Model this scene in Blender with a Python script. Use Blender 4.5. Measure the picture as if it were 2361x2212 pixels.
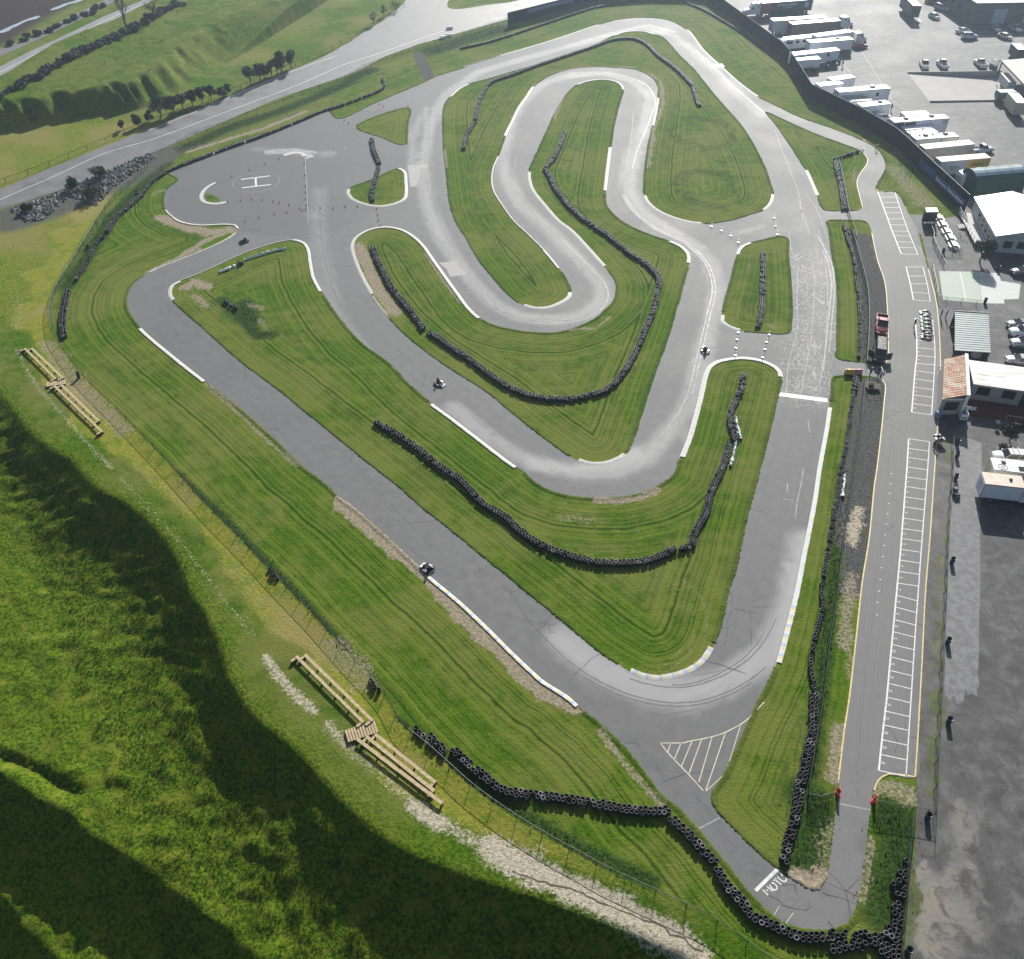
# Kart track seen from a drone: every position is surveyed from the photo onto the ground and kept in metres.
import bpy, math, random
import numpy as np
from mathutils import Vector, Matrix
from mathutils import geometry as mg
random.seed(7); rng = np.random.default_rng(7)
R = math.radians
for c in list(bpy.data.objects): bpy.data.objects.remove(c)
SC = bpy.context.scene
COL = SC.collection
# ------------------------------------------------------------------ survey
CAMH, TILT, FPX = 83.0, R(43.0), 2045.0
ST, CT = math.sin(TILT), math.cos(TILT)
def G(px, py, z=0.0):
    u = (px - 1180.5) / FPX; v = (py - 1106.0) / FPX
    t = (CAMH - z) / (ST + v * CT)
    return Vector((u * t, (CT - v * ST) * t, z))
S = 800 / 1988
TILE = {'0': (0, 0, 1), 'o': (0, 0, 2361 / 1988), '1': (0, 0, S), '2': (780, 0, S), '3': (1561, 0, S), '4': (0, 530, S), '5': (780, 530, S),
        '6': (1561, 530, S), '7': (0, 1080, S), '8': (780, 1080, S), '9': (1561, 1080, S), '10': (0, 1662, S), '11': (780, 1662, S),
        '12': (1561, 1662, S), 'h': (500, 330, 320 / 1988), 'p': (1660, 0, .1509), 'q': (1860, 150, .1509), 'r': (2060, 250, .15141),
        's': (2030, 0, .1665), 't': (2080, 100, .14135), 'u': (2080, 380, .14135), 'v': (2130, 540, .1162), 'w': (2130, 690, .1162),
        'x': (2120, 800, .12123), 'y': (2140, 960, .13952), 'z': (1940, 680, .13078), 'a': (1880, 2080, .12072), 'b': (660, 1490, .12346),
        'c': (760, 1660, .14085), 'd': (30, 780, .12346), 'e': (1900, 1780, .1509), 'f': (1640, 490, .11066), 'g': (2240, 1040, .13152),
        'i': (1740, 2000, .10563), 'j': (1880, 320, .10738), 'k': (2100, 360, .12324), 'l': (480, 100, .1509)}
def P(s):
    """'tile:x,y x,y; tile:...' -> photo pixels"""
    out = []
    for part in s.split(';'):
        t, pts = part.strip().split(':'); ox, oy, k = TILE[t]
        for p in pts.split():
            x, y = p.split(','); out.append((ox + float(x) * k, oy + float(y) * k))
    return out
def W(s, z=0.0): return [G(x, y, z) for x, y in P(s)]
def W1(s, z=0.0): return W(s, z)[0]
def A2(pts): return np.array([(p[0], p[1]) for p in pts], float)
def smooth(pts, closed=False, step=0.6):
    """centripetal Catmull-Rom through pts, resampled every step metres"""
    p = A2(pts); n = len(p)
    q = np.vstack([p[-1], p, p[0], p[1]]) if closed else np.vstack([2 * p[0] - p[1], p, 2 * p[-1] - p[-2]])
    out = []
    for i in range(n if closed else n - 1):
        p0, p1, p2, p3 = q[i], q[i + 1], q[i + 2], q[i + 3]
        t0 = 0.; t1 = t0 + max(1e-3, np.linalg.norm(p1 - p0)) ** .5; t2 = t1 + max(1e-3, np.linalg.norm(p2 - p1)) ** .5
        t3 = t2 + max(1e-3, np.linalg.norm(p3 - p2)) ** .5
        m = max(1, int(np.linalg.norm(p2 - p1) / step))
        for t in t1 + (t2 - t1) * np.arange(m) / m:
            a1 = (t1 - t) / (t1 - t0) * p0 + (t - t0) / (t1 - t0) * p1; a2 = (t2 - t) / (t2 - t1) * p1 + (t - t1) / (t2 - t1) * p2
            a3 = (t3 - t) / (t3 - t2) * p2 + (t - t2) / (t3 - t2) * p3
            b1 = (t2 - t) / (t2 - t0) * a1 + (t - t0) / (t2 - t0) * a2; b2 = (t3 - t) / (t3 - t1) * a2 + (t - t1) / (t3 - t1) * a3
            out.append((t2 - t) / (t2 - t1) * b1 + (t - t1) / (t2 - t1) * b2)
    if not closed: out.append(p[-1])
    return np.array(out)
def walk(pts, gap, start=0.0):
    """points (x, y, heading) every gap metres along a polyline"""
    p = A2(pts); d = np.linalg.norm(np.diff(p, axis=0), axis=1); L = np.concatenate([[0], np.cumsum(d)])
    out = []; s = start
    while s <= L[-1]:
        i = min(len(d) - 1, int(np.searchsorted(L, s, 'right') - 1)); t = (s - L[i]) / max(1e-9, d[i]); q = p[i] + (p[i + 1] - p[i]) * t
        e = p[i + 1] - p[i]; out.append((q[0], q[1], math.atan2(e[1], e[0]))); s += gap
    return out
def seg_dist(X, Y, poly, closed=False, want_side=False):
    p = A2(poly); p = np.vstack([p, p[:1]]) if closed else p
    best = np.full(X.shape, 1e9); side = np.zeros(X.shape)
    for i in range(len(p) - 1):
        ax, ay = p[i]; bx, by = p[i + 1]; ex, ey = bx - ax, by - ay; l2 = ex * ex + ey * ey + 1e-12
        t = np.clip(((X - ax) * ex + (Y - ay) * ey) / l2, 0, 1)
        dx = X - ax - t * ex; dy = Y - ay - t * ey; d = dx * dx + dy * dy
        m = d < best; best = np.where(m, d, best)
        if want_side: side = np.where(m, ex * (Y - ay) - ey * (X - ax), side)
    best = np.sqrt(best)
    return (best * np.sign(side)) if want_side else best
def inside(X, Y, poly):
    p = A2(poly); r = np.zeros(X.shape, bool); n = len(p)
    for i in range(n):
        ax, ay = p[i]; bx, by = p[(i + 1) % n]
        if ay == by: continue
        c = (ay > Y) != (by > Y); r ^= c & (X < (bx - ax) * (Y - ay) / (by - ay) + ax)
    return r
def sm(a, b, x): t = np.clip((x - a) / (b - a), 0, 1); return t * t * (3 - 2 * t)
def vnoise(X, Y, scale, seed):
    r = np.random.default_rng(seed); T = r.random((256, 256)); x = X / scale; y = Y / scale
    xi = np.floor(x).astype(int); yi = np.floor(y).astype(int); fx = x - xi; fy = y - yi
    fx = fx * fx * (3 - 2 * fx); fy = fy * fy * (3 - 2 * fy); a = lambda i, j: T[(xi + i) & 255, (yi + j) & 255]
    return (a(0, 0) * (1 - fx) + a(1, 0) * fx) * (1 - fy) + (a(0, 1) * (1 - fx) + a(1, 1) * fx) * fy
# ------------------------------------------------------------------ objects
def tag(o, label=None, cat=None, group=None, kind=None):
    if label: o['label'] = label
    if cat: o['category'] = cat
    if group: o['group'] = group
    if kind: o['kind'] = kind
    return o
def thing(name, label, cat, loc=(0, 0, 0), rz=0.0, group=None):
    o = bpy.data.objects.new(name, None); COL.objects.link(o); o.empty_display_size = .3
    o.location = loc; o.rotation_euler = (0, 0, rz); return tag(o, label, cat, group)
KIDS = {}
def link(o, parent=None):
    COL.objects.link(o)
    if parent is not None: o.parent = parent; KIDS.setdefault(parent.name, []).append(o)
    return o
def copy_tree(o, parent=None):
    c = o.copy(); link(c, parent)
    for ch in KIDS.get(o.name, []): copy_tree(ch, c)
    return c
class MB:
    def __init__(s): s.v = []; s.f = []; s.m = []
    def add(s, vs, fs, mat=0):
        b = len(s.v); s.v += [tuple(v) for v in vs]; s.f += [tuple(i + b for i in f) for f in fs]; s.m += [mat] * len(fs); return s
    def box(s, cx, cy, cz, sx, sy, sz, rz=0, mat=0, taper=1.0):
        vs = []
        for z, k in ((-.5, 1), (.5, taper)):
            for x, y in ((-.5, -.5), (.5, -.5), (.5, .5), (-.5, .5)):
                a, b = x * sx * k, y * sy * k; vs.append((cx + a * math.cos(rz) - b * math.sin(rz), cy + a * math.sin(rz) + b * math.cos(rz), cz + z * sz))
        return s.add(vs, [(0, 3, 2, 1), (4, 5, 6, 7), (0, 1, 5, 4), (1, 2, 6, 5), (2, 3, 7, 6), (3, 0, 4, 7)], mat)
    def tube(s, p0, p1, r0, r1=None, n=8, mat=0):
        p0 = Vector(p0); p1 = Vector(p1); r1 = r0 if r1 is None else r1; d = (p1 - p0).normalized()
        u = d.orthogonal().normalized(); w = d.cross(u); vs = []
        for p, r in ((p0, r0), (p1, r1)):
            for i in range(n):
                a = 2 * math.pi * i / n; vs.append(p + u * (r * math.cos(a)) + w * (r * math.sin(a)))
        fs = [(i, (i + 1) % n, n + (i + 1) % n, n + i) for i in range(n)] + [tuple(range(n - 1, -1, -1)), tuple(range(n, 2 * n))]
        return s.add(vs, fs, mat)
    def loft(s, rings, mat=0, caps=True):
        n = len(rings[0]); vs = [v for r in rings for v in r]; fs = []
        for k in range(len(rings) - 1):
            for i in range(n): fs.append((k * n + i, k * n + (i + 1) % n, (k + 1) * n + (i + 1) % n, (k + 1) * n + i))
        if caps: fs += [tuple(range(n - 1, -1, -1)), tuple(range((len(rings) - 1) * n, len(rings) * n))]
        return s.add(vs, fs, mat)
    def lathe(s, prof, cx=0, cy=0, n=14, mat=0, closed=False):
        vs = []; m = len(prof); fs = []
        for i in range(n):
            a = 2 * math.pi * i / n
            for r, z in prof: vs.append((cx + r * math.cos(a), cy + r * math.sin(a), z))
        for i in range(n):
            for k in range(m if closed else m - 1):
                k2 = (k + 1) % m; j = (i + 1) % n; fs.append((i * m + k, j * m + k, j * m + k2, i * m + k2))
        return s.add(vs, fs, mat)
    def mesh(s, name, mats, smooth_=False):
        me = bpy.data.meshes.new(name); me.from_pydata(s.v, [], s.f)
        for x in (mats if isinstance(mats, (list, tuple)) else [mats]): me.materials.append(x)
        if len(me.materials) > 1: me.polygons.foreach_set('material_index', s.m)
        if smooth_: me.polygons.foreach_set('use_smooth', [True] * len(me.polygons))
        me.update(); return me
    def build(s, name, mats, parent=None, smooth_=False, loc=None):
        o = bpy.data.objects.new(name, s.mesh(name, mats, smooth_)); link(o, parent)
        if loc is not None: o.location = loc
        return o
def npmesh(name, V, F, mats, attrs=None, smooth_=True):
    """V (n,3), F (m,3 or 4) arrays -> mesh"""
    me = bpy.data.meshes.new(name); n, m, k = len(V), len(F), F.shape[1]
    me.vertices.add(n); me.vertices.foreach_set('co', np.ascontiguousarray(V, np.float32).ravel())
    me.loops.add(m * k); me.loops.foreach_set('vertex_index', np.ascontiguousarray(F, np.int32).ravel())
    me.polygons.add(m); me.polygons.foreach_set('loop_start', np.arange(0, m * k, k, dtype=np.int32))
    me.polygons.foreach_set('use_smooth', np.full(m, smooth_))
    for x in (mats if isinstance(mats, (list, tuple)) else [mats]): me.materials.append(x)
    for an, arr in (attrs or {}).items():
        a = me.attributes.new(an, 'FLOAT', 'POINT'); a.data.foreach_set('value', np.ascontiguousarray(arr, np.float32))
    me.update(calc_edges=True); me.validate(); return me
# ------------------------------------------------------------------ materials
class NT:
    def __init__(s, name):
        s.mat = bpy.data.materials.new(name); s.mat.use_nodes = True; s.t = s.mat.node_tree; s.n = s.t.nodes; s.l = s.t.links
        s.bsdf = next(x for x in s.n if x.type == 'BSDF_PRINCIPLED'); s.out = next(x for x in s.n if x.type == 'OUTPUT_MATERIAL')
    def put(s, sock, v):
        if hasattr(v, 'is_output'): s.l.new(v, sock)
        elif isinstance(v, (tuple, list)): sock.default_value = (*v, 1) if len(v) == 3 and len(sock.default_value) == 4 else v
        else: sock.default_value = v
    def pos(s): return s.n.new('ShaderNodeNewGeometry').outputs['Position']
    def obj(s): return s.n.new('ShaderNodeTexCoord').outputs['Object']
    def attr(s, name):
        a = s.n.new('ShaderNodeAttribute'); a.attribute_name = name; return a.outputs['Fac']
    def noise(s, vec, scale, detail=3, rough=.55, dist=0., dim='3D'):
        t = s.n.new('ShaderNodeTexNoise'); t.noise_dimensions = dim
        if dim == '1D': s.put(t.inputs['W'], vec)
        else: s.put(t.inputs['Vector'], vec)
        t.inputs['Scale'].default_value = scale; t.inputs['Detail'].default_value = detail; t.inputs['Roughness'].default_value = rough
        t.inputs['Distortion'].default_value = dist; return t.outputs['Fac']
    def math(s, op, a, b=0., clamp=False, c=None):
        m = s.n.new('ShaderNodeMath'); m.operation = op; m.use_clamp = clamp; s.put(m.inputs[0], a); s.put(m.inputs[1], b)
        if c is not None: s.put(m.inputs[2], c)
        return m.outputs[0]
    def ramp(s, v, a, b, lo=0., hi=1.):
        m = s.n.new('ShaderNodeMapRange'); m.interpolation_type = 'SMOOTHSTEP'; s.put(m.inputs['Value'], v)
        m.inputs['From Min'].default_value = a; m.inputs['From Max'].default_value = b
        m.inputs['To Min'].default_value = lo; m.inputs['To Max'].default_value = hi; return m.outputs[0]
    def mix(s, f, a, b, mode='MIX'):
        m = s.n.new('ShaderNodeMix'); m.data_type = 'RGBA'; m.blend_type = mode; s.put(m.inputs[0], f); s.put(m.inputs[6], a); s.put(m.inputs[7], b)
        return m.outputs[2]
    def scale(s, vec, k):
        m = s.n.new('ShaderNodeMapping'); s.put(m.inputs['Vector'], vec); m.inputs['Scale'].default_value = k; return m.outputs[0]
    def bump(s, h, strength, dist):
        b = s.n.new('ShaderNodeBump'); b.inputs['Strength'].default_value = strength; b.inputs['Distance'].default_value = dist; s.put(b.inputs['Height'], h)
        s.l.new(b.outputs[0], s.bsdf.inputs['Normal']); return b
    def fin(s, col, rough=.6, metal=0., spec=.5, coat=0.):
        s.put(s.bsdf.inputs['Base Color'], col); s.put(s.bsdf.inputs['Roughness'], rough); s.bsdf.inputs['Metallic'].default_value = metal
        s.bsdf.inputs['Specular IOR Level'].default_value = spec; s.bsdf.inputs['Coat Weight'].default_value = coat; return s.mat
def plain(name, col, rough=.6, metal=0., var=.18, scale=3., spec=.5, coat=0., bump=0.):
    t = NT(name); o = t.obj(); f = t.noise(o, scale, 4, .6)
    a = tuple(max(0, c * (1 - var)) for c in col); b = tuple(min(1, c * (1 + var)) for c in col)
    if bump: t.bump(t.noise(o, scale * 6, 3), bump, .02)
    return t.fin(t.mix(t.ramp(f, .3, .7), a, b), t.ramp(f, .2, .8, max(.02, rough - .08), min(1, rough + .08)), metal, spec, coat)
M = {}
for n_, c_, r_, kw in (
    ('rubber', (.012, .012, .014), .75, dict(var=.4, scale=9)), ('white_paint', (.78, .78, .76), .4, dict(var=.05)), ('cream_paint', (.62, .57, .46), .5, dict(var=.1)),
    ('trailer_white', (.74, .76, .8), .35, dict(var=.06, scale=1.2)), ('roof_white', (.8, .8, .8), .4, dict(var=.06, scale=1.)), ('roof_dusty', (.6, .52, .42), .6, dict(var=.15, scale=2)),
    ('glass', (.015, .018, .022), .08, dict(var=.1, spec=.8)), ('black_paint', (.012, .013, .016), .25, dict(coat=.6)), ('red_paint', (.35, .04, .045), .3, dict(coat=.6)),
    ('silver_paint', (.45, .46, .48), .3, dict(metal=.4, coat=.5)), ('white_car', (.72, .73, .74), .25, dict(var=.03, coat=.7)), ('blue_paint', (.03, .07, .2), .3, dict(coat=.6)),
    ('grey_paint', (.12, .13, .14), .35, dict(coat=.5)), ('steel', (.4, .41, .42), .4, dict(metal=.8)), ('dark_steel', (.03, .032, .035), .5, dict(metal=.3)),
    ('galv', (.35, .38, .37), .5, dict(metal=.5)), ('green_rail', (.03, .06, .05), .5, {}), ('pale_rail', (.3, .4, .36), .5, {}), ('wood', (.42, .33, .19), .8, dict(var=.2, scale=2.5)), ('wood_dark', (.1, .07, .04), .9, {}),
    ('orange', (.5, .1, .05), .5, dict(var=.1)), ('red_plastic', (.75, .03, .015), .45, dict(var=.1)), ('yellow_plastic', (.75, .5, .08), .45, dict(var=.1)), ('pink_plastic', (.62, .25, .25), .5, dict(var=.1)),
    ('blue_drum', (.06, .09, .16), .5, dict(var=.25)), ('black_bag', (.01, .01, .012), .4, {}), ('canvas_green', (.02, .07, .045), .7, dict(var=.25, scale=1.5)), ('pale_blue_grey', (.42, .5, .56), .35, dict(var=.12)),
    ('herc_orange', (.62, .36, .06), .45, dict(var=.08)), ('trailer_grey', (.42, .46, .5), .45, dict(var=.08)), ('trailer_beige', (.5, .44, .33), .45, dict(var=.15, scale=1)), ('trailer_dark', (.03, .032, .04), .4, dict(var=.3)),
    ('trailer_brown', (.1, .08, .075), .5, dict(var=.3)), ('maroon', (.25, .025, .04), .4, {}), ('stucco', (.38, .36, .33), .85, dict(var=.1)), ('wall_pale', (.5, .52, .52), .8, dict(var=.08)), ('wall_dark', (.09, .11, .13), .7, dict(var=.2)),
    ('concrete', (.4, .38, .34), .85, dict(var=.12, scale=.8, bump=.2)), ('skin', (.45, .26, .18), .6, {}), ('suit_dark', (.02, .022, .03), .7, {}), ('suit_blue', (.03, .04, .12), .7, {}), ('jeans', (.05, .08, .15), .8, {}),
    ('shirt_blue', (.2, .27, .4), .8, {}), ('shirt_dark', (.03, .03, .035), .8, {}), ('helmet_white', (.75, .75, .75), .25, dict(coat=.6)), ('helmet_black', (.02, .02, .02), .25, dict(coat=.6)), ('hair', (.05, .03, .02), .8, {}),
    ('banner_blue', (.025, .07, .3), .6, dict(var=.1)), ('screen_black', (.008, .012, .017), .95, dict(var=.25, scale=.6, spec=.05)), ('banner_pale', (.16, .24, .42), .7, dict(var=.2)), ('kart_white', (.6, .6, .62), .35, {}), ('kart_green', (.04, .2, .08), .4, {}),
    ('bark', (.07, .05, .035), .9, dict(var=.3, scale=6)), ('bark_pale', (.14, .11, .09), .9, dict(var=.3, scale=6)), ('green_bin', (.06, .11, .09), .55, dict(var=.25)), ('deck', (.5, .48, .45), .8, dict(var=.1)), ('sheet_white', (.75, .78, .74), .6, dict(var=.1)),
    ('rock', (.2, .2, .19), .9, dict(var=.5, scale=.5, bump=.4)), ('brick', (.12, .035, .03), .85, dict(var=.2)), ('teal_glass', (.02, .06, .06), .1, {}), ('orange_light', (.7, .3, .04), .4, {})):
    M[n_] = plain(n_, c_, r_, **kw)
def alpha_mat(name, col, alpha, rough=.6, wave=None):
    t = NT(name); t.fin(col, rough); tr = t.n.new('ShaderNodeBsdfTransparent'); mx = t.n.new('ShaderNodeMixShader')
    t.put(mx.inputs[0], alpha); t.l.new(tr.outputs[0], mx.inputs[1]); t.l.new(t.bsdf.outputs[0], mx.inputs[2]); t.l.new(mx.outputs[0], t.out.inputs['Surface']); return t.mat
M['chain_link'] = alpha_mat('chain_link', (.1, .11, .11), .2)
M['chain_dark'] = alpha_mat('chain_dark', (.015, .018, .02), .42)
HAZE, SUN, SKY, EXPO = .0003, 5.0, .06, 0.7
# ------------------------------------------------------------------ survey of the asphalt
L0 = ('12:870,1210 740,1200 650,1185 560,1130 490,1070 400,970 330,880 240,770 130,640 0,500; 11:1850,425 1690,215 1500,20; 8:1370,1360 1290,1290 1200,1240 1000,1060 860,920 700,770 520,620 400,510 250,370 100,240 0,165;'
      '0:745,1114 696,1077 644,1025 563,952 483,888 402,824 330,763 306,735 292,707 294,679 306,655 330,637 362,620 402,604 463,580 519,554 543,538 550,527 541,519 519,517 463,519 423,513 396,499 380,481 377,459 386,435 410,414 390,398;'
      '1:1060,930 1200,880 1400,800 1600,735 1800,655 1870,635; 0:781,274 860,240 933,209 981,189 1005,177 1062,159 1086,149 1154,129 1263,97 1380,58 1424,46 1484,41 1537,46 1581,68 1621,117 1662,155 1702,191 1746,223 1770,235 1843,270 1923,298 1984,322 2020,342 2038,364 2042,386 2030,410 2022,427 2024,443 2064,443 2096,495 2112,523 2130,590 2159,693 2167,771 2170,860 2163,990 2157,1080 2146,1241 2136,1362 2128,1523 2122,1630 2118,1702 2112,1793 2048,1787 2024,1803 2016,1823 2010,1867 1998,1976 1984,2052 1976,2101 1955,2129 1923,2145')
I1 = ('0:397,693 390,681 390,668 396,658 414,648 443,637 483,620 535,596 583,576 644,558 676,553 696,557 710,570 718,610 724,639 744,677 780,731 832,790 893,836 941,884 989,926 1042,965 1102,1011 1162,1057 1190,1077 1203,1084 1227,1108 1263,1130 1303,1142 1363,1149 1424,1148 1484,1136 1524,1118 1555,1092 1569,1053 1585,1013 1609,928 1629,852 1642,838 1662,830 1710,824 1754,830 1790,846 1804,864 1802,876 1786,949 1770,1013 1752,1080 1734,1148 1718,1213 1698,1305 1682,1358 1658,1454 1643,1494 1629,1519 1601,1543 1561,1559 1516,1567 1480,1561 1452,1549 1424,1531 1384,1505 1275,1414 1182,1338 1126,1293 1038,1221 981,1177 921,1124 865,1080 780,1011 708,953 644,900 563,840 503,788 443,735')
I2 = ('0:820,547 810,566 814,590 832,635 856,679 893,729 929,767 973,804 1009,830 1054,860 1122,904 1182,953 1243,1001 1303,1045 1333,1063 1359,1071 1392,1071 1424,1061 1442,1049 1456,1025 1476,965 1500,888 1537,788 1561,707 1573,667 1585,623 1591,602 1589,586 1577,572 1561,562 1545,556 1524,550 1464,527 1424,503 1400,475 1396,455 1398,435 1408,350 1416,290 1428,241 1438,205 1432,195 1420,188 1392,183 1359,186 1331,195 1307,217 1279,262 1255,314 1231,366 1219,394 1219,414 1227,439 1255,475 1287,511 1315,532 1355,574 1392,615 1408,631 1420,655 1418,687 1400,711 1372,735 1335,753 1283,767 1231,767 1174,759 1130,747 1106,733 1082,711 1058,679 1029,639 997,594 977,566 953,544 925,529 889,523 852,529')
I3 = ('0:1038,223 1025,241 1021,274 1023,342 1029,402 1038,475 1054,519 1070,542 1102,598 1142,647 1170,679 1207,705 1235,712 1263,711 1295,699 1313,687 1317,675 1307,647 1289,619 1255,578 1215,538 1186,511 1154,467 1138,439 1134,410 1138,386 1150,358 1166,314 1182,282 1198,249 1215,225 1231,201 1263,177 1311,161 1363,155 1424,157 1464,161 1500,177 1516,197 1516,225 1504,290 1492,350 1484,423 1486,455 1500,475 1532,495 1580,511 1617,516 1682,509 1730,495 1762,485 1778,470 1784,449 1778,427 1762,382 1738,334 1710,290 1674,249 1633,201 1601,161 1569,130 1524,84 1504,78 1488,73 1464,72 1440,74 1416,82 1363,107 1283,135 1182,165 1122,183 1078,195 1058,205')
I5 = '0:1700,582 1706,572 1722,562 1754,554 1802,545 1814,548 1818,590 1824,651 1826,711 1824,747 1820,767 1802,771 1762,768 1706,763 1678,753 1664,742 1664,727 1674,683 1686,639 1696,598'
I6 = '0:822,292 941,249 940,290 939,314 935,334 922,334 881,318'
I6B = '0:802,437 860,413 921,388 935,398 938,420 939,443 935,459 917,469 881,477 852,475 820,465 806,455'
I7 = '0:1766,258 1802,274 1883,310 1943,332 1988,350 1999,366 1998,378 1984,398 1975,419 1982,455 1988,479 1979,485 1940,486 1903,485 1883,451 1855,390 1823,338 1790,290'
I8 = '0:1907,509 1950,508 1992,509 2004,519 2010,538 2024,602 2040,651 2046,711 2048,771 2046,828 2036,844 2000,838 1929,826 1929,812 1931,731 1929,651 1917,578 1911,530'
I9 = '0:1923,868 1947,866 2032,874 2040,884 2038,932 2030,1013 2022,1080 2016,1120 2004,1241 1988,1342 1975,1462 1959,1603 1955,1630 1947,1682 1935,1783 1927,1843 1915,1944 1905,2012 1899,2032 1891,2044 1879,2050 1859,2044 1827,2024 1798,2004 1754,1968 1702,1920 1641,1843 1674,1783 1722,1674 1746,1623 1778,1563 1792,1527 1810,1462 1835,1362 1851,1281 1875,1160 1887,1080 1903,993 1911,940 1917,904'
LOOPS = {k: smooth(W(v), True, .7) for k, v in dict(L0=L0, I1=I1, I2=I2, I3=I3, I5=I5, I6=I6, I6B=I6B, I7=I7, I8=I8, I9=I9).items()}
RAW = {k: W(v) for k, v in dict(L0=L0, I1=I1, I2=I2, I3=I3, I5=I5, I6=I6, I6B=I6B, I7=I7, I8=I8, I9=I9).items()}
HOLES = [k for k in LOOPS if k != 'L0']
FENCE_LINE = '0:338,378 300,412 257,451 193,550 161,602 125,663 113,703 121,763 149,808 193,864 241,912 322,993 402,1076 483,1165 563,1245 644,1330 724,1412 800,1497 881,1585 925,1662 981,1710 1029,1752 1082,1800 1134,1840 1190,1878 1283,1934 1339,1964 1392,1994 1448,2020 1504,2046 1561,2072 1640,2110 1720,2165 1800,2225'
ROAD_N = '1:-400,1250 0,1085 300,960 700,800 1000,680 1300,555 1600,430 1800,350 1988,250; 2:200,150 350,60 400,0 500,-150'
ROAD_S = '1:-400,1340 0,1200 350,1085 650,965 900,860 1000,820 1300,690 1600,560 1988,430; 2:300,310 500,240 600,215 970,110 1400,0 1800,-100'
DOCK = W('t:95,490 460,960 1600,942 1640,470')   # sunken loading ramp
# ------------------------------------------------------------------ terrain
CREST1 = '0:-500,700 -120,840 0,904 24,936 59,986 110,1030 166,1062 225,1124 290,1156 342,1197 382,1241 418,1297 451,1378 483,1426 507,1482 531,1563 563,1615 604,1662 684,1730 780,1840 860,1918 949,1975 1042,2008 1142,2040 1223,2064 1343,2109 1464,2152 1580,2204 1900,2400'
def low(s, z): return [G(x, y, z) for x, y in P(s)]
CREST2 = low('0:-400,1560 -120,1715 0,1779 80,1831 161,1871 241,1940 322,1996 402,2056 483,2117 563,2173 640,2235 900,2480', -4.5)
CREST3 = low('0:-300,1850 -100,1990 0,2056 60,2137 133,2212 300,2450', -8.6)
CREST4 = low('0:-200,1650 0,1722 45,1738 90,1758 133,1783 175,1806', -4.5)
GULLY = '0:-260,322 -60,300 0,298 52,296 120,284 180,268 241,262 282,262 342,246 382,231 431,207 520,150'
HILLTOP = '0:-300,330 -100,270 0,236 60,203 110,170 153,143 220,113 282,90 360,48 455,2 560,-60'
C1P, GUP, HTP = W(CREST1), W(GULLY), W(HILLTOP)
def drop(d, w, k=2.0): t = np.clip(d / w, 0, 1); return 1 - (1 - t) ** k
def terrain(X, Y):
    near = (X < 30) & (Y < 160)
    Z = np.full(X.shape, -.03)
    x, y = X[near], Y[near]; z = np.full(x.shape, -.03)
    n = vnoise(x, y, 9, 1) - .5; n2 = vnoise(x, y, 2.6, 2) - .5
    d1 = -seg_dist(x, y, C1P, False, True); k1 = sm(0, 2, d1)
    z -= (4.8 - 1.0 * sm(60, 95, y)) * drop(d1 + n * .6 + n2 * .3 * k1, 12 + 2 * n)
    d2 = -seg_dist(x, y, CREST2, False, True); z -= 4.3 * drop(d2 + n * .4 + n2 * .15, 9.)
    d3 = -seg_dist(x, y, CREST3, False, True); z -= 3.8 * drop(d3 + n * .4 + n2 * .12, 8.)
    d4 = seg_dist(x, y, CREST4, False, True); z -= .7 * np.exp(-(np.clip(-d4, 0, 9) / 1.6) ** 2) * sm(0, .5, -d4)
    rough = sm(.5, 3.5, d1)
    z += rough * ((vnoise(x, y, 8, 3) - .5) * .5 + (vnoise(x, y, 1.6, 4) - .5) * .2 + vnoise(x * .9 + y * .3, y, 1.05, 5) ** 2 * .42 * (.35 + .65 * vnoise(x, y, 9, 14)))
    # furrows running down the shaded slopes
    z += rough * (vnoise(d1 * .55, np.hypot(x + 60, y - 20) * 1.6, 1.2, 6) - .5) * .55 * sm(13, 3, d1); z += sm(0, 2, d2) * (vnoise(d2 * .5, np.hypot(x + 90, y), 1.1, 16) - .5) * .45 * sm(10, 2, d2)
    Z[near] = z
    far = (X < -10) & (Y > 150)
    x, y = X[far], Y[far]
    dg = seg_dist(x, y, GUP, False, True); dh = seg_dist(x, y, HTP, False, True)
    w = 5.0 + 60 * sm(-97, -62, x) + 40 * sm(-116, -160, x)
    rill = (vnoise(x * .8 + y * .5, y * .25, 3.2, 8) - .5) + .6 * (vnoise(x * .8 + y * .6, y * .4, 1.3, 12) - .5)
    kk = np.clip(1.6 - w / 25, 0, 1); tt = np.clip((dg + rill * 6.0 * kk * sm(0, 3, dg)) / w, 0, 1); ht = 4.8 * (kk * tt ** .8 + (1 - kk) * sm(0, 1, tt)) + .5 * sm(5, 40, dg)
    zz = ht * sm(0, 9, -dh + 9) + sm(2, 12, dg) * sm(0, 6, -dh) * ((vnoise(x, y, 7, 9) - .5) * .16 + (vnoise(x * 1.2 - y * .4, y * .3, 2.4, 10) - .5) * .12)
    zz = np.where(dg > 0, zz, 0) - .6 * sm(6, 22, -dg) * 0
    Z[far] += zz
    if DOCK:
        Z = np.where((seg_dist(X, Y, DOCK, True) < 2.2) | inside(X, Y, DOCK), -2.6, Z)
    return Z
def ground_z(x, y): return float(terrain(np.array([x], float), np.array([y], float))[0])
def hit(px, py):
    """photo pixel -> point on the terrain"""
    z = 0.
    for _ in range(12):
        p = G(px, py, z); z = .5 * z + .5 * ground_z(p.x, p.y)
    return G(px, py, z)
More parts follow.
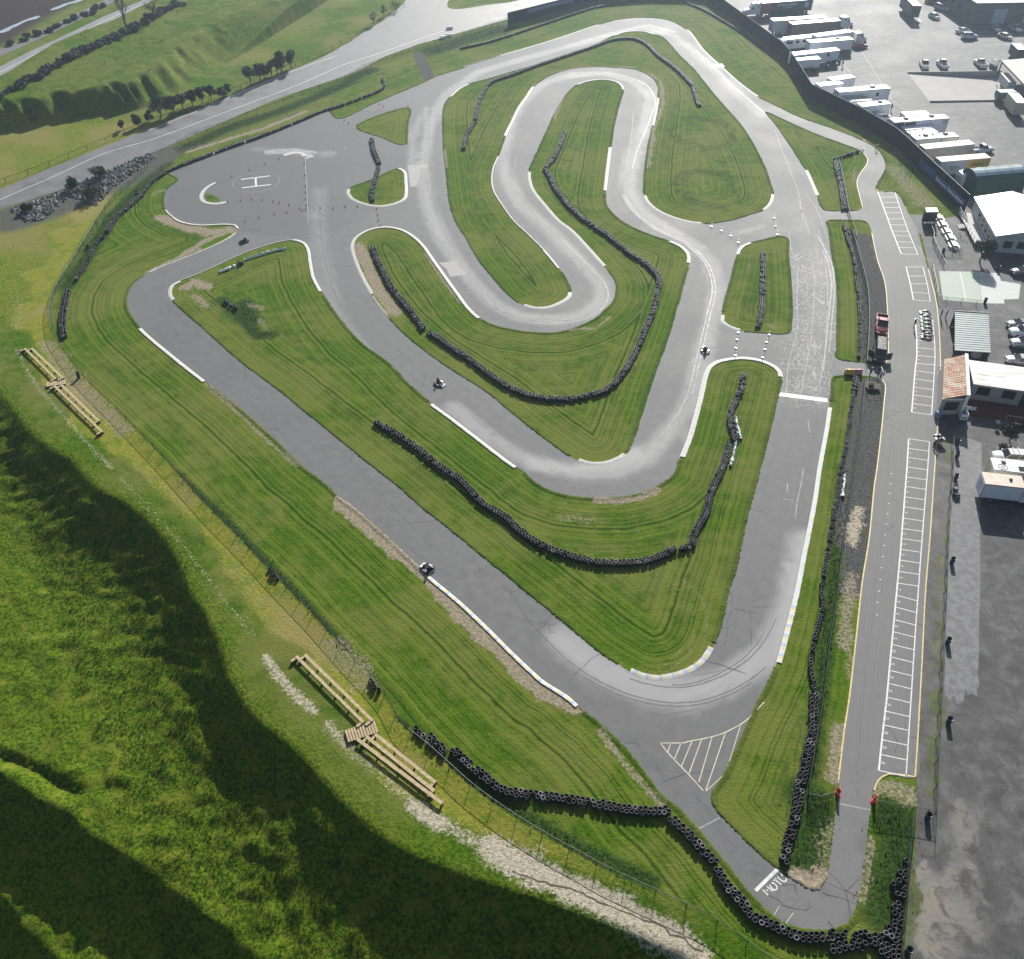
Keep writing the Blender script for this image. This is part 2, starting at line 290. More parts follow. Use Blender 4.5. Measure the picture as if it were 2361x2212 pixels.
# ------------------------------------------------------------------ ground
def axis(lo, hi, segs):
    """segs: (until, step)"""
    v = [lo]
    for until, st in segs:
        while v[-1] < until - 1e-6: v.append(v[-1] + st)
    return np.array(v)
xs = np.concatenate([[-900, -600, -400, -300, -240, -210], axis(-190, 0, [(-85, .8), (28, .42), (176, .85)]), [190, 220, 280, 400, 600, 900]])
ys = np.concatenate([[-700, -400, -200, -100, -50, -20, 0], axis(10, 0, [(22, 1.), (125, .42), (348, .85)]), [360, 385, 420, 480, 600, 800, 1000, 1300]])
GX, GY = np.meshgrid(xs, ys); shp = GX.shape; X = GX.ravel(); Y = GY.ravel()
Z = terrain(X, Y)
Z[X > 200] = -.03
edge = np.full(X.shape, 1e9)
core = (X > -140) & (X < 130) & (Y < 330) & (Y > 20)
for k, r in RAW.items(): edge[core] = np.minimum(edge[core], seg_dist(X[core], Y[core], r, True))
edge = np.minimum(edge, 60)
d1 = -seg_dist(X, Y, C1P, False, True)
fl = W(FENCE_LINE); df = -seg_dist(X, Y, fl, False, True)          # > 0 on the hill side of the long fence
onhill = (df > 0) & (Y < 215)
dry = sm(0, .8, df) * np.where(onhill, 1, 0) * (1 - sm(3.5, 7.5, df + (vnoise(X, Y, 4, 21) - .5) * 5)) * (1 - sm(-6, -2, d1))
dry = np.maximum(dry, .5 * np.where(onhill & (Y > 105), 1, 0) * sm(0, 3, df) * sm(115, 135, Y) * (1 - sm(-6, 0, d1)))
dgu = seg_dist(X, Y, GUP, False, True); dhi = seg_dist(X, Y, HTP, False, True)
rn = W(ROAD_N); drn = seg_dist(X, Y, rn, False, True); rs_ = W(ROAD_S); drs = seg_dist(X, Y, rs_, False, True)
verge_n = sm(0, 1.2, drn) * sm(0, 8, -dgu + 8) * (Y > 150)
dry = np.maximum(dry, .45 * verge_n * (dgu < 8) * (1 - .6 * vnoise(X, Y, 9, 23)))
hillm = sm(0, 3, dgu) * sm(-3, 0, -dhi) * (Y > 150)
rough = np.maximum(sm(-4, 1, d1) * onhill, hillm * (.15 + .5 * vnoise(X, Y, 11, 22)))
ROUGH_STRIPS = [('1:1010,870 1300,740 1600,640 1800,560 1988,480; 2:100,440 200,400', 2.2), ('2:520,300 640,260 760,220 960,160', 3.5), ('3:690,440 740,540 780,560', 1.6), ('3:1320,830 1420,950 1560,1110 1600,1160', 2.),
    ('6:985,0 1030,160 1075,320 1080,500 1075,760', .9), ('9:960,0 930,300 890,700 860,900 830,1200; 12:790,60 770,300', 1.), ('12:730,420 800,520 760,700 720,850', 2.2), ('12:1150,520 1250,560 1290,700 1230,900 1180,1100', 2.2), ('1:560,1380 640,1240 820,1060 960,930', 1.6),
    ('4:580,20 470,200 380,330', 1.5), ('4:1270,400 1400,520 1480,610 1560,600', 1.3), ('4:1400,420 1450,520', 1.6), ('3:1600,1330 1650,1400', 1.5), ('11:330,10 520,190 760,340 1050,540 1400,740 1800,920', .9), ('7:1000,20 1300,300 1620,640 1988,1040', .7)]
weed = np.zeros(X.shape)
for s_, w_ in ROUGH_STRIPS: weed = np.maximum(weed, 1 - sm(w_ * .5, w_ * 1.3, seg_dist(X, Y, W(s_))))
DIRT = [('9:1010,620 985,760 960,1000', 1.1, .6), ('12:920,40 905,200 895,320', .9, .65), ('3:1240,960 1330,1060 1420,1170', 2.6, .5), ('3:1420,900 1480,1000 1580,1120', 1.5, .55), ('3:1250,880 1330,930', 1.5, .4),('8:0,190 260,430 500,610 700,850 900,1030 1100,1240 1350,1375', .95, .9), ('4:1180,885 1300,990 1500,1180 1700,1350', .4, .6), ('5:115,90 150,170 190,260 250,370 320,470', 1.5, .8), ('5:500,130 600,290 700,420', .5, .7),
    ('5:1330,575 1480,560 1560,500', .35, .7), ('8:1480,185 1600,190 1720,175 1830,125', .55, .8), ('8:1290,280 1380,290 1450,300', .9, .45), ('1:930,1250 1050,1300 1200,1330 1330,1320', 1.7, .8), ('1:930,1240 1000,1290', 1.2, .7), ('4:1040,150 1180,60 1280,20', .8, .75),
    ('4:1060,330 1120,300 1190,330', 1.3, .75), ('4:1120,380 1180,430', 1.1, .6), ('4:840,245 980,175 1150,110', .5, .8), ('2:725,380 1000,300 1250,225 1450,160', .7, .75), ('2:1780,420 1850,470 1860,600 1810,740 1780,960', .55, .75), ('2:1270,410 1400,385 1700,385', .4, .8),
    ('2:985,690 1060,570 1130,480', .5, .5), ('2:1290,550 1240,680', .45, .6), ('2:612,860 618,960', .4, .6), ('6:135,930 110,1050 60,1230', .45, .6), ('3:100,230 250,400 380,520', .7, .6), ('12:700,895 780,920 830,905', 1.0, .95), ('12:950,40 930,200 910,350', .5, .7), ('9:1000,950 985,1200', .5, .6),
    ('12:1150,380 1250,390 1340,420', 1.3, .6), ('12:1100,700 1080,850 1060,1000', .8, .55), ('12:860,600 840,800', 1., .45), ('9:740,300 690,600 650,800 620,950', .4, .7), ('11:1500,60 1650,260 1850,480', .5, .6), ('1:880,1110 930,1090', 1., .5), ('4:1430,430 1500,450', .8, .6), ('4:1480,510 1530,560', .6, .5),
    ('3:1020,960 1010,1050', .6, .5), ('6:530,545 560,555', .8, .5), ('6:420,200 410,300', .5, .4), ('2:690,340 720,330', .8, .4), ('3:900,920 980,900', .3, .4), ('3:1180,950 1300,1050 1400,1150', 1.8, .35), ('3:1300,860 1400,960', 1.3, .4), ('1:1080,870 1300,800 1500,740 1750,640', .8, .8), ('6:1120,80 1150,200', .5, .5),
    ('4:270,660 330,740 420,860 560,1010 700,1150', 1.7, .55), ('8:0,1020 70,1110 150,1220', 2.0, .5), ('7:1890,1020 1960,1120', 1.8, .5), ('7:1350,560 1500,760', 1.0, .35), ('7:900,60 1000,160', 1.0, .3), ('4:110,400 100,560', 1.2, .4)]
dirt = np.zeros(X.shape)
nz = vnoise(X, Y, 1.1, 31) * .7 + vnoise(X, Y, .6, 32) * .5 + .4
for s_, w_, a_ in DIRT: dirt = np.maximum(dirt, a_ * (1 - sm(w_ * .4, w_ * 1.5, seg_dist(X, Y, W(s_)) * nz)))
PALE = [('11:880,730 980,790 1100,850 1250,920 1400,990 1600,1080 1800,1190 1988,1300; 12:100,1360', 1.75, 1.), ('11:0,90 100,190 250,310 400,430', 1.0, .45), ('11:420,480 520,550 600,590', 1.1, .85), ('7:1520,1080 1600,1190 1700,1310 1800,1390', .7, .75), ('11:-60,20 60,150', .8, .6),
    ('7:690,50 800,170 930,310 1060,450 1200,640 1330,810 1450,950', .4, .4), ('4:95,680 150,800 230,920 420,1130 560,1290 650,1370', .45, .5), ('11:600,590 760,680 890,735', 1.0, .6)]
pale = np.zeros(X.shape)
for s_, w_, a_ in PALE: pale = np.maximum(pale, a_ * (1 - sm(w_ * .2, w_ * 1.45, seg_dist(X, Y, W(s_)) * (nz * .7 + .3))))
GRAVEL = [('6:1065,60 1110,190 1140,330 1150,520 1140,740', 2.6), ('6:1140,880 1130,1050 1100,1250; 9:1080,0 1060,200 1040,420', 2.9), ('9:1030,420 1000,700', 1.2), ('12:1385,0 1375,300', .6), ('1:1040,860 1300,800 1500,740 1700,650', .5), ('2:455,310 475,350 500,400 520,450', 1.5)]
grav = np.zeros(X.shape)
for s_, w_ in GRAVEL: grav = np.maximum(grav, 1 - sm(w_ * .8, w_ * 1.25, seg_dist(X, Y, W(s_)) * (nz * .3 + .7)))
for s_, rs in (('3:190,1075', (5.2, 6.4, 7.5)), ('3:150,760', (6.5, 7.6)), ('2:1330,880', (3.,))):
    q_ = W1(s_); dr_ = np.hypot(X - q_.x, (Y - q_.y) * .8)
    for r_ in rs: weed = np.maximum(weed, .75 * np.exp(-((dr_ - r_ - (vnoise(X, Y, 4, 91) - .5) * 1.4) / .38) ** 2) * (vnoise(X, Y, 5, 92) > .35))
for s_, rs in (('8:1690,830', (6.3, 7.1, 8.3)), ('5:1330,790', (9.3, 10.2)), ('8:1480,330', (5.6,))):
    q_ = W1(s_); dr_ = np.hypot(X - q_.x, (Y - q_.y) * .85)
    for r_ in rs: dirt = np.maximum(dirt, .42 * np.exp(-((dr_ - r_ - (vnoise(X, Y, 5, 93) - .5) * 2.2) / .3) ** 2) * (vnoise(X, Y, 4, 94) > .4))
pale = np.maximum(pale, .9 * (1 - sm(.1, 1.5, seg_dist(X, Y, W('9:1040,230 1015,350 1010,430')) * nz)))
brown = sm(0, 6, seg_dist(X, Y, W('1:-600,520 0,290 180,200 330,100 560,-20 900,-200'), False, True)) * (Y > 200)
mow = (1 - sm(-.3, .6, df)) * (Y < 330) * (1 - hillm) * (1 - verge_n) * (1 - weed)
stony = (1 - sm(0, 3, seg_dist(X, Y, W('1:60,1240 250,1180 450,1090 650,1010 850,890')) - 5.5)) * (drs < -.3)
nx, ny = len(xs), len(ys); I = np.arange(nx * ny).reshape(ny, nx)
F = np.stack([I[:-1, :-1].ravel(), I[:-1, 1:].ravel(), I[1:, 1:].ravel(), I[1:, :-1].ravel()], 1)
def grass_material():
    t = NT('grass_ground'); p = t.pos(); e = t.attr('edge')
    n_big = t.noise(p, .06, 3); n_mid = t.noise(p, .5, 4); n_fine = t.noise(p, 2.6, 5, .7); n_tuft = t.noise(p, 7., 3, .65); n_warp = t.noise(p, .25, 2)
    ew = t.math('ADD', e, t.math('MULTIPLY', n_warp, .5)); ew = t.math('ADD', ew, t.math('MULTIPLY', n_fine, .16))
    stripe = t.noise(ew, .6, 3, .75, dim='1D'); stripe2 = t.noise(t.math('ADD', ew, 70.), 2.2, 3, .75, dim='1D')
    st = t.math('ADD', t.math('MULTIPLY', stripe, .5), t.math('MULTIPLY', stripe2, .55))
    f = t.math('ADD', t.math('MULTIPLY', n_mid, .3), t.math('MULTIPLY', n_fine, .6))
    f = t.math('ADD', f, t.math('MULTIPLY', n_tuft, .25)); f = t.ramp(f, .38, .78)
    mown = t.mix(f, (.022, .072, .003), (.095, .175, .009))
    mown = t.mix(t.math('MULTIPLY', t.ramp(t.math('ADD', n_big, t.math('MULTIPLY', n_mid, .45)), .6, .84), .8), mown, (.155, .165, .04)); mown = t.mix(t.math('MULTIPLY', t.ramp(t.noise(p, .11, 4, .6, .7), .54, .72), .55), mown, (.028, .07, .006))
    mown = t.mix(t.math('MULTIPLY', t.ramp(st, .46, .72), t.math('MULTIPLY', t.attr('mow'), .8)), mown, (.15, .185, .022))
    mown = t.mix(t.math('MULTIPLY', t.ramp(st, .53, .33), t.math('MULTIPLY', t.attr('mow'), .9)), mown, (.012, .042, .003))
    rgh = t.mix(t.ramp(n_fine, .35, .65), (.02, .055, .003), (.125, .185, .012)); rgh = t.mix(t.ramp(n_mid, .5, .75), rgh, (.15, .17, .02))
    col = t.mix(t.attr('rough'), mown, rgh)
    wd = t.mix(t.ramp(n_fine, .35, .7), (.014, .036, .008), (.055, .1, .02)); col = t.mix(t.attr('weed'), col, wd)
    dr = t.mix(t.ramp(n_fine, .3, .7), (.15, .17, .02), (.28, .27, .045)); dr = t.mix(t.ramp(n_mid, .45, .68), dr, (.12, .18, .018))
    dr = t.mix(t.ramp(n_big, .5, .62), dr, (.25, .22, .07))
    col = t.mix(t.ramp(t.math('ADD', t.attr('dry'), t.math('MULTIPLY', t.math('SUBTRACT', n_fine, .5), .8)), .2, .75), col, dr)
    br = t.mix(t.ramp(n_fine, .35, .7), (.03, .022, .02), (.075, .055, .048)); br = t.mix(t.ramp(t.noise(t.scale(p, (.03, .12, .1)), 1., 3), .5, .7), br, (.05, .055, .035))
    col = t.mix(t.attr('brown'), col, br)
    sto = t.mix(t.ramp(n_tuft, .4, .6), (.04, .045, .03), (.15, .15, .13)); col = t.mix(t.attr('stony'), col, sto)
    gv = t.mix(t.ramp(n_fine, .35, .65), (.055, .056, .058), (.12, .118, .11)); gv = t.mix(t.ramp(n_mid, .55, .7), gv, (.09, .1, .045))
    col = t.mix(t.ramp(t.math('ADD', t.attr('gravel'), t.math('MULTIPLY', t.math('SUBTRACT', n_fine, .5), .7)), .3, .6), col, gv)
    dt = t.mix(t.ramp(n_fine, .3, .7), (.19, .155, .1), (.36, .31, .23))
    k = t.math('ADD', t.math('MULTIPLY', t.math('SUBTRACT', n_fine, .5), 1.1), t.math('MULTIPLY', t.math('SUBTRACT', n_tuft, .5), .7))
    col = t.mix(t.ramp(t.math('ADD', t.attr('dirt'), k), .3, .75), col, dt)
    pl = t.mix(t.ramp(n_fine, .3, .7), (.3, .26, .18), (.52, .47, .37))
    col = t.mix(t.ramp(t.math('ADD', t.attr('pale'), t.math('MULTIPLY', k, 1.5)), .3, .85), col, pl)
    h = t.math('ADD', t.math('MULTIPLY', n_fine, .6), t.math('MULTIPLY', n_tuft, .4)); h = t.math('ADD', h, t.math('MULTIPLY', st, .25))
    t.bump(h, .8, .22); return t.fin(col, .9, spec=.04)
M['grass'] = grass_material()
RUT = '11:1000,860 1120,905 1250,945 1400,985 1490,1045 1600,1080 1720,1130 1800,1150 1880,1190 1900,1225 1988,1245; 12:60,1275 150,1330'
AT = dict(edge=edge, rough=rough, weed=weed, dry=dry, dirt=dirt, pale=pale, gravel=grav, brown=brown, mow=mow, stony=stony)
g_o = link(bpy.data.objects.new('ground', npmesh('ground', np.stack([X, Y, Z], 1), F, M['grass'], AT))); tag(g_o, kind='structure')
# ------------------------------------------------------------------ asphalt sheets (constrained triangulation with interior points for tyre polish and painted sun glint)
def cdt_sheet(name, outer, holes, z, mat, attrs_of, gap=1.3, zfun=None):
    loops = [A2(outer)] + [A2(h) for h in holes]; V = []; E = []
    for l in loops:
        b = len(V); n = len(l); V += [Vector((float(x), float(y))) for x, y in l]; E += [(b + i, b + (i + 1) % n) for i in range(n)]
    lo = loops[0].min(0); hi = loops[0].max(0); gx, gy = np.meshgrid(np.arange(lo[0], hi[0], gap), np.arange(lo[1], hi[1], gap)); gx = gx.ravel(); gy = gy.ravel()
    gx = gx + rng.uniform(-.25, .25, gx.shape) * gap; gy = gy + rng.uniform(-.25, .25, gy.shape) * gap
    ok = inside(gx, gy, loops[0])
    for h in loops[1:]: ok &= ~inside(gx, gy, h)
    for l in loops: ok[ok] &= seg_dist(gx[ok], gy[ok], l, True) > gap * .4
    V += [Vector((float(x), float(y))) for x, y in zip(gx[ok], gy[ok])]
    r = mg.delaunay_2d_cdt(V, E, [], 0, 1e-4); v = np.array([(p.x, p.y) for p in r[0]]); f = np.array([q for q in r[2] if len(q) == 3])
    c = v[f].mean(1); keep = inside(c[:, 0], c[:, 1], loops[0])
    for h in loops[1:]: keep &= ~inside(c[:, 0], c[:, 1], h)
    f = f[keep]; zz = np.full(len(v), z) if zfun is None else zfun(v[:, 0], v[:, 1])
    o = link(bpy.data.objects.new(name, npmesh(name, np.column_stack([v, zz]), f, mat, attrs_of(v[:, 0], v[:, 1])))); return tag(o, kind='structure')
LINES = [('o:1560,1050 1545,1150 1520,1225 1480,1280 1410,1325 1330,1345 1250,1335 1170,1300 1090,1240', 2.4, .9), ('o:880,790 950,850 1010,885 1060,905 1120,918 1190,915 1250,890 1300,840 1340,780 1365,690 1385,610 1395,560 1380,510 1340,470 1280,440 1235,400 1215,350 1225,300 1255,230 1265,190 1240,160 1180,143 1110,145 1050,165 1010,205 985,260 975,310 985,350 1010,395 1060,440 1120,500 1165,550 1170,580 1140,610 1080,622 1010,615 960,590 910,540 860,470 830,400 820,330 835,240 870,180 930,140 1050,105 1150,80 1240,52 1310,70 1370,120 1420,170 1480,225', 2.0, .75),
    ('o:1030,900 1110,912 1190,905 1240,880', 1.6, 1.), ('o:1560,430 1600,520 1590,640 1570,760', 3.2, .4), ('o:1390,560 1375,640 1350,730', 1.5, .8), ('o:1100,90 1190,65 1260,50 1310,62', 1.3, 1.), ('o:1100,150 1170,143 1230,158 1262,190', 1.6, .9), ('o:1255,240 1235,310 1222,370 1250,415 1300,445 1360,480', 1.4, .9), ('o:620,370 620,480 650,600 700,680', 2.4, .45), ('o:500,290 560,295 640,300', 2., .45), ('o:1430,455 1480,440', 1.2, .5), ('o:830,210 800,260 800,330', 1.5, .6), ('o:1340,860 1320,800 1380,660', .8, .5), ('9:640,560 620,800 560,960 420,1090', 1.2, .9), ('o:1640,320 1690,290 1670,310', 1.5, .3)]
def wear_glint(x, y):
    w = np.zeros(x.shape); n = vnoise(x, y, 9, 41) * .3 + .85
    for s_, wd, a in LINES: w = np.maximum(w, a * (1 - sm(wd * .25, wd * 1.5, seg_dist(x, y, W(s_)) * n)))  # pale racing-line bands: tyre polish plus sun glint painted as colour
    crk = 1 - sm(-.5, 2.5, seg_dist(x, y, W('6:740,120 770,300 780,500 760,700 730,930')) - 2.8); crk *= sm(0, 3, Y0 - y)
    ed = np.full(x.shape, 9.)
    for l in RAW.values(): ed = np.minimum(ed, seg_dist(x, y, l, True))
    old = inside(x, y, W('1:960,985 1400,800 1870,635 1950,690 1988,640; 2:400,610 395,830 395,1090 60,1300; 4:1770,60 1360,20; 1:1360,1300 1040,1280 940,1180')).astype(float)
    pit = inside(x, y, W('3:520,585 900,740 1140,850 1200,950 1150,1100 1260,1100 1420,1450; 6:1520,700 1500,1000; 9:1480,200 1400,1200; 12:1380,330 1200,300 1120,500 1040,1100 900,1220 700,1200 500,1080 580,850 830,960 900,500; 9:980,1300 1060,650 1140,0; 6:1190,1000 1200,860 920,830 920,735 1205,740 1200,450 1110,20; 3:1060,1240 850,1230 850,1200 1060,1190 1030,1040 1095,900 700,720')).astype(float)
    return dict(worn_or_glint=w, crack=crk, edge=ed, old=old, pit=pit)
Y0 = W1('6:750,100').y
def asphalt_material(name, base, hi, tint=(.5, .47, .42), lot=False):
    t = NT(name); p = t.pos(); n_b = t.noise(p, .08, 4); n_m = t.noise(p, .7, 4); n_f = t.noise(p, 9, 4, .7); n_s = t.noise(t.scale(p, (.9, .9, 1)), .35, 5, .7, .6)
    lo = tuple(c * .78 for c in base); col = t.mix(t.ramp(n_b, .3, .7), lo, base); col = t.mix(t.math('MULTIPLY', t.ramp(n_m, .3, .75), .55), col, tuple(c * 1.22 for c in base))
    col = t.mix(t.math('MULTIPLY', t.ramp(n_f, .4, .68), .42), col, tuple(c * .55 for c in base)); col = t.mix(t.math('MULTIPLY', t.ramp(t.noise(p, 22, 2, .6), .55, .75), .3), col, tuple(c * 1.7 for c in base))
    if lot:
        col = t.mix(t.ramp(t.math('ADD', t.attr('dusty'), t.math('MULTIPLY', t.math('SUBTRACT', n_s, .5), 1.7)), .45, .9), col, (.19, .18, .16))
        col = t.mix(t.ramp(t.math('ADD', t.attr('lightlot'), t.math('MULTIPLY', t.math('SUBTRACT', n_m, .5), .35)), .45, .55), col, hi)
        col = t.mix(t.ramp(t.math('ADD', t.attr('dirt'), t.math('MULTIPLY', t.math('SUBTRACT', n_s, .5), 1.6)), .4, .85), col, (.22, .2, .165))
        gv = t.mix(t.ramp(n_f, .35, .65), (.05, .05, .05), (.13, .125, .115))
        col = t.mix(t.ramp(t.math('ADD', t.attr('gravel'), t.math('MULTIPLY', t.math('SUBTRACT', n_m, .5), .6)), .35, .6), col, gv)
        wd = t.mix(t.ramp(n_f, .35, .65), (.04, .06, .015), (.12, .13, .03))
        col = t.mix(t.ramp(t.math('ADD', t.attr('weed'), t.math('MULTIPLY', t.math('SUBTRACT', n_s, .5), 1.6)), .35, .6), col, wd)
        mot = t.noise(p, .45, 6, .75, .5); col = t.mix(t.math('MULTIPLY', t.ramp(mot, .48, .66), .75), col, tuple(c * 1.75 for c in base)); col = t.mix(t.math('MULTIPLY', t.ramp(mot, .5, .34), .7), col, tuple(c * .5 for c in base))
    else:
        col = t.mix(t.math('MULTIPLY', t.attr('old'), .75), col, (.105, .106, .109)); col = t.mix(t.math('MULTIPLY', t.attr('pit'), .6), col, (.19, .188, .182))
        e_ = t.math('ADD', t.attr('edge'), t.math('MULTIPLY', n_b, 1.2)); sk = t.noise(e_, 1.4, 4, .7, dim='1D'); sk2 = t.noise(t.math('ADD', e_, 40.), 4.5, 3, .7, dim='1D')
        col = t.mix(t.math('MULTIPLY', t.ramp(sk, .5, .72), t.ramp(t.attr('edge'), 6., 3., 0., .35)), col, tuple(c * 1.4 for c in base)); col = t.mix(t.math('MULTIPLY', t.ramp(sk2, .5, .3), t.ramp(t.attr('edge'), 6., 3.5, 0., .3)), col, tuple(c * .6 for c in base))
        wv = t.math('ADD', t.attr('worn_or_glint'), t.math('MULTIPLY', t.math('SUBTRACT', n_s, .5), .1)); wv = t.math('ADD', wv, t.math('MULTIPLY', t.math('SUBTRACT', sk, .5), .7)); col = t.mix(t.math('MULTIPLY', t.ramp(wv, .1, 1.1), .85), col, hi)  # sun glint on the polished line mixed into the base colour
        # pale sealed cracks on the start straight
        v = t.n.new('ShaderNodeTexVoronoi'); v.feature = 'DISTANCE_TO_EDGE'; t.put(v.inputs['Vector'], t.scale(t.mix(.2, p, t.noise(p, 2.0, 4)), (1.75, 1.25, .0))); v.inputs['Scale'].default_value = 1.; v.inputs['Randomness'].default_value = .8
        gate = t.math('MULTIPLY', t.ramp(v.outputs['Distance'], .05, .02), t.math('MULTIPLY', t.attr('crack'), t.ramp(t.noise(p, .4, 4, .65), .4, .5)))
        col = t.mix(t.math('MULTIPLY', gate, .8), col, (.4, .395, .375))
        # dark hairline cracks everywhere
        v2 = t.n.new('ShaderNodeTexVoronoi'); v2.feature = 'DISTANCE_TO_EDGE'; t.put(v2.inputs['Vector'], t.scale(t.mix(.2, p, t.noise(p, .5, 3)), (.09, .13, 0.))); v2.inputs['Scale'].default_value = 1.
        col = t.mix(t.math('MULTIPLY', t.ramp(v2.outputs['Distance'], .006, .001), t.ramp(t.noise(p, .12, 2), .5, .6, 0, .55)), col, (.03, .03, .03))
        col = t.mix(t.math('MULTIPLY', t.ramp(t.math('ADD', t.attr('edge'), t.math('MULTIPLY', n_m, .5)), .55, .25), .5), col, (.17, .16, .14))
    t.bump(n_f, .25, .02); return t.fin(col, t.ramp(n_b, .2, .8, .68, .76), spec=.26)
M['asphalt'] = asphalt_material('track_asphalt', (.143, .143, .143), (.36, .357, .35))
M['lot'] = asphalt_material('lot_asphalt', (.082, .081, .081), (.2, .2, .2), lot=True)
cdt_sheet('track', LOOPS['L0'], [LOOPS[h] for h in HOLES], .006, M['asphalt'], wear_glint)
FENCE_B = '0:1560,-60 1660,20 1700,52 1790,112 1822,140 1852,178 1876,214 1930,252 2010,304 2070,345 2110,386 2150,412 2190,445 2232,482'   # foot of the black screen fence
lot_outer = W(FENCE_B) + W('3:1640,1190 1600,1240 1450,1265 1400,1230 1330,1232 1365,1330; 6:1400,30 1440,200 1480,420 1500,600 1500,900; 9:1470,100 1440,500 1405,1050 1385,1360; 12:1375,330 1375,480 1365,640 1330,950 1310,1210 1290,1600 2200,1600; 0:3000,2300 2900,1000 2800,400 2600,0 2450,-330 1750,-330')
def lot_attrs(x, y):
    n = vnoise(x, y, 2, 51) * .7 + .6; mk = lambda s, w, a=1.: a * (1 - sm(w * .5, w * 1.4, seg_dist(x, y, W(s)) * n))
    dusty = np.maximum.reduce([mk('12:1600,500 1680,700 1600,900', 1.6, .8), mk('12:1500,1000 1600,1150 1520,1330', 3., .7), mk('12:1900,500 1700,1000 1800,1300', 3., .35), mk('9:1850,700 1950,1000', 2., .3), mk('y:900,1700 1000,1850', 1.5, .3)])
    light = np.zeros(x.shape)
    dirt = np.maximum.reduce([mk('12:1380,640 1400,800 1430,1000 1400,1300', 1.3, .95), mk('6:1500,860 1490,1050', .7, .5), mk('12:1560,1180 1480,1340', 1.5, .6)])
    grav = np.maximum.reduce([mk('9:1490,100 1500,400 1480,700 1450,1000 1430,1360; 12:1430,200 1400,480', 2.0), mk('12:1440,500 1430,700', 1.6)])
    weed = np.maximum.reduce([mk('9:1545,300 1530,500 1505,900 1490,1360; 12:1470,200 1450,460', .6, .75), mk('12:1345,640 1340,900 1330,1250', .5, .8), mk('6:1470,250 1490,420', .5, .9), mk('6:1570,1190 1540,1400', .5, .6), mk('9:1500,500 1460,640', 1., .45)])
    return dict(dusty=dusty, lightlot=light, dirt=dirt, gravel=grav, weed=weed)
cdt_sheet('paddock', lot_outer, [DOCK], 0.0, M['lot'], lot_attrs, 1.4)
M['lot_light'] = plain('lot_pale_asphalt', (.145, .145, .148), .75, var=.35, scale=1.1, bump=.2)
sheet_later = [('lot_strip', '6:1600,1180 1690,1200 1745,1225; 9:1745,0 1738,200 1735,400 1738,700 1730,900 1728,1100 1722,1180 1732,1240 1715,1270 1722,1310 1690,1290 1670,1300 1650,1260 1640,1340 1600,1350 1590,1300 1560,1330 1532,1290 1545,800 1570,200')]
# access road, highway and the loading ramp
def ribbon(name, poly, wl, wr, z, mat, kind='structure', step=.6, sm_=True, jag=0., alongs=False):
    p = smooth(poly, False, step) if sm_ else A2(poly); d = np.gradient(p, axis=0); d /= np.linalg.norm(d, axis=1)[:, None] + 1e-9; nn = np.column_stack([-d[:, 1], d[:, 0]])
    j = rng.uniform(-jag, jag, (len(p), 2)) if jag else np.zeros((len(p), 2))
    a = p + nn * (wl + j[:, :1]); b = p - nn * (wr + j[:, 1:]); n = len(p); s = np.concatenate([[0], np.cumsum(np.linalg.norm(np.diff(p, axis=0), axis=1))])
    V = np.vstack([np.column_stack([a, np.full(n, z)]), np.column_stack([b, np.full(n, z)])]); i = np.arange(n - 1); Fq = np.stack([i + n, i + n + 1, i + 1, i], 1)
    o = link(bpy.data.objects.new(name, npmesh(name, V, Fq, mat, dict(along=np.concatenate([s, s])) if alongs else None))); return tag(o, kind=kind)
def sheet(name, pts, z, mat, kind='structure'):
    me = bpy.data.meshes.new(name); p = A2(pts); a = .5 * np.sum(p[:, 0] * np.roll(p[:, 1], -1) - np.roll(p[:, 0], -1) * p[:, 1]); p = p if a > 0 else p[::-1]
    me.from_pydata([(x, y, z) for x, y in p], [], [tuple(range(len(p)))]); me.materials.append(mat); o = link(bpy.data.objects.new(name, me)); return tag(o, kind=kind)
M['road'] = plain('road_asphalt', (.125, .124, .126), .6, var=.2, scale=.25)
M['road_far'] = plain('highway_asphalt', (.2, .2, .2), .7, var=.12, scale=.2)
zero = lambda x, y: {}
rd = [tuple(q) for q in smooth(W('1:-400,1250 0,1085 300,960 700,800 1000,680 1300,555 1600,430 1800,350 1988,250; 2:130,195 250,120 330,60 390,0 480,-160'), False, 2.)]
rs2 = [tuple(q) for q in smooth(W('2:1900,-130 1400,0 970,112 600,217 500,242 300,312; 1:1988,432 1600,562 1300,692 1000,822 900,862 650,967 350,1087 0,1200 -400,1340'), False, 2.)]
fork = [tuple(q) for q in smooth(W('2:860,-130 680,-40 625,20 640,50 700,52 850,30 1000,10 1300,-75 1700,-170'), False, 1.)]
cdt_sheet('access_road', rd + fork + rs2, [], .004, M['road'], zero, 3.)
HWY = W('1:-500,700 0,455 250,325 500,205 700,105 900,20 1200,-120 1500,-260')
ribbon('highway', HWY, 6.5, 6.5, .02, M['road_far'], step=3)
ribbon('railway_bed', W('1:-500,530 0,305 200,215 400,120 600,20 900,-130'), 2.2, 2.2, .02, plain('ballast', (.13, .125, .12), .9), step=3)
M['line_white'] = plain('line_white', (.62, .62, .6), .6, var=.2, scale=2.); M['line_faint'] = plain('line_faint', (.33, .33, .32), .7, var=.3, scale=2.); M['line_yellow'] = plain('line_yellow', (.56, .45, .2), .6, var=.25, scale=2.); M['line_cream'] = plain('line_cream', (.5, .46, .33), .6, var=.25, scale=2.)
ribbon('road_line', HWY, 3.6, -3.4, .035, M['line_white'], step=3)
ribbon('road_line', W('1:-400,1325 0,1145 300,1015 600,880 900,790 1300,640 1700,490 1988,365; 2:200,318 400,248 640,165'), .09, .09, .012, M['line_white'])
ribbon('road_line', W('1:850,748 1000,690 1300,565 1600,440 1800,365 1920,325'), .09, .09, .012, M['line_white'])
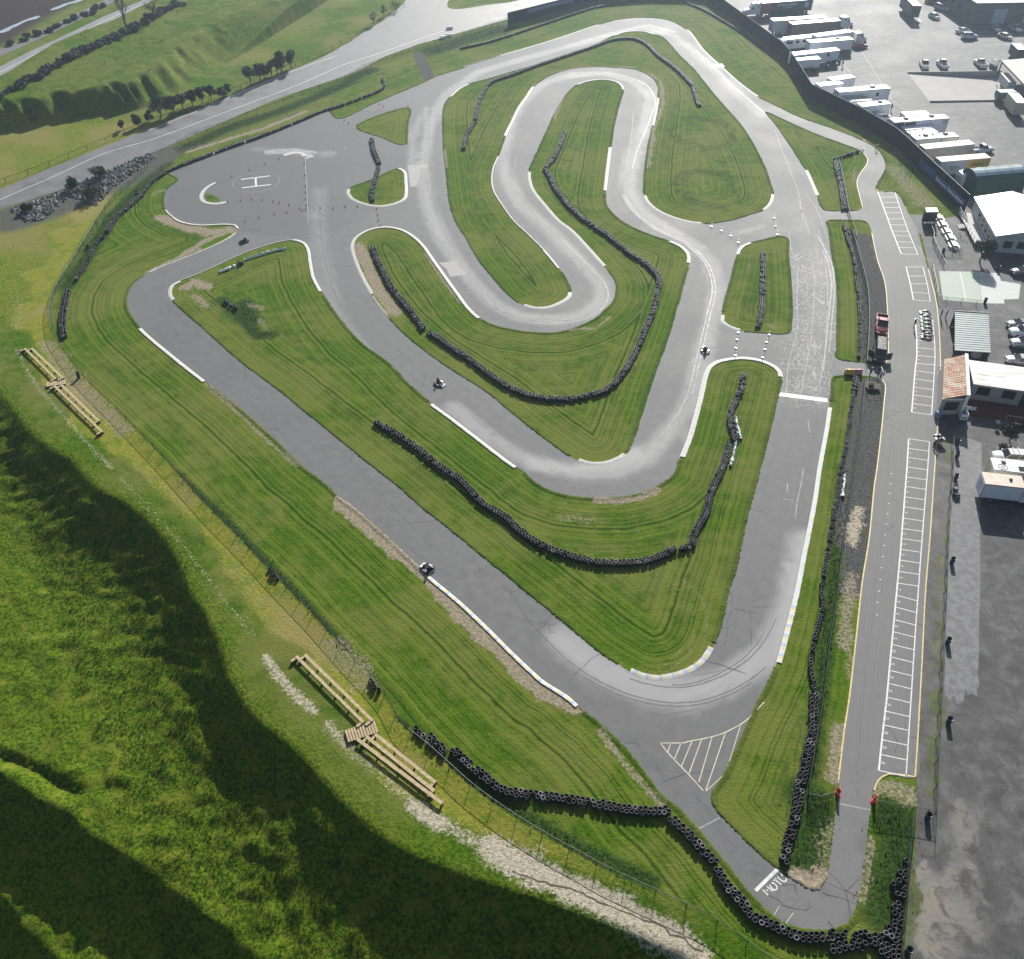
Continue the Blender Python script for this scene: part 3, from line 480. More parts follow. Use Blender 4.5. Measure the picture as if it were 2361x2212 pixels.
for s_ in ('1:0,190 90,150 150,120 230,95', '1:290,60 380,25 470,0'): ribbon('water_channel', W(s_), .9, .9, .04, plain('still_water', (.3, .36, .42), .1), step=2, jag=.5)
# ramp: sinks from its open left end to 1.3 m at the right
dk = [Vector((p.x, p.y, 0)) for p in DOCK]; deep = -1.25; mb = MB()
mb.add([dk[0] + Vector((0, 0, -.01)), dk[1] + Vector((0, 0, -.01)), dk[2] + Vector((0, 0, deep)), dk[3] + Vector((0, 0, deep))], [(0, 1, 2, 3)])
mb.build('ramp', plain('ramp_concrete', (.3, .285, .265), .8, var=.1, scale=.4)); tag(bpy.data.objects['ramp'], kind='structure')
def wall(name, pts, h, th, mat, label=None, cat=None, z0=0.0, **kw):
    mb = MB(); p = [Vector((q[0], q[1], 0)) for q in pts]
    for a, b in zip(p[:-1], p[1:]):
        c = (a + b) / 2; d = b - a; mb.box(c.x, c.y, z0 + h / 2, d.length + th * .98, th, h, math.atan2(d.y, d.x))
    o = mb.build(name, mat); return tag(o, label, cat, **kw)
for nm, a, b, lab in (('retaining_wall', dk[0], dk[3], 'long concrete retaining wall along the far edge of the sunken ramp'), ('retaining_wall', dk[1], dk[2], 'concrete retaining wall along the near edge of the sunken ramp'), ('retaining_wall', dk[3], dk[2], 'short concrete end wall closing the deep end of the ramp')):
    wall(nm, [a, b], 1.65, .25, M['concrete'], lab, 'wall', z0=-1.3)
for nm_, s_ in sheet_later: sheet(nm_, W(s_), .005, M['lot_light'])
q_ = smooth(W(RUT), False, .5); q_ += rng.uniform(-.12, .12, q_.shape); ribbon('erosion_rut', q_, .07, .07, -.018, plain('rut_soil', (.09, .075, .05), .95), sm_=False, jag=.05)
# ------------------------------------------------------------------ kerbs, grass verges, painted markings
def kerb_material(name, cols, seg, worn_or_glint=.25):
    t = NT(name); a = t.attr('along'); p = t.pos(); n = t.noise(p, 2.2, 4, .7); nb = t.noise(p, 9, 3)
    if len(cols) == 1: col = t.mix(t.ramp(t.math('FRACT', t.math('MULTIPLY', a, 1 / seg)), .9, .97), cols[0], tuple(c * .72 for c in cols[0]))
    else:
        f = t.math('FRACT', t.math('MULTIPLY', a, 1 / seg)); k = len(cols); col = cols[0]
        for i in range(1, k): col = t.mix(t.ramp(f, i / k - .005, i / k + .005), col, cols[i])
    col = t.mix(t.math('MULTIPLY', t.ramp(n, .5, .72), worn_or_glint * 2), col, (.3, .28, .25)); col = t.mix(t.math('MULTIPLY', t.ramp(nb, .5, .7), .2), col, (.2, .19, .17))
    t.bump(nb, .4, .03); return t.fin(col, .7, spec=.25)
M['kerb'] = kerb_material('painted_kerb', [(.56, .55, .51)], .9, .38)
M['kerb_stripe'] = kerb_material('striped_kerb', [(.62, .6, .52), (.36, .46, .6), (.62, .52, .32), (.6, .58, .5)], 1.5, .25)
M['kerb_fade'] = kerb_material('faded_striped_kerb', [(.6, .6, .58), (.6, .58, .5), (.54, .58, .64), (.6, .6, .57)], 3., .25)
def sub_loop(loop, a, b, longway=False):
    p = LOOPS[loop]; n = len(p); a = W(a)[0]; b = W(b)[0]; i = int(np.argmin((p[:, 0] - a.x) ** 2 + (p[:, 1] - a.y) ** 2)); j = int(np.argmin((p[:, 0] - b.x) ** 2 + (p[:, 1] - b.y) ** 2))
    f = [(i + k) % n for k in range((j - i) % n + 1)]; r = [(i - k) % n for k in range((i - j) % n + 1)]
    idx = f if (len(f) < len(r)) != longway else r
    KERBED.setdefault(loop, set()).update(idx); return p[idx]
KERBED = {}
def area(p): p = A2(p); return .5 * np.sum(p[:, 0] * np.roll(p[:, 1], -1) - np.roll(p[:, 0], -1) * p[:, 1])
def grass_side(loop): """+1 when grass lies left of the loop's direction""" ; a = area(LOOPS[loop]); return (-1 if a > 0 else 1) if loop == 'L0' else (1 if a > 0 else -1)
def profile_strip(name, p, offs, mat, closed=False, kind='structure', group=None):
    """offs: (offset towards grass, z); p numpy polyline; grass lies left"""
    p = A2(p); n = len(p); d = (np.roll(p, -1, 0) - np.roll(p, 1, 0)) if closed else np.gradient(p, axis=0); d /= np.linalg.norm(d, axis=1)[:, None] + 1e-9; nn = np.column_stack([-d[:, 1], d[:, 0]])
    s = np.concatenate([[0], np.cumsum(np.linalg.norm(np.diff(p, axis=0), axis=1))]); V = []; A = []
    for o, z in offs: V.append(np.column_stack([p + nn * (o if np.isscalar(o) else o[:, None]), np.full(n, z) if np.isscalar(z) else z])); A.append(s)
    m = len(offs); i = np.arange(n if closed else n - 1); j = (i + 1) % n; Fs = [np.stack([k * n + i, k * n + j, (k + 1) * n + j, (k + 1) * n + i], 1) for k in range(m - 1)]
    if not closed: pass
    o = link(bpy.data.objects.new(name, npmesh(name, np.vstack(V), np.vstack(Fs), mat, dict(along=np.concatenate(A)), smooth_=False))); tag(o, kind=kind); return o
def kerb(loop, a, b, w=.75, mat='kerb', longway=False, inset=.12):
    w *= .8
    p = sub_loop(loop, a, b, longway)
    if (area(LOOPS[loop]) > 0) == (loop == 'L0'): sgn = -1
    else: sgn = 1
    # walk so that grass is on the left
    i0 = np.argmin((LOOPS[loop][:, 0] - p[0, 0]) ** 2 + (LOOPS[loop][:, 1] - p[0, 1]) ** 2); nxt = LOOPS[loop][(i0 + 1) % len(LOOPS[loop])]
    fwd = len(p) > 1 and np.allclose(p[1], nxt); left = sgn if fwd else -sgn
    if left < 0: p = p[::-1]
    q = smooth([tuple(x) for x in p[::2]] + ([tuple(p[-1])] if len(p) % 2 == 0 else []), False, .35)
    wob = rng.uniform(-.03, .03, len(q))
    profile_strip('kerb', q, [(-inset - .02, -.02), (-inset, .012), (-inset + w * .45 + wob, .07), (-inset + w + wob, .085), (-inset + w + .03 + wob, -.04)], M[mat])
kerb('L0', '8:515,620', '8:1372,1362', .6, 'kerb_stripe'); kerb('L0', '4:812,562', '4:1178,868', .7); kerb('L0', '0:345,630', '0:545,536', .32); kerb('L0', '0:549,526', '0:400,501', .55); kerb('L0', '0:400,501', '0:381,483', .3); kerb('L0', '0:1154,129', '0:1380,58', .5)
kerb('L0', '0:1583,70', '0:1746,223', .7); kerb('I9', '0:1912,938', '9:650,760', .72, 'kerb_fade'); kerb('I9', '9:650,762', '9:577,1108', .75, 'kerb_stripe'); kerb('I7', '0:1857,394', '0:1885,453', .85)
kerb('I1', '8:1668,1164', '9:203,1034', .8, 'kerb_stripe'); kerb('I1', '0:397,694', '0:414,649', .8); kerb('I1', '0:414,648', '0:676,553', .28); kerb('I1', '0:676,553', '0:742,672', .7); kerb('I1', '0:995,929', '0:1196,1080', .7); kerb('I1', '0:1567,1056', '0:1803,872', .95)
kerb('I2', '0:857,680', '0:1108,734', .75); kerb('I2', '0:860,682', '0:893,729', .3); kerb('I2', '0:1333,1064', '0:1442,1049', .8); kerb('I2', '0:1590,606', '0:1546,557', .85); kerb('I2', '0:1219,396', '0:1391,614', .8); kerb('I2', '0:1397,440', '0:1410,342', .85); kerb('I2', '0:1331,196', '0:1437,206', .75)
kerb('I3', '0:1207,705', '0:1317,675', .8); kerb('I3', '0:1038,224', '0:1078,195', .8); kerb('I3', '0:1418,82', '0:1510,79', .7); kerb('I3', '0:1166,314', '0:1231,202', .75); kerb('I3', '0:1255,578', '0:1150,360', .3); kerb('I3', '0:1255,578', '0:1289,620', .5); kerb('I3', '0:1504,289', '0:1516,226', .75); kerb('I3', '0:1485,452', '0:1617,516', .75); kerb('I3', '0:1763,485', '0:1785,448', .8)
kerb('I5', '0:1699,588', '0:1732,559', .75); kerb('I5', '0:1664,728', '0:1706,763', .75); kerb('I6B', '0:803,438', '0:921,389', .8, longway=True)
def loose_kerb(s, w, mat='kerb', sm_=True):
    p = smooth(W(s), False, .35) if sm_ else A2(W(s)); profile_strip('kerb', p, [(-w / 2 - .02, 0), (-w / 2, .05), (0, .09), (w / 2, .09), (w / 2 + .02, 0)], M[mat])
loose_kerb('1:1238,1048 1195,1070 1160,1105 1155,1140 1180,1163 1240,1170 1298,1160', .75); loose_kerb('h:955,182 1040,158 1130,146 1195,150 1235,170 1258,197', 1.0)
g6 = smooth(W('1:1182,1112 1215,1118 1262,1152 1215,1160 1186,1150 1176,1130'), True, .5)
# raised grass lip along every asphalt edge (taller uncut blades leaning over the tarmac)
def verge(loop):
    p = LOOPS[loop]; n = len(p); s = grass_side(loop); q = p if s > 0 else p[::-1]; kb = KERBED.get(loop, set()); kb = kb if s > 0 else {n - 1 - i for i in kb}
    fence_pit = W('0:2024,443 2096,495 2130,590 2159,693 2170,860 2157,1080 2136,1362 2118,1702 2112,1793 2048,1787 2024,1803'); pit_l = W('0:1988,350 1999,366 1998,378 1984,398 1975,419 1982,455 1988,479'); pit_m = W('0:2004,519 2010,538 2024,602 2040,651 2046,711 2048,771 2046,828 2036,844'); pit_n = W('0:2032,874 2040,884 2038,932 2030,1013 2022,1080 2016,1120 2004,1241 1988,1342 1975,1462 1959,1603 1955,1630 1947,1682 1935,1783')
    runs = []; cur = []
    for i in range(n):
        bad = i in kb or (loop == 'L0' and seg_dist(np.array([q[i, 0]]), np.array([q[i, 1]]), fence_pit)[0] < 1.) or (loop in ('I7', 'I8', 'I9') and min(seg_dist(np.array([q[i, 0]]), np.array([q[i, 1]]), pl)[0] for pl in (pit_l, pit_m, pit_n)) < .5)
        if loop == 'L0' and 381 < 0: bad = True
        if bad:
            if len(cur) > 4: runs.append(cur)
            cur = []
        else: cur.append(i)
    if len(cur) > 4: runs.append(cur)
    for r in runs:
        pp = smooth([tuple(q[i]) for i in r[::2]], False, .16); m = len(pp)
        e = -rng.uniform(0, .16, m) - .12 * vnoise(pp[:, 0], pp[:, 1], 2., 61); zt = .03 + rng.uniform(0, .07, m)
        VER.append((pp, e, zt))
VER = []
for k in LOOPS: verge(k)
VV = []; FF = []; b = 0
for pp, e, zt in VER:
    n = len(pp); d = np.gradient(pp, axis=0); d /= np.linalg.norm(d, axis=1)[:, None] + 1e-9; nn = np.column_stack([-d[:, 1], d[:, 0]])
    rows = [np.column_stack([pp + nn * e[:, None], np.full(n, .008)]), np.column_stack([pp + nn * (e + .05)[:, None], zt]), np.column_stack([pp + nn * .18, zt * .8]), np.column_stack([pp + nn * .55, np.full(n, -.035)])]
    VV += rows; i = np.arange(n - 1)
    for k in range(3): FF.append(np.stack([k * n + i, k * n + i + 1, (k + 1) * n + i + 1, (k + 1) * n + i], 1) + b)
    b += 4 * n
VV = np.vstack(VV); ex = np.full(len(VV), .2); zf = np.zeros(len(VV)); vd = np.zeros(len(VV))
for s_, w_, a_ in DIRT: vd = np.maximum(vd, a_ * (1 - sm(w_ * .6, w_ * 1.7, seg_dist(VV[:, 0], VV[:, 1], W(s_)))))
tag(link(bpy.data.objects.new('grass_verge', npmesh('grass_verge', VV, np.vstack(FF), M['grass'], dict(edge=ex, weed=np.full(len(VV), .35), mow=zf, dirt=vd)))), kind='structure')
sheet('grass_patch', g6, .012, M['grass'])
# asphalt repairs, joints and cracks
for s_, m_ in (('2:398,948 510,942 512,966 470,972 452,1070 412,1072', (.24, .235, .225)), ('5:575,190 680,180 690,215 735,245 725,258 640,270 620,225', (.23, .225, .215)), ('h:675,110 1130,75 1330,110 1420,120 1440,150 1250,150 960,150 690,170', (.25, .245, .24)), ('h:1262,150 1330,148 1400,195 1275,232', (.3, .3, .29)),
               ('2:1300,360 1300,361 1301,361', (.2, .2, .2)), ('T:0,0' if 0 else '3:190,370 260,365 275,385 200,392', (.19, .19, .188))):
    sheet('asphalt_patch', W(s_), .010, plain('patch_asphalt', m_, .65, var=.22, scale=.9))
M['crack'] = plain('crack_dark', (.055, .055, .055), .9)
for s_, w_ in (('12:850,872 885,885 915,905 935,940 965,970 1000,992 1040,1015', .05), ('12:830,985 900,1005 960,1025 1030,1050', .05), ('12:500,990 540,1010 590,1035 610,1060 650,1072 700,1078 740,1086 780,1062', .05), ('12:870,1150 890,1180 905,1205', .07), ('12:110,430 170,500 250,590', .035), ('12:1190,25 1240,70 1260,110 1250,180', .035), ('12:1330,95 1385,98', .03),
               ('8:980,715 1010,705 1045,690', .04), ('8:1340,1195 1400,1140 1430,1110 1500,1062', .045), ('8:1100,945 1150,925 1190,885 1228,830', .045), ('8:800,592 840,572 878,550', .04), ('8:610,660 660,640 740,622', .03), ('8:940,680 990,720 1080,860 1150,940 1300,1090', .03), ('8:230,290 420,470 640,620', .03), ('9:172,1105 240,1122 300,1145 400,1180', .05), ('9:298,702 315,730 318,800 380,815 450,828', .05), ('9:320,806 295,850 285,960 270,1010', .04), ('9:412,230 470,245 525,262', .04), ('9:360,468 400,460 415,440', .04), ('9:225,915 290,918', .03), ('9:330,1020 390,1030', .03),
               ('4:1600,924 1530,950 1480,965 1390,995', .045), ('4:1772,1055 1680,1090 1560,1140', .03), ('4:1180,570 1100,600', .03), ('h:900,540 960,570 1030,610 1130,660', .05), ('h:560,930 640,955 760,1020', .05), ('11:1640,130 1690,128 1740,150', .03), ('11:1800,230 1830,275 1860,290', .03), ('9:1370,890 1400,898 1425,907', .045), ('8:160,60 420,330 620,520', .025), ('5:280,640 420,760 640,960 900,1180', .025), ('5:1800,700 1740,960 1660,1200', .025), ('6:140,170 190,300 180,440', .04), ('3:1050,780 940,770 915,800', .04)):
    q = smooth(W(s_), False, .45); q += rng.uniform(-.07, .07, q.shape); ribbon('asphalt_crack', q, w_ * .6, w_ * .6, .013, M['crack'], sm_=False, jag=w_ * .5)
M['seal'] = plain('crack_seal', (.36, .35, .33), .7, var=.25, scale=3.)
for s_ in ('6:655,515 750,522 850,532 920,540', '6:780,170 788,330 778,520 765,640 740,780 710,940', '6:690,215 688,400 684,600 640,760 625,930', '6:845,160 862,330 860,470 845,700 815,900', '3:560,740 600,860 640,960 700,1120 720,1260', '3:690,1140 760,1340', '6:900,240 890,330 860,460', '3:740,1120 790,1180 860,1367', '6:640,10 655,120', '6:810,0 870,190', '9:725,0 705,120 690,190 675,290', '9:610,175 670,188', '9:635,90 628,140', '6:750,1090 760,1160', '2:1690,640 1680,780 1660,900 1640,1000', '2:1020,900 1000,1000'):
    q = smooth(W(s_), False, .5); q += rng.uniform(-.05, .05, q.shape); ribbon('crack_seal', q, .04, .04, .013, M['seal'], sm_=False, jag=.025)
M['skid'] = plain('skid_rubber', (.085, .085, .088), .6, var=.3, scale=1.2)
for li, u0, u1, off in ((0, .45, .95, 1.3), (0, .5, .9, 1.75), (0, .3, .8, -.9), (0, .35, .7, -1.35), (1, .06, .2, 1.1), (1, .08, .2, .6), (1, .22, .36, -.8), (1, .5, .58, .9), (1, .6, .68, -1.0), (1, .92, 1., .8), (3, .2, .9, 1.2), (3, .1, .8, 1.65), (8, .2, .8, .7)):
    q = smooth(W(LINES[li][0]), False, .6); n_ = len(q); q = q[int(u0 * n_):int(u1 * n_)]; d_ = np.gradient(q, axis=0); d_ /= np.linalg.norm(d_, axis=1)[:, None]; q = q + np.column_stack([-d_[:, 1], d_[:, 0]]) * (off + np.linspace(-.4, .4, len(q)))[:, None]; ribbon('skid_mark', q, .09, .09, .0085, M['skid'], sm_=False, jag=.04)
# painted lines
LW = dict(z=.014)
def line(s, w, mat='line_white', sm_=False): return ribbon('painted_line', W(s), w / 2, w / 2, .014, M[mat], sm_=sm_)
line('6:583,942 862,978', .95); line('i:20,510 515,25', .32); line('12:112,626 266,545', .11, 'line_faint'); line('12:918,474 1118,514', .12, 'line_faint'); line('12:555,1115 585,1065', .07, 'line_cream'); line('12:615,1172 668,1100', .07, 'line_cream')
line('11:1845,128 1988,126; 12:60,120 150,104 250,78 330,40 395,0; 9:500,1340', .12, 'line_cream', True); line('11:1845,128 1885,180; 12:0,240 70,312 150,402', .12, 'line_cream'); line('12:365,22 280,300 165,405', .08, 'line_cream')
for s_ in ('11:1905,128 1888,180', '11:1965,125 1925,222', '12:85,120 25,262', '12:140,108 68,305', '12:200,95 125,352', '12:277,70 165,398'): line(s_, .1, 'line_cream')
line('h:345,523 762,472', .42); line('h:360,643 775,597', .42); line('h:555,500 562,618', .42)
c0 = W1('h:562,560'); ribbon('painted_line', [(c0.x + 4.9 * math.cos(a) , c0.y + 4.9 * math.sin(a)) for a in np.linspace(0, 6.3, 60)], .035, .035, .014, M['line_faint'], sm_=False)
line('h:1265,200 1275,400 1290,680 1298,880 1312,1150', .1, 'line_faint'); line('h:1620,120 1705,162', .2, 'line_faint'); line('h:1838,55 1838,95', .12, 'line_faint')
for s_ in ('3:1060,300 1150,440 1230,570 1310,640', '3:850,270 1000,420', '3:930,380 965,420'): line(s_, .12, 'line_faint')
line('s:1430,630 1988,615', .2, 'line_faint')
# pit lane: kart stalls with numbers, yellow kerb paint
def stalls(left, right, ys, nums=None):
    L = W(left); Rr = W(right); ribbon('stall_line', L, .09, .09, .014, M['line_white'], sm_=False); ribbon('stall_line', Rr, .06, .06, .014, M['line_white'], sm_=False)
    lp = np.array([(x, y) for x, y in P(left)]); rp = np.array([(x, y) for x, y in P(right)]); prev = None
    for k, y in enumerate(ys):
        xl = np.interp(y, lp[:, 1], lp[:, 0]); sl = (rp[-1, 1] - lp[-1, 1]) if k > len(ys) / 2 else (rp[0, 1] - lp[0, 1]); yr = y + sl; xr = np.interp(yr, rp[:, 1], rp[:, 0])
        a, b = G(xl, y), G(xr, yr); ribbon('stall_line', [a, b], .055, .055, .0145, M['line_white'], sm_=False)
        if nums and prev is not None and k - 1 < len(nums):
            d = (b - a).normalized(); m = (a + prev) / 2 + d * .32; text_on_ground(str(nums[k - 1]), m, math.atan2(d.y, d.x), .42)
        prev = a
def text_mesh(txt, size, mats, name='lettering', shear=0., extrude=0.004, align='CENTER'):
    cu = bpy.data.curves.new(name, 'FONT'); cu.body = txt; cu.size = size; cu.align_x = align; cu.align_y = 'CENTER'; cu.shear = shear; cu.extrude = extrude; cu.resolution_u = 2; cu.offset = size * .012
    o = bpy.data.objects.new(name, cu); COL.objects.link(o); bpy.context.view_layer.update(); me = bpy.data.meshes.new_from_object(o.evaluated_get(bpy.context.evaluated_depsgraph_get())); bpy.data.objects.remove(o); bpy.data.curves.remove(cu)
    me.materials.clear(); me.materials.append(mats); me.name = name; return me
TM = {}
def text_on_ground(txt, loc, rz, size):
    me = TM.setdefault((txt, size), None) or text_mesh(txt, size, M['line_white'], 'stall_number'); TM[(txt, size)] = me
    o = link(bpy.data.objects.new('stall_number', me)); o.location = (loc.x, loc.y, .017); o.rotation_euler = (0, 0, rz); tag(o, kind='structure')
stalls('0:2024,443 2045,500 2057,533 2078,586', '0:2063,443 2082,500 2094,533 2116,587', [443, 455, 467, 479, 491, 505, 519, 533, 544, 558, 571, 586])
stalls('0:2089,616 2099,655 2106,692', '0:2128,616 2138,655 2145,695', [616, 637, 655, 674, 692])
stalls('0:2110,734 2114,788 2114,820 2110,852 2106,900 2102,951', '0:2150,738 2155,790 2156,826 2154,860 2151,910 2148,957', [734, 751, 768, 785, 802, 820, 838, 855, 874, 893, 911, 931, 951], [1, 2, 3, 4, 5, 6, 7, 8, 9, 10, 11, 12])
ys4 = [1012, 1034, 1055, 1077, 1100, 1122, 1146, 1169, 1195, 1219, 1242, 1267, 1292, 1318, 1345, 1373, 1400, 1429, 1457, 1486, 1515, 1546, 1576, 1608, 1640, 1672, 1706, 1740, 1777]
stalls('0:2095,1012 2091,1080 2076,1273 2062,1422 2044,1615 2036,1682 2026,1777', '0:2143,1019 2139,1080 2124,1269 2112,1434 2100,1619 2094,1714 2089,1790', ys4, list(range(3, 31)))
line('9:60,0' if 0 else '0:2010,538 2024,602 2040,651 2046,711 2048,771 2046,828 2036,844', .14, 'line_yellow', True); line('0:2032,874 2040,884 2038,932 2030,1013 2022,1080 2016,1120 2004,1241 1988,1342 1975,1462 1959,1603 1955,1630 1947,1682 1935,1783 1929,1835', .16, 'line_yellow', True)
line('0:2140,620 2158,693 2166,771 2168,860 2161,990 2155,1080 2144,1241 2134,1362 2126,1523 2120,1630 2116,1702 2110,1791', .14, 'line_yellow', True); line('0:2110,1791 2048,1785 2024,1801 2016,1823 2013,1845', .16, 'line_yellow', True)
line('0:1990,352 2000,366 1999,378 1985,398 1976,419 1983,455 1989,478', .12, 'line_yellow', True); line('0:1990,322 2020,342 2038,364 2041,386 2029,410 2021,427 2024,441', .12, 'line_yellow', True); line('0:1905,2012 1915,1944 1922,1880', .08, 'line_cream'); line('0:1980,2085 1985,2050 1999,1976 2010,1870', .08, 'line_cream')
line('6:1390,100 1425,170 1545,190', .08, 'line_faint'); line('6:20,440' if 0 else '0:1700,2130 1742,2104', .02, 'line_faint')
# MOTO in brush strokes
for s_ in ('i:288,608 165,490 290,520 262,415 392,528', 'i:410,300 470,240', 'i:438,268 578,380'): ribbon('painted_letters', W(s_), .065, .065, .0155, M['line_white'], sm_=False)
for s_ in ('i:330,370 400,345 485,420 485,480 430,500 345,425', 'i:505,185 560,160 690,245 690,300 640,315 520,240'):
    q = smooth(W(s_), True, .15); ribbon('painted_letters', np.vstack([q, q[:2]]), .06, .06, .015, M['line_white'], sm_=False)
# ball court paving and picnic paving beside the pit lane
M['court'] = plain('court_concrete', (.36, .42, .34), .75, var=.1, scale=.6); M['court_b'] = plain('court_pale', (.5, .51, .48), .75, var=.08, scale=.6)
sheet('court_paving', W('v:300,735 1000,750 1100,900 1140,1270 1160,1375 380,1310'), .016, M['court']); sheet('court_paving', W('v:1000,750 1480,780 1530,930 1900,990 1920,1010 1880,1290 1590,1300; w:1600,90 1250,85; v:1165,1375 1145,1270 1105,900'), .013, M['court_b'])
ribbon('court_line', W('v:715,760 770,960 838,1340'), .06, .06, .022, M['line_white'], sm_=False)
M['grass_w'] = M['grass']
# ------------------------------------------------------------------ tyre walls
def tyre_mat(name, col, rough): return plain(name, col, rough, var=.35, scale=4., spec=.5)
TY = [tyre_mat('tyre_black', (.005, .005, .007), .55), tyre_mat('tyre_dusty', (.024, .024, .029), .5), tyre_mat('tyre_grey', (.17, .17, .185), .55)]
TPROF = [(.158, .03), (.23, .0), (.256, .045), (.256, .135), (.23, .18), (.2, .192), (.158, .165)]
NT_ = 3
WALLS = [  # photo line of the tops, number of rows, label
    ('11:660,160 730,225 830,310 930,385 1000,405 1060,415 1250,435 1450,465 1640,500 1800,515 1895,505', 2, 'black tyre stack in the double row from the long fence to the lower straight', 'tyres of the row below the mown strip'),
    ('11:1910,555; 12:0,585 50,625 110,695 210,800 280,930 360,1015 440,1115 545,1165 690,1225 840,1235 930,1210', 2, 'black tyre stack in the double row around the outside of the hairpin marked MOTO', 'tyres around the hairpin'),
    ('12:618,800 640,690 665,600 690,490 700,420 708,380 725,300 742,220 760,150 785,50; 9:785,1366 790,1280', 2, 'black tyre stack in the thick row left of the lower pit lane fence', 'tyres of the lower pit lane row'),
    ('9:790,1270 780,1190 768,1140 775,1060 795,960 815,880 840,780 832,700 850,560 868,460 888,330 903,230 922,130 940,10; 6:945,1340 965,1260 985,1130 1002,1010 1015,920', 1, None, None),
    ('6:1018,910 1030,835', 2, None, None), ('3:955,1275 975,1350; 6:985,60 1010,130 1030,280 1045,430 1050,560 1045,725', 1, None, None), ('3:965,1290 985,1340', 1, None, None),
    ('3:912,918 945,1050 965,1195', 3, None, None), ('3:905,905 960,885 1045,858', 1, None, None), ('6:495,125 493,320 482,480 465,550', 2, None, None),
    ('6:385,825 362,920 308,1050 330,1170 345,1200', 2, None, None), ('6:300,1215 265,1340; 9:240,30 200,115 170,240 110,345 90,430', 2, None, None), ('9:75,440 15,450; 8:1950,445 1870,485 1750,525 1600,535 1450,525 1290,480 1150,425 1050,355 930,250 840,200 770,135 700,60 620,5; 5:560,1335 450,1240 330,1160 215,1095', 2, None, None),
    ('5:195,90 230,180 260,240 310,330 400,440 490,560', 2, None, None), ('5:515,580 540,590 640,660 760,740 880,830 1000,905 1120,945 1250,960 1400,950 1550,900 1640,800 1700,700 1760,560 1800,470 1830,350 1838,270 1780,200 1650,110 1540,20; 2:1450,1280 1330,1180 1250,1080 1205,990 1185,960', 2, None, None), ('2:1190,955 1240,890 1275,820 1300,745', 2, None, None),
    ('2:715,845 745,750 785,690', 2, None, None), ('2:785,680 800,600 830,530 875,465 1000,420 1150,365 1300,315 1450,265 1560,225 1620,215 1700,217 1770,250 1830,310 1900,360 1960,410; 3:40,430 95,490', 2, None, None), ('3:95,495 112,560 130,600', 2, None, None),
    ('2:190,790 205,860 235,930', 2, None, None), ('2:230,950 210,1020 192,1090 195,1145', 2, None, None), ('2:253,440 262,490 220,520 130,555 0,603; 1:1870,622 1700,692 1500,772 1300,842', 1, None, None), ('1:1300,842 1100,917 980,965 880,1030 820,1100', 1, None, None), ('1:810,1110 720,1190 660,1240 610,1320', 2, None, None), ('1:590,1350; 4:555,60 500,170 430,280', 1, None, None), ('4:385,340 362,450 355,540 368,610', 2, None, None),
    ('2:700,272 850,238 1000,192 1150,142 1350,75 1500,30 1650,5; 0:1500,-10 1560,-4 1581,4 1621,20 1670,48 1722,80 1754,105 1782,125', 1, None, None), ('2:1250,105 1420,52 1600,12', 1, None, None)]
stk = []
for s_, rows, lab, grp in WALLS:
    z = .56; p = smooth(W(s_, z), False, .5)
    for r in range(rows):
        for x, y, a in walk(p, .515, .26 * (r % 2)):
            o = (r - (rows - 1) / 2) * .47; stk.append((x - math.sin(a) * o + rng.uniform(-.05, .05), y + math.cos(a) * o + rng.uniform(-.06, .06), lab, grp)) if rng.random() > .025 else None
CL1 = '11:532,78 548,97 525,120 565,122 590,136 608,155 548,140 585,160 600,178 565,165 610,190 522,100'
CL2 = 'a:465,570 575,560 545,640 485,700 310,745 465,805 585,775 345,840 335,930 450,910 575,885 690,860 780,605 870,580 965,565 950,680 855,750 740,725 790,825 905,860 970,785 1045,640 1050,740 1155,615 1140,700 1145,800 1268,622 1240,730 1358,590 1275,840 1265,945 1385,910 1375,1020 1390,815 1505,850 1500,950 1490,1040 1620,860 1615,955 1605,1050 1450,550 1460,645 1565,645 1535,725 1640,760 1585,560 1620,495 1410,460 1520,460 1630,405 1520,370 1650,310 1540,285 1510,195 1595,165 1660,120 1520,75 1585,20; 12:1283,1040 1300,1000 1268,990 1310,960 1243,935 1276,915 1310,905 1280,868 1315,868 1322,832 1316,798'
CL3 = '8:185,1208 195,1225 205,1245 230,1265'
CL4 = '11:445,35 465,60 485,80'; CL5 = '7:1540,570 1555,590 1570,605 1585,622'
for s_, lab, grp in ((CL1, 'black tyre stack in the short clump under the long fence', 'tyres of the clump under the long fence'), (CL2, 'black tyre stack in the wide heap filling the corner beside the pit lane bend', 'tyres of the corner heap'), (CL3, None, None), (CL4, 'black tyre stack in the small trio standing against the long fence', 'tyres of the trio at the fence'), (CL5, None, None), ('4:1365,180 1375,188 1385,183', None, None), ('4:1285,405 1300,412 1320,425 1340,432 1352,440', None, None), ('1:780,1090 785,1100', None, None)):
    for q in W(s_, .56): stk.append((q.x, q.y, lab, grp))
keep = []; cell = {}
for q in stk:                                   # drop overlapping stacks
    k = (int(q[0] / .5), int(q[1] / .5)); ok = True
    for i in (-1, 0, 1):
        for j in (-1, 0, 1):
            for o in cell.get((k[0] + i, k[1] + j), ()):
                if (o[0] - q[0]) ** 2 + (o[1] - q[1]) ** 2 < .38 ** 2: ok = False
    if ok: cell.setdefault(k, []).append(q); keep.append(q)
keep.sort(key=lambda q: q[0] ** 2 + q[1] ** 2)
def ring_mesh(n): mb = MB(); mb.lathe(TPROF, n=n, closed=True); return mb
tm = [ring_mesh(18).mesh('tyre', TY[i], True) for i in range(3)]
near = [q for q in keep if q[2]][:300]; nearset = set(id(q) for q in near)
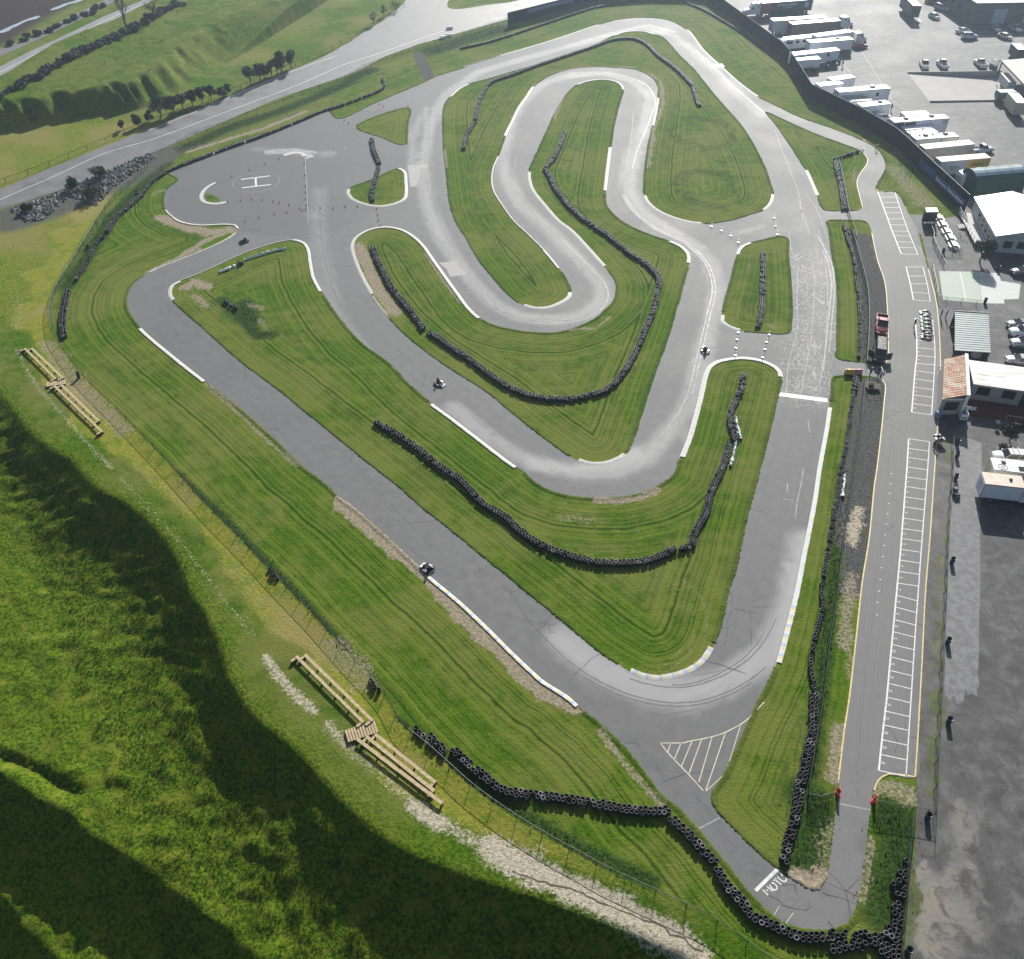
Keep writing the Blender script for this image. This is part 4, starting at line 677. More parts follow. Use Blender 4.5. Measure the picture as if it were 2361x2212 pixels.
for q in near:
    t = thing('tyre_stack', q[2], 'tyre stack', (q[0], q[1], ground_z(q[0], q[1]) + .02), rng.uniform(0, 6), q[3])
    nt_ = NT_ if rng.random() < .9 else 2; la, lb = rng.uniform(-.02, .02, 2)
    for k in range(nt_):
        v = rng.random(); o = bpy.data.objects.new('tyre', tm[0 if v < (.25 if k == nt_ - 1 else .8) else (1 if v < .9 else 2)]); link(o, t); o.location = (rng.uniform(-.03, .03) + la * k, rng.uniform(-.03, .03) + lb * k, k * .185); o.rotation_euler = (rng.uniform(-.05, .05), rng.uniform(-.05, .05), 0)
rest = [q for q in keep if id(q) not in nearset]
rm = ring_mesh(11); rv = np.array(rm.v); rf = np.array(rm.f); V = []; Fc = []; mi = []; b = 0
for q in rest:
    sc = rng.uniform(.95, 1.06)
    nt_ = NT_ if rng.random() < .88 else 2; la, lb = rng.uniform(-.025, .025, 2)
    for k in range(nt_):
        v = rv * [sc, sc, 1] + [q[0] + rng.uniform(-.03, .03) + la * k, q[1] + rng.uniform(-.03, .03) + lb * k, k * .185]; a, c = rng.uniform(-.06, .06, 2); v[:, 2] += (v[:, 0] - q[0]) * a + (v[:, 1] - q[1]) * c
        V.append(v); Fc.append(rf + b); b += len(rv); u = rng.random(); mi.append(np.full(len(rf), 0 if u < (.35 if k == nt_ - 1 else .85) else (1 if u < .92 else 2)))
me = npmesh('tyre_wall', np.vstack(V), np.vstack(Fc), TY); me.polygons.foreach_set('material_index', np.concatenate(mi).astype(np.int32)); tw = link(bpy.data.objects.new('tyre_wall', me)); tag(tw, 'long winding rows of black tyre stacks lining the grass islands', 'tyre wall', kind='stuff')
print('stacks', len(keep), 'rest', len(rest))
# white cover sheets that have slipped off the tyres
def crumpled(name, s, w, lab):
    p = smooth(W(s, .3), False, .22); mb = MB(); d = np.gradient(p, axis=0); d /= np.linalg.norm(d, axis=1)[:, None]; nn = np.column_stack([-d[:, 1], d[:, 0]]); n = len(p); vs = []
    for k, o in enumerate(np.linspace(-w / 2, w / 2, 4)):
        for i in range(n): q = p[i] + nn[i] * (o + rng.uniform(-.1, .1)); vs.append((q[0], q[1], .05 + .3 * (k in (1, 2)) + rng.uniform(-.06, .12)))
    fs = [(k * n + i, k * n + i + 1, (k + 1) * n + i + 1, (k + 1) * n + i) for k in range(3) for i in range(n - 1)]; mb.add(vs, fs); o = mb.build(name, M['sheet_white']); tag(o, lab, 'plastic sheet')
crumpled('cover_sheet', '6:338,1068 345,1110 358,1160 368,1195', .45, 'crumpled white plastic sheet beside the bent tyre row, upper piece'); crumpled('cover_sheet', '6:340,1208 330,1260 318,1310 308,1350', .4, 'straight strip of white plastic sheet on the grass below the bent tyre row')
crumpled('cover_sheet', '9:965,28 962,60 955,110 950,160', .35, 'white plastic sheet caught between the tyre row and the pit fence'); crumpled('cover_sheet', '4:1255,238 1300,222 1350,200', .5, 'short white plastic sheet on the grass below the kart at the upper left'); crumpled('cover_sheet', '4:1400,168 1480,142 1560,118 1640,102', .3, 'long thin white plastic sheet along the grass edge right of the lone tyres')
# ------------------------------------------------------------------ fences
POST = {}
def post_mesh(r, h, mat):
    k = (r, h, mat)
    if k not in POST: mb = MB(); mb.tube((0, 0, -.1), (0, 0, h), r, r, 6); POST[k] = mb.mesh('post', M[mat])
    return POST[k]
def fence(name, label, s, h, gap, top=True, pm='dark_steel', rm='galv', panel='chain_link', pr=.035, cat='fence', wires=(), pts=None, panel_h=None):
    p = pts if pts is not None else [(q.x, q.y) for q in W(s, h if top else 0.)]; p = smooth(p, False, 1.)
    o0 = p[0]; t = thing(name, label, cat, (o0[0], o0[1], 0.)); gz = lambda x, y: max(ground_z(x, y), -9) + .02
    for x, y, a in walk(p, gap):
        o = bpy.data.objects.new('post', post_mesh(pr, h, pm)); link(o, t); o.location = (x - o0[0], y - o0[1], gz(x, y))
    Z = np.array([gz(x, y) for x, y in p])
    mb = MB()
    for i in range(len(p) - 1):
        mb.tube((p[i][0] - o0[0], p[i][1] - o0[1], Z[i] + h), (p[i + 1][0] - o0[0], p[i + 1][1] - o0[1], Z[i + 1] + h), pr * .8, n=5)
    mb.build('rail', M[rm], t)
    for wz in wires:
        mb = MB()
        for i in range(len(p) - 1): mb.tube((p[i][0] - o0[0], p[i][1] - o0[1], Z[i] + wz), (p[i + 1][0] - o0[0], p[i + 1][1] - o0[1], Z[i + 1] + wz), .012, n=4)
        mb.build('wire', M[rm], t)
    if panel:
        mb = MB(); ph = panel_h or h
        for i in range(len(p) - 1): a, b = p[i] - o0, p[i + 1] - o0; mb.add([(a[0], a[1], Z[i] + .03), (b[0], b[1], Z[i + 1] + .03), (b[0], b[1], Z[i + 1] + ph - .02), (a[0], a[1], Z[i] + ph - .02)], [(0, 1, 2, 3)])
        mb.build('mesh_panel', M[panel], t)
    return t
fence('chain_link_fence', 'long low chain link fence between the mown grass and the hillside bench', FENCE_LINE, 1.15, 2.9, rm='dark_steel')
fence('road_fence', 'chain link fence along the near side of the access road', '1:1010,800 1130,745 1290,690 1500,605 1700,528 1988,420; 2:150,365 300,310 400,275 500,245', 1.3, 3.0)
fence('road_fence', 'chain link fence from the gate gap to the black screen wall', '2:505,243 620,205 760,160 965,97', 1.3, 3.0)
fence('wire_fence', 'old post and wire fence along the far grass edge of the access road', '1:-100,1095 25,1050 115,1018 190,990 275,955 355,920 435,888 515,850 595,818 670,788 745,758 830,722 950,680 1060,635 1160,590 1340,527 1500,455 1600,415 1760,350 1900,290 1988,235; 2:60,240 150,180 250,120 380,40', 1.0, 5.2, top=False, pm='wood_dark', rm='wood_dark', panel=None, pr=.07, wires=(.35, .7))
PIT = '6:1010,0 1060,180 1095,330 1103,450 1100,600 1090,750'
fence('pit_fence', 'dark fence with pale rail between the upper grass strip and the pit lane', '3:930,910 960,1060 985,1190 1030,1350; ' + PIT, 1.1, 2.4, pm='green_rail', rm='pale_rail', panel='chain_dark')
fence('pit_fence', 'long dark fence between the lower grass strip and the pit lane', '6:1080,862 1060,1050 1030,1250; 9:1010,20 985,200 950,450 915,750 880,980 850,1230; 12:820,0 790,170 765,330 758,470', 1.1, 2.4, pm='green_rail', rm='green_rail', panel='chain_dark')
fence('lot_fence', 'tall dark fence along the left edge of the lower right lot', '6:1587,1180; 9:1590,0 1575,150 1560,420 1545,800 1530,1050 1520,1350; 12:1510,0 1495,450 1490,560', 1.5, 3., pm='dark_steel', rm='dark_steel', panel='chain_link', pr=.032)
fence('lot_fence', 'tall dark fence beside the tyre heap at the bottom right corner', '12:1365,490 1345,700 1330,900 1310,1150 1300,1340 1290,1500', 1.5, 3., pm='dark_steel', rm='dark_steel', panel='chain_link', pr=.032)
fence('cross_fence', 'short fence across the grass between the pit lane exit and the lot fence', '12:1140,455 1230,470 1365,490 1482,512', 1.3, 2.5, pm='dark_steel', rm='dark_steel', panel='chain_link')
fence('cross_fence', 'short fence from the lower tyre row to the orange cone left of the pit exit', '12:762,420 830,430 912,408', 1.3, 2.2, pm='dark_steel', rm='dark_steel', panel='chain_dark')
fence('court_fence', 'low fence around the pale green court', 'w:1255,10 1175,5 930,-60 640,-130 330,-160' if 0 else 'v:185,590 230,800 285,1050 318,1215 620,1255 930,1290 1160,1315', 1.1, 2.5, pm='dark_steel', rm='galv', panel='chain_link')
fence('picnic_fence', 'leaning grey fence along the left side of the picnic tables', 'u:390,765 450,900 530,1120; v:200,30 330,330 440,550', 1.1, 2.2, pm='dark_steel', rm='galv', panel='chain_dark')
fence('picnic_fence', 'low fence across the lower end of the picnic area', 'v:445,300 600,300 800,300', 1., 1.4, pm='dark_steel', rm='dark_steel', panel='chain_link')
# black screen fence with banners
def screen(name, label, top_s, h, gap=4.):
    q = W(top_s, h); o0 = q[0]; t = thing(name, label, 'screen fence', (o0.x, o0.y, 0)); mb = MB(); rb = MB()
    for a, b in zip(q[:-1], q[1:]):
        c = (a + b) / 2; d = b - a; rz = math.atan2(d.y, d.x); mb.box(c.x - o0.x, c.y - o0.y, h / 2, d.length * 1.001, .06, h, rz); rb.tube((a.x - o0.x, a.y - o0.y, h + .03), (b.x - o0.x, b.y - o0.y, h + .03), .04, n=5)
    mb.build('screen_cloth', M['screen_black'], t); rb.build('rail', M['galv'], t)
    for x, y, a in walk([(v.x, v.y) for v in q], gap):
        o = bpy.data.objects.new('post', post_mesh(.05, h, 'dark_steel')); link(o, t); o.location = (x - o0.x - .09 * math.sin(a) * -1, y - o0.y + .09 * math.cos(a), 0)
    return t, q
SF, sfq = screen('screen_fence', 'tall black cloth fence between the paddock and the grass bank', '2:970,75 1150,30 1300,-8 1500,-60 1800,-80; 3:180,-75 270,0 450,130 600,238 650,290 740,430 775,485 900,545 1060,620 1260,735 1330,795 1500,955 1680,1118', 3.6)
def banner(name, parent, p0, p1, z0, z1, mat, text=None, size=.8, tmat=None, shear=0.):
    """flat banner fixed to the camera side of the screen; p0, p1 world points on the fence line"""
    o0 = parent.location; d = (p1 - p0); L = d.length; rz = math.atan2(d.y, d.x); nrm = Vector((math.sin(rz), -math.cos(rz), 0)); nrm = nrm if nrm.y < 0 else -nrm; c = (p0 + p1) / 2 + nrm * .1
    mb = MB(); mb.box(0, 0, 0, L, .02, z1 - z0); o = mb.build(name, mat, parent); o.location = (c.x - o0.x, c.y - o0.y, (z0 + z1) / 2); o.rotation_euler = (0, 0, rz)
    if text:
        w = L * .94; me = text_mesh(text, size, tmat, 'lettering', shear); xs_ = [v.co.x for v in me.vertices]; k = w / (max(xs_) - min(xs_)); tx = link(bpy.data.objects.new('lettering', me), o); tx.location = (0, -.02, 0); tx.rotation_euler = (R(90), 0, 0); tx.scale = (k, 1, 1)
    return o
a, b = W1('k:560,330', 2.2), W1('k:1075,810', 2.2)
def on_fence(px):   # nearest point of the fence line
    p = G(px[0], px[1], 2.0); best = None
    for u, v in zip(sfq[:-1], sfq[1:]):
        e = v - u; t = max(0, min(1, ((p.x - u.x) * e.x + (p.y - u.y) * e.y) / (e.x ** 2 + e.y ** 2))); c = u + e * t; dd = (c.x - p.x) ** 2 + (c.y - p.y) ** 2
        if best is None or dd < best[0]: best = (dd, c)
    c = best[1].copy(); c.z = 0; return c
banner('blue_banner', SF, on_fence(P('k:160,60')[0]), on_fence(P('k:455,330')[0]), .7, 2.2, M['banner_blue'])
def scrawl(parent, L, h, words, mat):
    """slanted script strokes, too small in the photo to be read as letters"""
    mb = MB(); tot = sum(words) + 1.2 * (len(words) - 1); u = L / tot; x = -L / 2; r = random.Random(3)
    for n in words:
        for k in range(n):
            top = h * (.9 if k == 0 else r.uniform(.35, .75)); pts = [(x, -h * .3), (x + u * .3, -h * .3 + top), (x + u * .55, -h * .25), (x + u * .85, -h * .3 + top * r.uniform(.5, 1)), (x + u, -h * .28)]
            for p, q in zip(pts[:-1], pts[1:]): mb.tube((p[0], 0, p[1]), (q[0], 0, q[1]), h * .09, n=4)
            x += u
        x += 1.2 * u
    o = mb.build('lettering', mat, parent); o.location = (0, -.03, 0); return o
bb = banner('blue_banner', SF, on_fence(P('k:470,340')[0]), on_fence(P('k:1060,850')[0]), .5, 2.1, M['banner_blue'])
scrawl(bb, (on_fence(P('k:470,340')[0]) - on_fence(P('k:1000,800')[0])).length, .95, (8, 12), M['sheet_white'])
banner('pale_banner', SF, on_fence(P('2:1065,72')[0]), on_fence(P('2:1330,5')[0]), 2.2, 3.2, M['banner_pale'])
# ------------------------------------------------------------------ wheels and vehicles
def wheel_mesh(r, w): 
    k = ('wh', r, w)
    if k not in POST:
        mb = MB(); mb.lathe([(r * .55, -w / 2), (r * .93, -w / 2), (r, -w * .3), (r, w * .3), (r * .93, w / 2), (r * .55, w / 2)], n=16, closed=True); rm = MB(); rm.lathe([(0, -w * .32), (r * .56, -w * .42), (r * .56, w * .42), (0, w * .32)], n=12)
        POST[k] = (mb.mesh('wheel', M['rubber'], True), rm.mesh('rim', M['steel']))
    return POST[k]
def wheel(parent, x, y, r, w=.22):
    a, b = wheel_mesh(r, w); o = bpy.data.objects.new('wheel', a); link(o, parent); o.location = (x, y, r); o.rotation_euler = (R(90), 0, 0); link(bpy.data.objects.new('rim', b), o); return o
def face_frame(a, b):
    """a->b along +x (left to right as seen); +y points away from the camera"""
    d = b - a; return math.atan2(d.y, d.x)
def trailer(name, label, cat, s, H, w, side='trailer_white', roof='roof_white', group=None, clear=.75, wheels='left', nw=2, vents=(), panels=(), tongue=None, trim='steel', skirt=0, nose=0., wr=.42, ends=None):
    """box body; s gives the near roof edge, left end then right end, at height H"""
    a, b = W(s, H); L = (b - a).length; rz = face_frame(a, b); c = (a + b) / 2; n = Vector((-math.sin(rz), math.cos(rz), 0)); c = c + n * (w / 2)
    t = thing(name, label, cat, (c.x, c.y, 0), rz, group)
    mb = MB(); e = .06; ring = lambda x, z0, z1: [(x, -w / 2 + e, z0), (x, -w / 2, z0 + e), (x, -w / 2, z1 - e), (x, -w / 2 + e, z1), (x, w / 2 - e, z1), (x, w / 2, z1 - e), (x, w / 2, z0 + e), (x, w / 2 - e, z0)]
    if nose: mb.loft([ring(-L / 2, clear, H - nose * .8), ring(-L / 2 + nose * .4, clear, H - nose * .25), ring(-L / 2 + nose, clear, H - .04), ring(L / 2, clear, H - .04)])
    else: mb.loft([ring(-L / 2, clear, H - .04), ring(L / 2, clear, H - .04)])
    mb.build('body', M[side], t)
    rb = MB(); rb.box(nose * .5, 0, H - .02, L - nose - .02, w - .02, .05)
    for k in range(1, int(L / 1.6)): rb.box(-L / 2 + nose + k * (L - nose) / int(L / 1.6), 0, H + .008, .05, w - .06, .012)
    rb.build('roof', M[roof], t)
    tb = MB()
    for z in (clear + .06, H - .1): tb.box(nose / 2, -w / 2 - .012, z, L - nose - .04, .024, .09)
    for x in (-L / 2 + nose + .05, L / 2 - .05): tb.box(x, -w / 2 - .01, (H + clear) / 2, .08, .022, H - clear - .25)
    tb.build('trim', M[trim], t)
    if skirt: mb = MB(); mb.box(0, -w / 2 + .1, clear / 2 + .1, L * .7, .06, clear - .1); mb.box(0, w / 2 - .1, clear / 2 + .1, L * .7, .06, clear - .1); mb.build('skirt', M[side], t)
    sgn = {'left': -1, 'right': 1, 'mid': 0}[wheels]; x0 = sgn * (L / 2 - 1.6)
    for k in range(nw):
        for y in (-w / 2 + .18, w / 2 - .18): wheel(t, x0 - sgn * k * (2.15 * wr) + (0 if sgn else (k - .5) * 2.2 * wr), y, wr, .26)
    if tongue:
        sg = 1 if tongue == 'right' else -1; mb = MB(); mb.tube((sg * L / 2, -.5, .5), (sg * (L / 2 + 1.2), 0, .5), .05); mb.tube((sg * L / 2, .5, .5), (sg * (L / 2 + 1.2), 0, .5), .05); mb.tube((sg * (L / 2 + 1.1), 0, 0), (sg * (L / 2 + 1.1), 0, .8), .05); mb.build('tongue', M['dark_steel'], t)
    lg = MB(); x1 = -x0 if sgn else L * .4; lg.tube((x1, -w / 2 + .4, 0), (x1, -w / 2 + .4, clear), .07); lg.tube((x1, w / 2 - .4, 0), (x1, w / 2 - .4, clear), .07); lg.build('landing_leg', M['dark_steel'], t)
    for x, y, sx, sy, sz in vents: v = MB(); v.box(0, 0, sz / 2, sx, sy, sz, taper=.85); v.box(0, 0, sz + .02, sx * .6, sy * .6, .05); v.build('roof_vent', M['grey_paint' if sx < 1.1 else 'galv'], t, loc=(x * L, y * w, H + .01))
    for nm, x0_, x1_, z0_, z1_, m_ in panels:
        v = MB(); v.box(0, 0, 0, (x1_ - x0_) * L, .03, (z1_ - z0_) * (H - clear)); v.build(nm, M[m_], t, loc=((x0_ + x1_) / 2 * L - L / 2, -w / 2 - .02, clear + (z0_ + z1_) / 2 * (H - clear)))
    db = MB()
    for y in (-w / 4, w / 4): db.box(0, y, (H + clear) / 2, .04, w / 2 - .12, H - clear - .3)
    for y in (-w * .12, w * .12): db.tube((-.05, y, clear + .3), (-.05, y, H - .4), .025)
    db.build('rear_door', M[side], t, loc=((-L / 2 - .015) if sgn <= 0 else (L / 2 + .015), 0, 0))
    t['_dim'] = (L, w, H); return t
def dims(t): return list(t['_dim'])
def letter(t, txt, u, v, size, mat, shear=0., clear=.75):
    L, w, H = dims(t); me = text_mesh(txt, size, M[mat], 'lettering', shear); o = link(bpy.data.objects.new('lettering', me), t); o.location = (u * L - L / 2, -w / 2 - .045, clear + v * (H - clear)); o.rotation_euler = (R(90), 0, 0); return o
def disc(t, u, v, r, mat, name='emblem', inner=None, clear=.75):
    L, w, H = dims(t); mb = MB(); mb.lathe([(inner or 0, 0), (r, 0), (r, .02), (inner or 0, .02)], n=24); o = mb.build(name, M[mat], t); o.location = (u * L - L / 2, -w / 2 - .03, clear + v * (H - clear)); o.rotation_euler = (R(90), 0, 0); return o
TG = 'white race trailers parked along the black screen fence'
def body_loft(mb, st, mat=0):
    """st: (x, halfwidth, zbottom, ztop)"""
    mb.loft([[(x, -w * .9, zb), (x, -w, zb + (zt - zb) * .25), (x, -w * .985, zt - (zt - zb) * .22), (x, -w * .84, zt), (x, 0, zt + .02), (x, w * .84, zt), (x, w * .985, zt - (zt - zb) * .22), (x, w, zb + (zt - zb) * .25), (x, w * .9, zb)] for x, w, zb, zt in st], mat)
def car(label, loc, rz, kind='sedan', paint='white_car', group=None, name=None, L=4.6, Wd=1.84, Ht=1.46, rack=False):
    if kind == 'suv': L, Wd, Ht = 4.8, 1.92, 1.75
    if kind == 'pickup': L, Wd, Ht = 5.6, 2.0, 1.88
    if kind == 'van': L, Wd, Ht = 5.4, 2.0, 2.1
    nm = name or {'sedan': 'parked_car', 'suv': 'parked_car', 'pickup': 'pickup_truck', 'van': 'parked_van'}[kind]
    t = thing(nm, label, {'pickup': 'pickup truck', 'van': 'van'}.get(kind, 'car'), (loc[0], loc[1], 0), rz, group); h = Wd / 2; k = L / 4.6
    mb = MB(); hood = .92 if kind == 'sedan' else (1.12 if kind != 'van' else 1.2); bk = .98 if kind == 'sedan' else (1.1 if kind != 'pickup' else .8)
    body_loft(mb, [(-2.3 * k, h * .82, .4, bk - .22), (-2.2 * k, h * .94, .28, bk - .03), (-1.4 * k, h, .22, bk), (-.2 * k, h, .2, bk if kind != 'pickup' else .82), (.9 * k, h, .2, hood), (1.75 * k, h * .97, .24, hood - .09), (2.15 * k, h * .9, .3, hood - .22), (2.3 * k, h * .72, .4, hood - .42)]); mb.build('body', M[paint], t, True)
    xb0, xb1, xt0, xt1 = {'sedan': (-1.9, 1.05, -1.15, .25), 'suv': (-2.2, 1.05, -2.0, .35), 'pickup': (-.35, 1.0, -.25, .4), 'van': (-2.25, 1.5, -2.2, .95)}[kind]; xb0, xb1, xt0, xt1 = [q * k for q in (xb0, xb1, xt0, xt1)]; zb = max(bk, hood) - .05; yb, yt = h * .86, h * .7
    if kind == 'pickup': zb = 1.0
    g = MB(); g.add([(xb0, -yb, zb), (xb1, -yb, zb), (xb1, yb, zb), (xb0, yb, zb), (xt0, -yt, Ht - .05), (xt1, -yt, Ht - .05), (xt1, yt, Ht - .05), (xt0, yt, Ht - .05)], [(0, 1, 5, 4), (1, 2, 6, 5), (2, 3, 7, 6), (3, 0, 4, 7), (4, 5, 6, 7)]); g.build('windows', M['glass'], t)
    r = MB(); q = .06; r.loft([[(xt0 - q, -yt - .02, Ht - .06), (xt0 - q, yt + .02, Ht - .06), (xt0, yt * .9, Ht), (xt0, -yt * .9, Ht)], [(xt1 + q, -yt - .02, Ht - .06), (xt1 + q, yt + .02, Ht - .06), (xt1, yt * .9, Ht - .01), (xt1, -yt * .9, Ht - .01)]])
    for sy in (-1, 1):
        for (xa, xt) in ((xb0, xt0), (xb1, xt1), ((xb0 + xb1) / 2 - .1, (xt0 + xt1) / 2 - .1)): r.tube((xa, sy * (yb + .005), zb), (xt, sy * (yt + .012), Ht - .05), .04, n=5)
    r.build('roof', M[paint], t)
    if kind == 'pickup':
        d = MB(); x0, x1 = -2.22 * k, -.5 * k; d.box((x0 + x1) / 2, 0, .86, x1 - x0, h * 1.6, .03, mat=0); d.build('bed_liner', M['dark_steel'], t); d = MB(); d.box((x0 + x1) / 2, -h * .93, .95, x1 - x0, .12, .4); d.box((x0 + x1) / 2, h * .93, .95, x1 - x0, .12, .4); d.box(x0, 0, .95, .08, h * 1.8, .4); d.build('bed_wall', M[paint], t)
        d = MB(); d.box(.1 * k, 0, .95, 1.15 * k, h * 1.9, .3); d.build('cab', M[paint], t)
    for sx in (-1.42 * k, 1.38 * k):
        for sy in (-h + .1, h - .1): wheel(t, sx, sy, .34 if kind == 'sedan' else .38)
    for sy in (-.6, .6): m = MB(); m.box(2.2 * k, sy * h * 1.1, hood - .32, .16, .32, .14); m.build('headlight', M['pale_blue_grey'], t); m = MB(); m.box(-2.27 * k, sy * h * 1.15, bk - .22, .08, .22, .2); m.build('taillight', M['maroon'], t)
    for sy in (-1, 1): m = MB(); m.box(xb1 - .2, sy * (h + .08), zb + .08, .14, .2, .13); m.build('side_mirror', M[paint], t)
    if rack: m = MB(); [m.box(x, 0, Ht + .06, .14, h * 1.6, .05) for x in (-.9, -.2)]; m.build('roof_rack', M['white_paint'], t)
    return t
def at(s, z=0.): p = W1(s, z); return (p.x, p.y)
def head(s1, s2): a, b = W1(s1), W1(s2); return math.atan2(b.y - a.y, b.x - a.x)
# --- race transporter with tractor at the top
t = trailer('race_transporter', 'long black race transporter with red front and white lettering at the top of the paddock', 'semi trailer', 'p:655,52 1432,-8', 4.1, 2.6, 'trailer_dark', 'roof_white', None, 1.0, 'right', 2, trim='trailer_dark', panels=(('red_panel', .0, .19, .05, .95, 'maroon'), ('rear_panel', .985, 1.0, 0, 1., 'trailer_white')), skirt=1, wr=.5)
letter(t, 'FLYING LIZARD', .5, .68, .95, 'white_paint', .2, 1.); letter(t, 'MOTORSPORTS', .5, .42, .42, 'white_paint', 0, 1.); 
sh = MB(); sh.add([(-.75, 0, .8), (.75, 0, .8), (.7, 0, .0), (0, 0, -.85), (-.7, 0, .0)], [(0, 4, 3, 2, 1)]); Ld = dims(t); o = sh.build('shield_emblem', M['trailer_grey'], t); o.location = (.88 * Ld[0] - Ld[0] / 2, -Ld[1] / 2 - .05, 2.6)
def tractor(label, near_s, H=3.9, facing=-1, paint='white_car', w=2.5):
    """sleeper tractor; near_s: left and right ends of its near lower edge"""
    a, b = W(near_s); rz = face_frame(a, b); L = (b - a).length; n = Vector((-math.sin(rz), math.cos(rz), 0)); c = (a + b) / 2 + n * w / 2; t = thing('semi_tractor', label, 'truck', (c.x, c.y, 0), rz + (0 if facing > 0 else math.pi)); h = w / 2
    mb = MB(); rg = lambda x, y, z0, z1, s=.8: [(x, -y, z0), (x, -y, z1 - .3), (x, -y * s, z1), (x, y * s, z1), (x, y, z1 - .3), (x, y, z0)]
    mb.loft([rg(-L * .42, h, .7, H - .1), rg(-L * .1, h, .7, H), rg(L * .08, h * .98, .7, H - .25), rg(L * .17, h * .95, .7, 2.2), rg(L * .38, h * .78, .6, 1.85), rg(L * .47, h * .7, .55, 1.55), rg(L * .5, h * .6, .55, 1.2)]); mb.build('cab', M[paint], t, False)
    g = MB(); g.add([(L * .178, -h * .74, 2.2), (L * .178, h * .74, 2.2), (L * .1, h * .72, 3.05), (L * .1, -h * .72, 3.05)], [(0, 1, 2, 3)]); g.build('windscreen', M['glass'], t)
    for sy in (-1, 1):
        g = MB(); g.box(L * .06, sy * (h + .01), 2.45, L * .11, .03, .75); g.box(-L * .2, sy * (h + .01), 2.9, .7, .03, .35); g.build('side_window', M['glass'], t); g = MB(); g.tube((L * .02, sy * h * .7, 1.), (L * .02 - .5, sy * h * .8, H + .2), .08); g.build('exhaust', M['steel'], t); g = MB(); g.box(L * .49, sy * h * .55, 1.05, .12, .35, .25); g.build('headlight', M['pale_blue_grey'], t)
        for x in (L * .36, -L * .3, -L * .42): wheel(t, x, sy * (h - .18), .5, .3)
    g = MB(); g.box(-L * .46, 0, .85, L * .2, 1.0, .25); g.build('frame', M['dark_steel'], t); return t
tractor('white sleeper tractor pulling the black race transporter', 'p:345,268 660,262')
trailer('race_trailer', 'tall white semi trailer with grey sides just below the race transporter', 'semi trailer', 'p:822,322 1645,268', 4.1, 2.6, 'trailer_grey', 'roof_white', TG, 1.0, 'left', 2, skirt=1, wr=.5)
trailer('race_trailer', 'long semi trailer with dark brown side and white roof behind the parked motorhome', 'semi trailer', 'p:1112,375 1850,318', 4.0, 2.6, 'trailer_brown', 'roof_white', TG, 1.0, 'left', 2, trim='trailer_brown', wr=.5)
tractor('white tractor at the right end of the brown sided trailer', 'p:1830,470 2030,455', 3.6, 1)
def utility_cart(label, s, rz=0.):
    x, y = at(s); t = thing('utility_cart', label, 'cart', (x, y, 0), rz); mb = MB(); body_loft(mb, [(-1.2, .6, .3, .75), (-.3, .62, .28, .7), (.5, .62, .28, .6), (1.2, .5, .3, .9)]); mb.build('body', M['white_car'], t, True)
    mb = MB(); mb.box(-.1, 0, 1.75, 1.5, 1.2, .07); mb.build('canopy', M['roof_white'], t); mb = MB(); [mb.tube((a, b, .6), (a * .9, b, 1.75), .025) for a in (-.8, .7) for b in (-.55, .55)]; mb.build('canopy_post', M['dark_steel'], t); mb = MB(); mb.box(-.3, 0, .85, .5, 1.1, .12); mb.box(-.55, 0, 1.1, .1, 1.1, .45); mb.build('seat', M['trailer_grey'], t)
    for a in (-.85, .8): 
        for b in (-.55, .55): wheel(t, a, b, .24, .18)
utility_cart('white canopied utility cart in front of the brown sided trailer', 'p:1210,490', 1.5)
def motorhome(label, s, H, w, facing=-1, wins=(), group=None):
    t = trailer('motorhome', label, 'motorhome', s, H, w, 'trailer_white', 'roof_white', group, .5, 'mid', 1, nose=1.4 if facing < 0 else 0, panels=tuple(('window', a, b, .55, .8, 'glass') for a, b in wins), wr=.4)
    L, w, H = dims(t); mb = MB(); mb.add([(-L / 2 + .08, -w * .42, H - 1.55), (-L / 2 + .5, -w * .42, H - .62), (-L / 2 + .5, w * .42, H - .62), (-L / 2 + .08, w * .42, H - 1.55)], [(0, 1, 2, 3)])
    mb.build('windscreen', M['glass'], t); [wheel(t, -L / 2 + 1.3, y, .4, .26) for y in (-w / 2 + .18, w / 2 - .18)]; return t
motorhome('white motorhome with sloping nose against the screen fence', 'p:965,615 1478,562', 3.2, 2.5, -1, ((.12, .3), (.4, .5), (.6, .72)))
trailer('box_truck', 'white box truck body behind the two white trailers left of the red car', 'truck', '3:803,210 1015,182', 3.8, 2.5, 'trailer_white', 'roof_white', None, .9, 'left', 1, panels=(('window', .1, .14, .45, .8, 'glass'), ('window', .17, .21, .45, .8, 'glass')), wr=.45)
tractor('white truck cab at the right end of the white box truck', '3:1012,262 1085,258', 3.2, 1)
trailer('race_trailer', 'white trailer with one roof vent left of the red car', 'trailer', '3:765,246 1012,226', 3.4, 2.5, 'trailer_white', 'roof_white', TG, .7, 'left', 2, vents=((.18, .1, 1.0, .8, .3),), tongue='right')
trailer('race_trailer', 'white gooseneck trailer with a dark square window above the parked quads', 'trailer', '3:672,318 936,288', 3.3, 2.5, 'trailer_white', 'roof_white', TG, .7, 'left', 2, panels=(('window', .72, .78, .5, .8, 'glass'),))
trailer('race_trailer', 'short white trailer just left of the parked quads', 'trailer', '3:690,347 826,338', 2.8, 2.3, 'trailer_white', 'roof_white', TG, .55, 'left', 2, wr=.35)
trailer('race_trailer', 'short square white trailer standing alone above the long white ones', 'trailer', 'q:400,240 746,190', 2.9, 2.4, 'trailer_white', 'roof_white', TG, .55, 'left', 2, wr=.35)
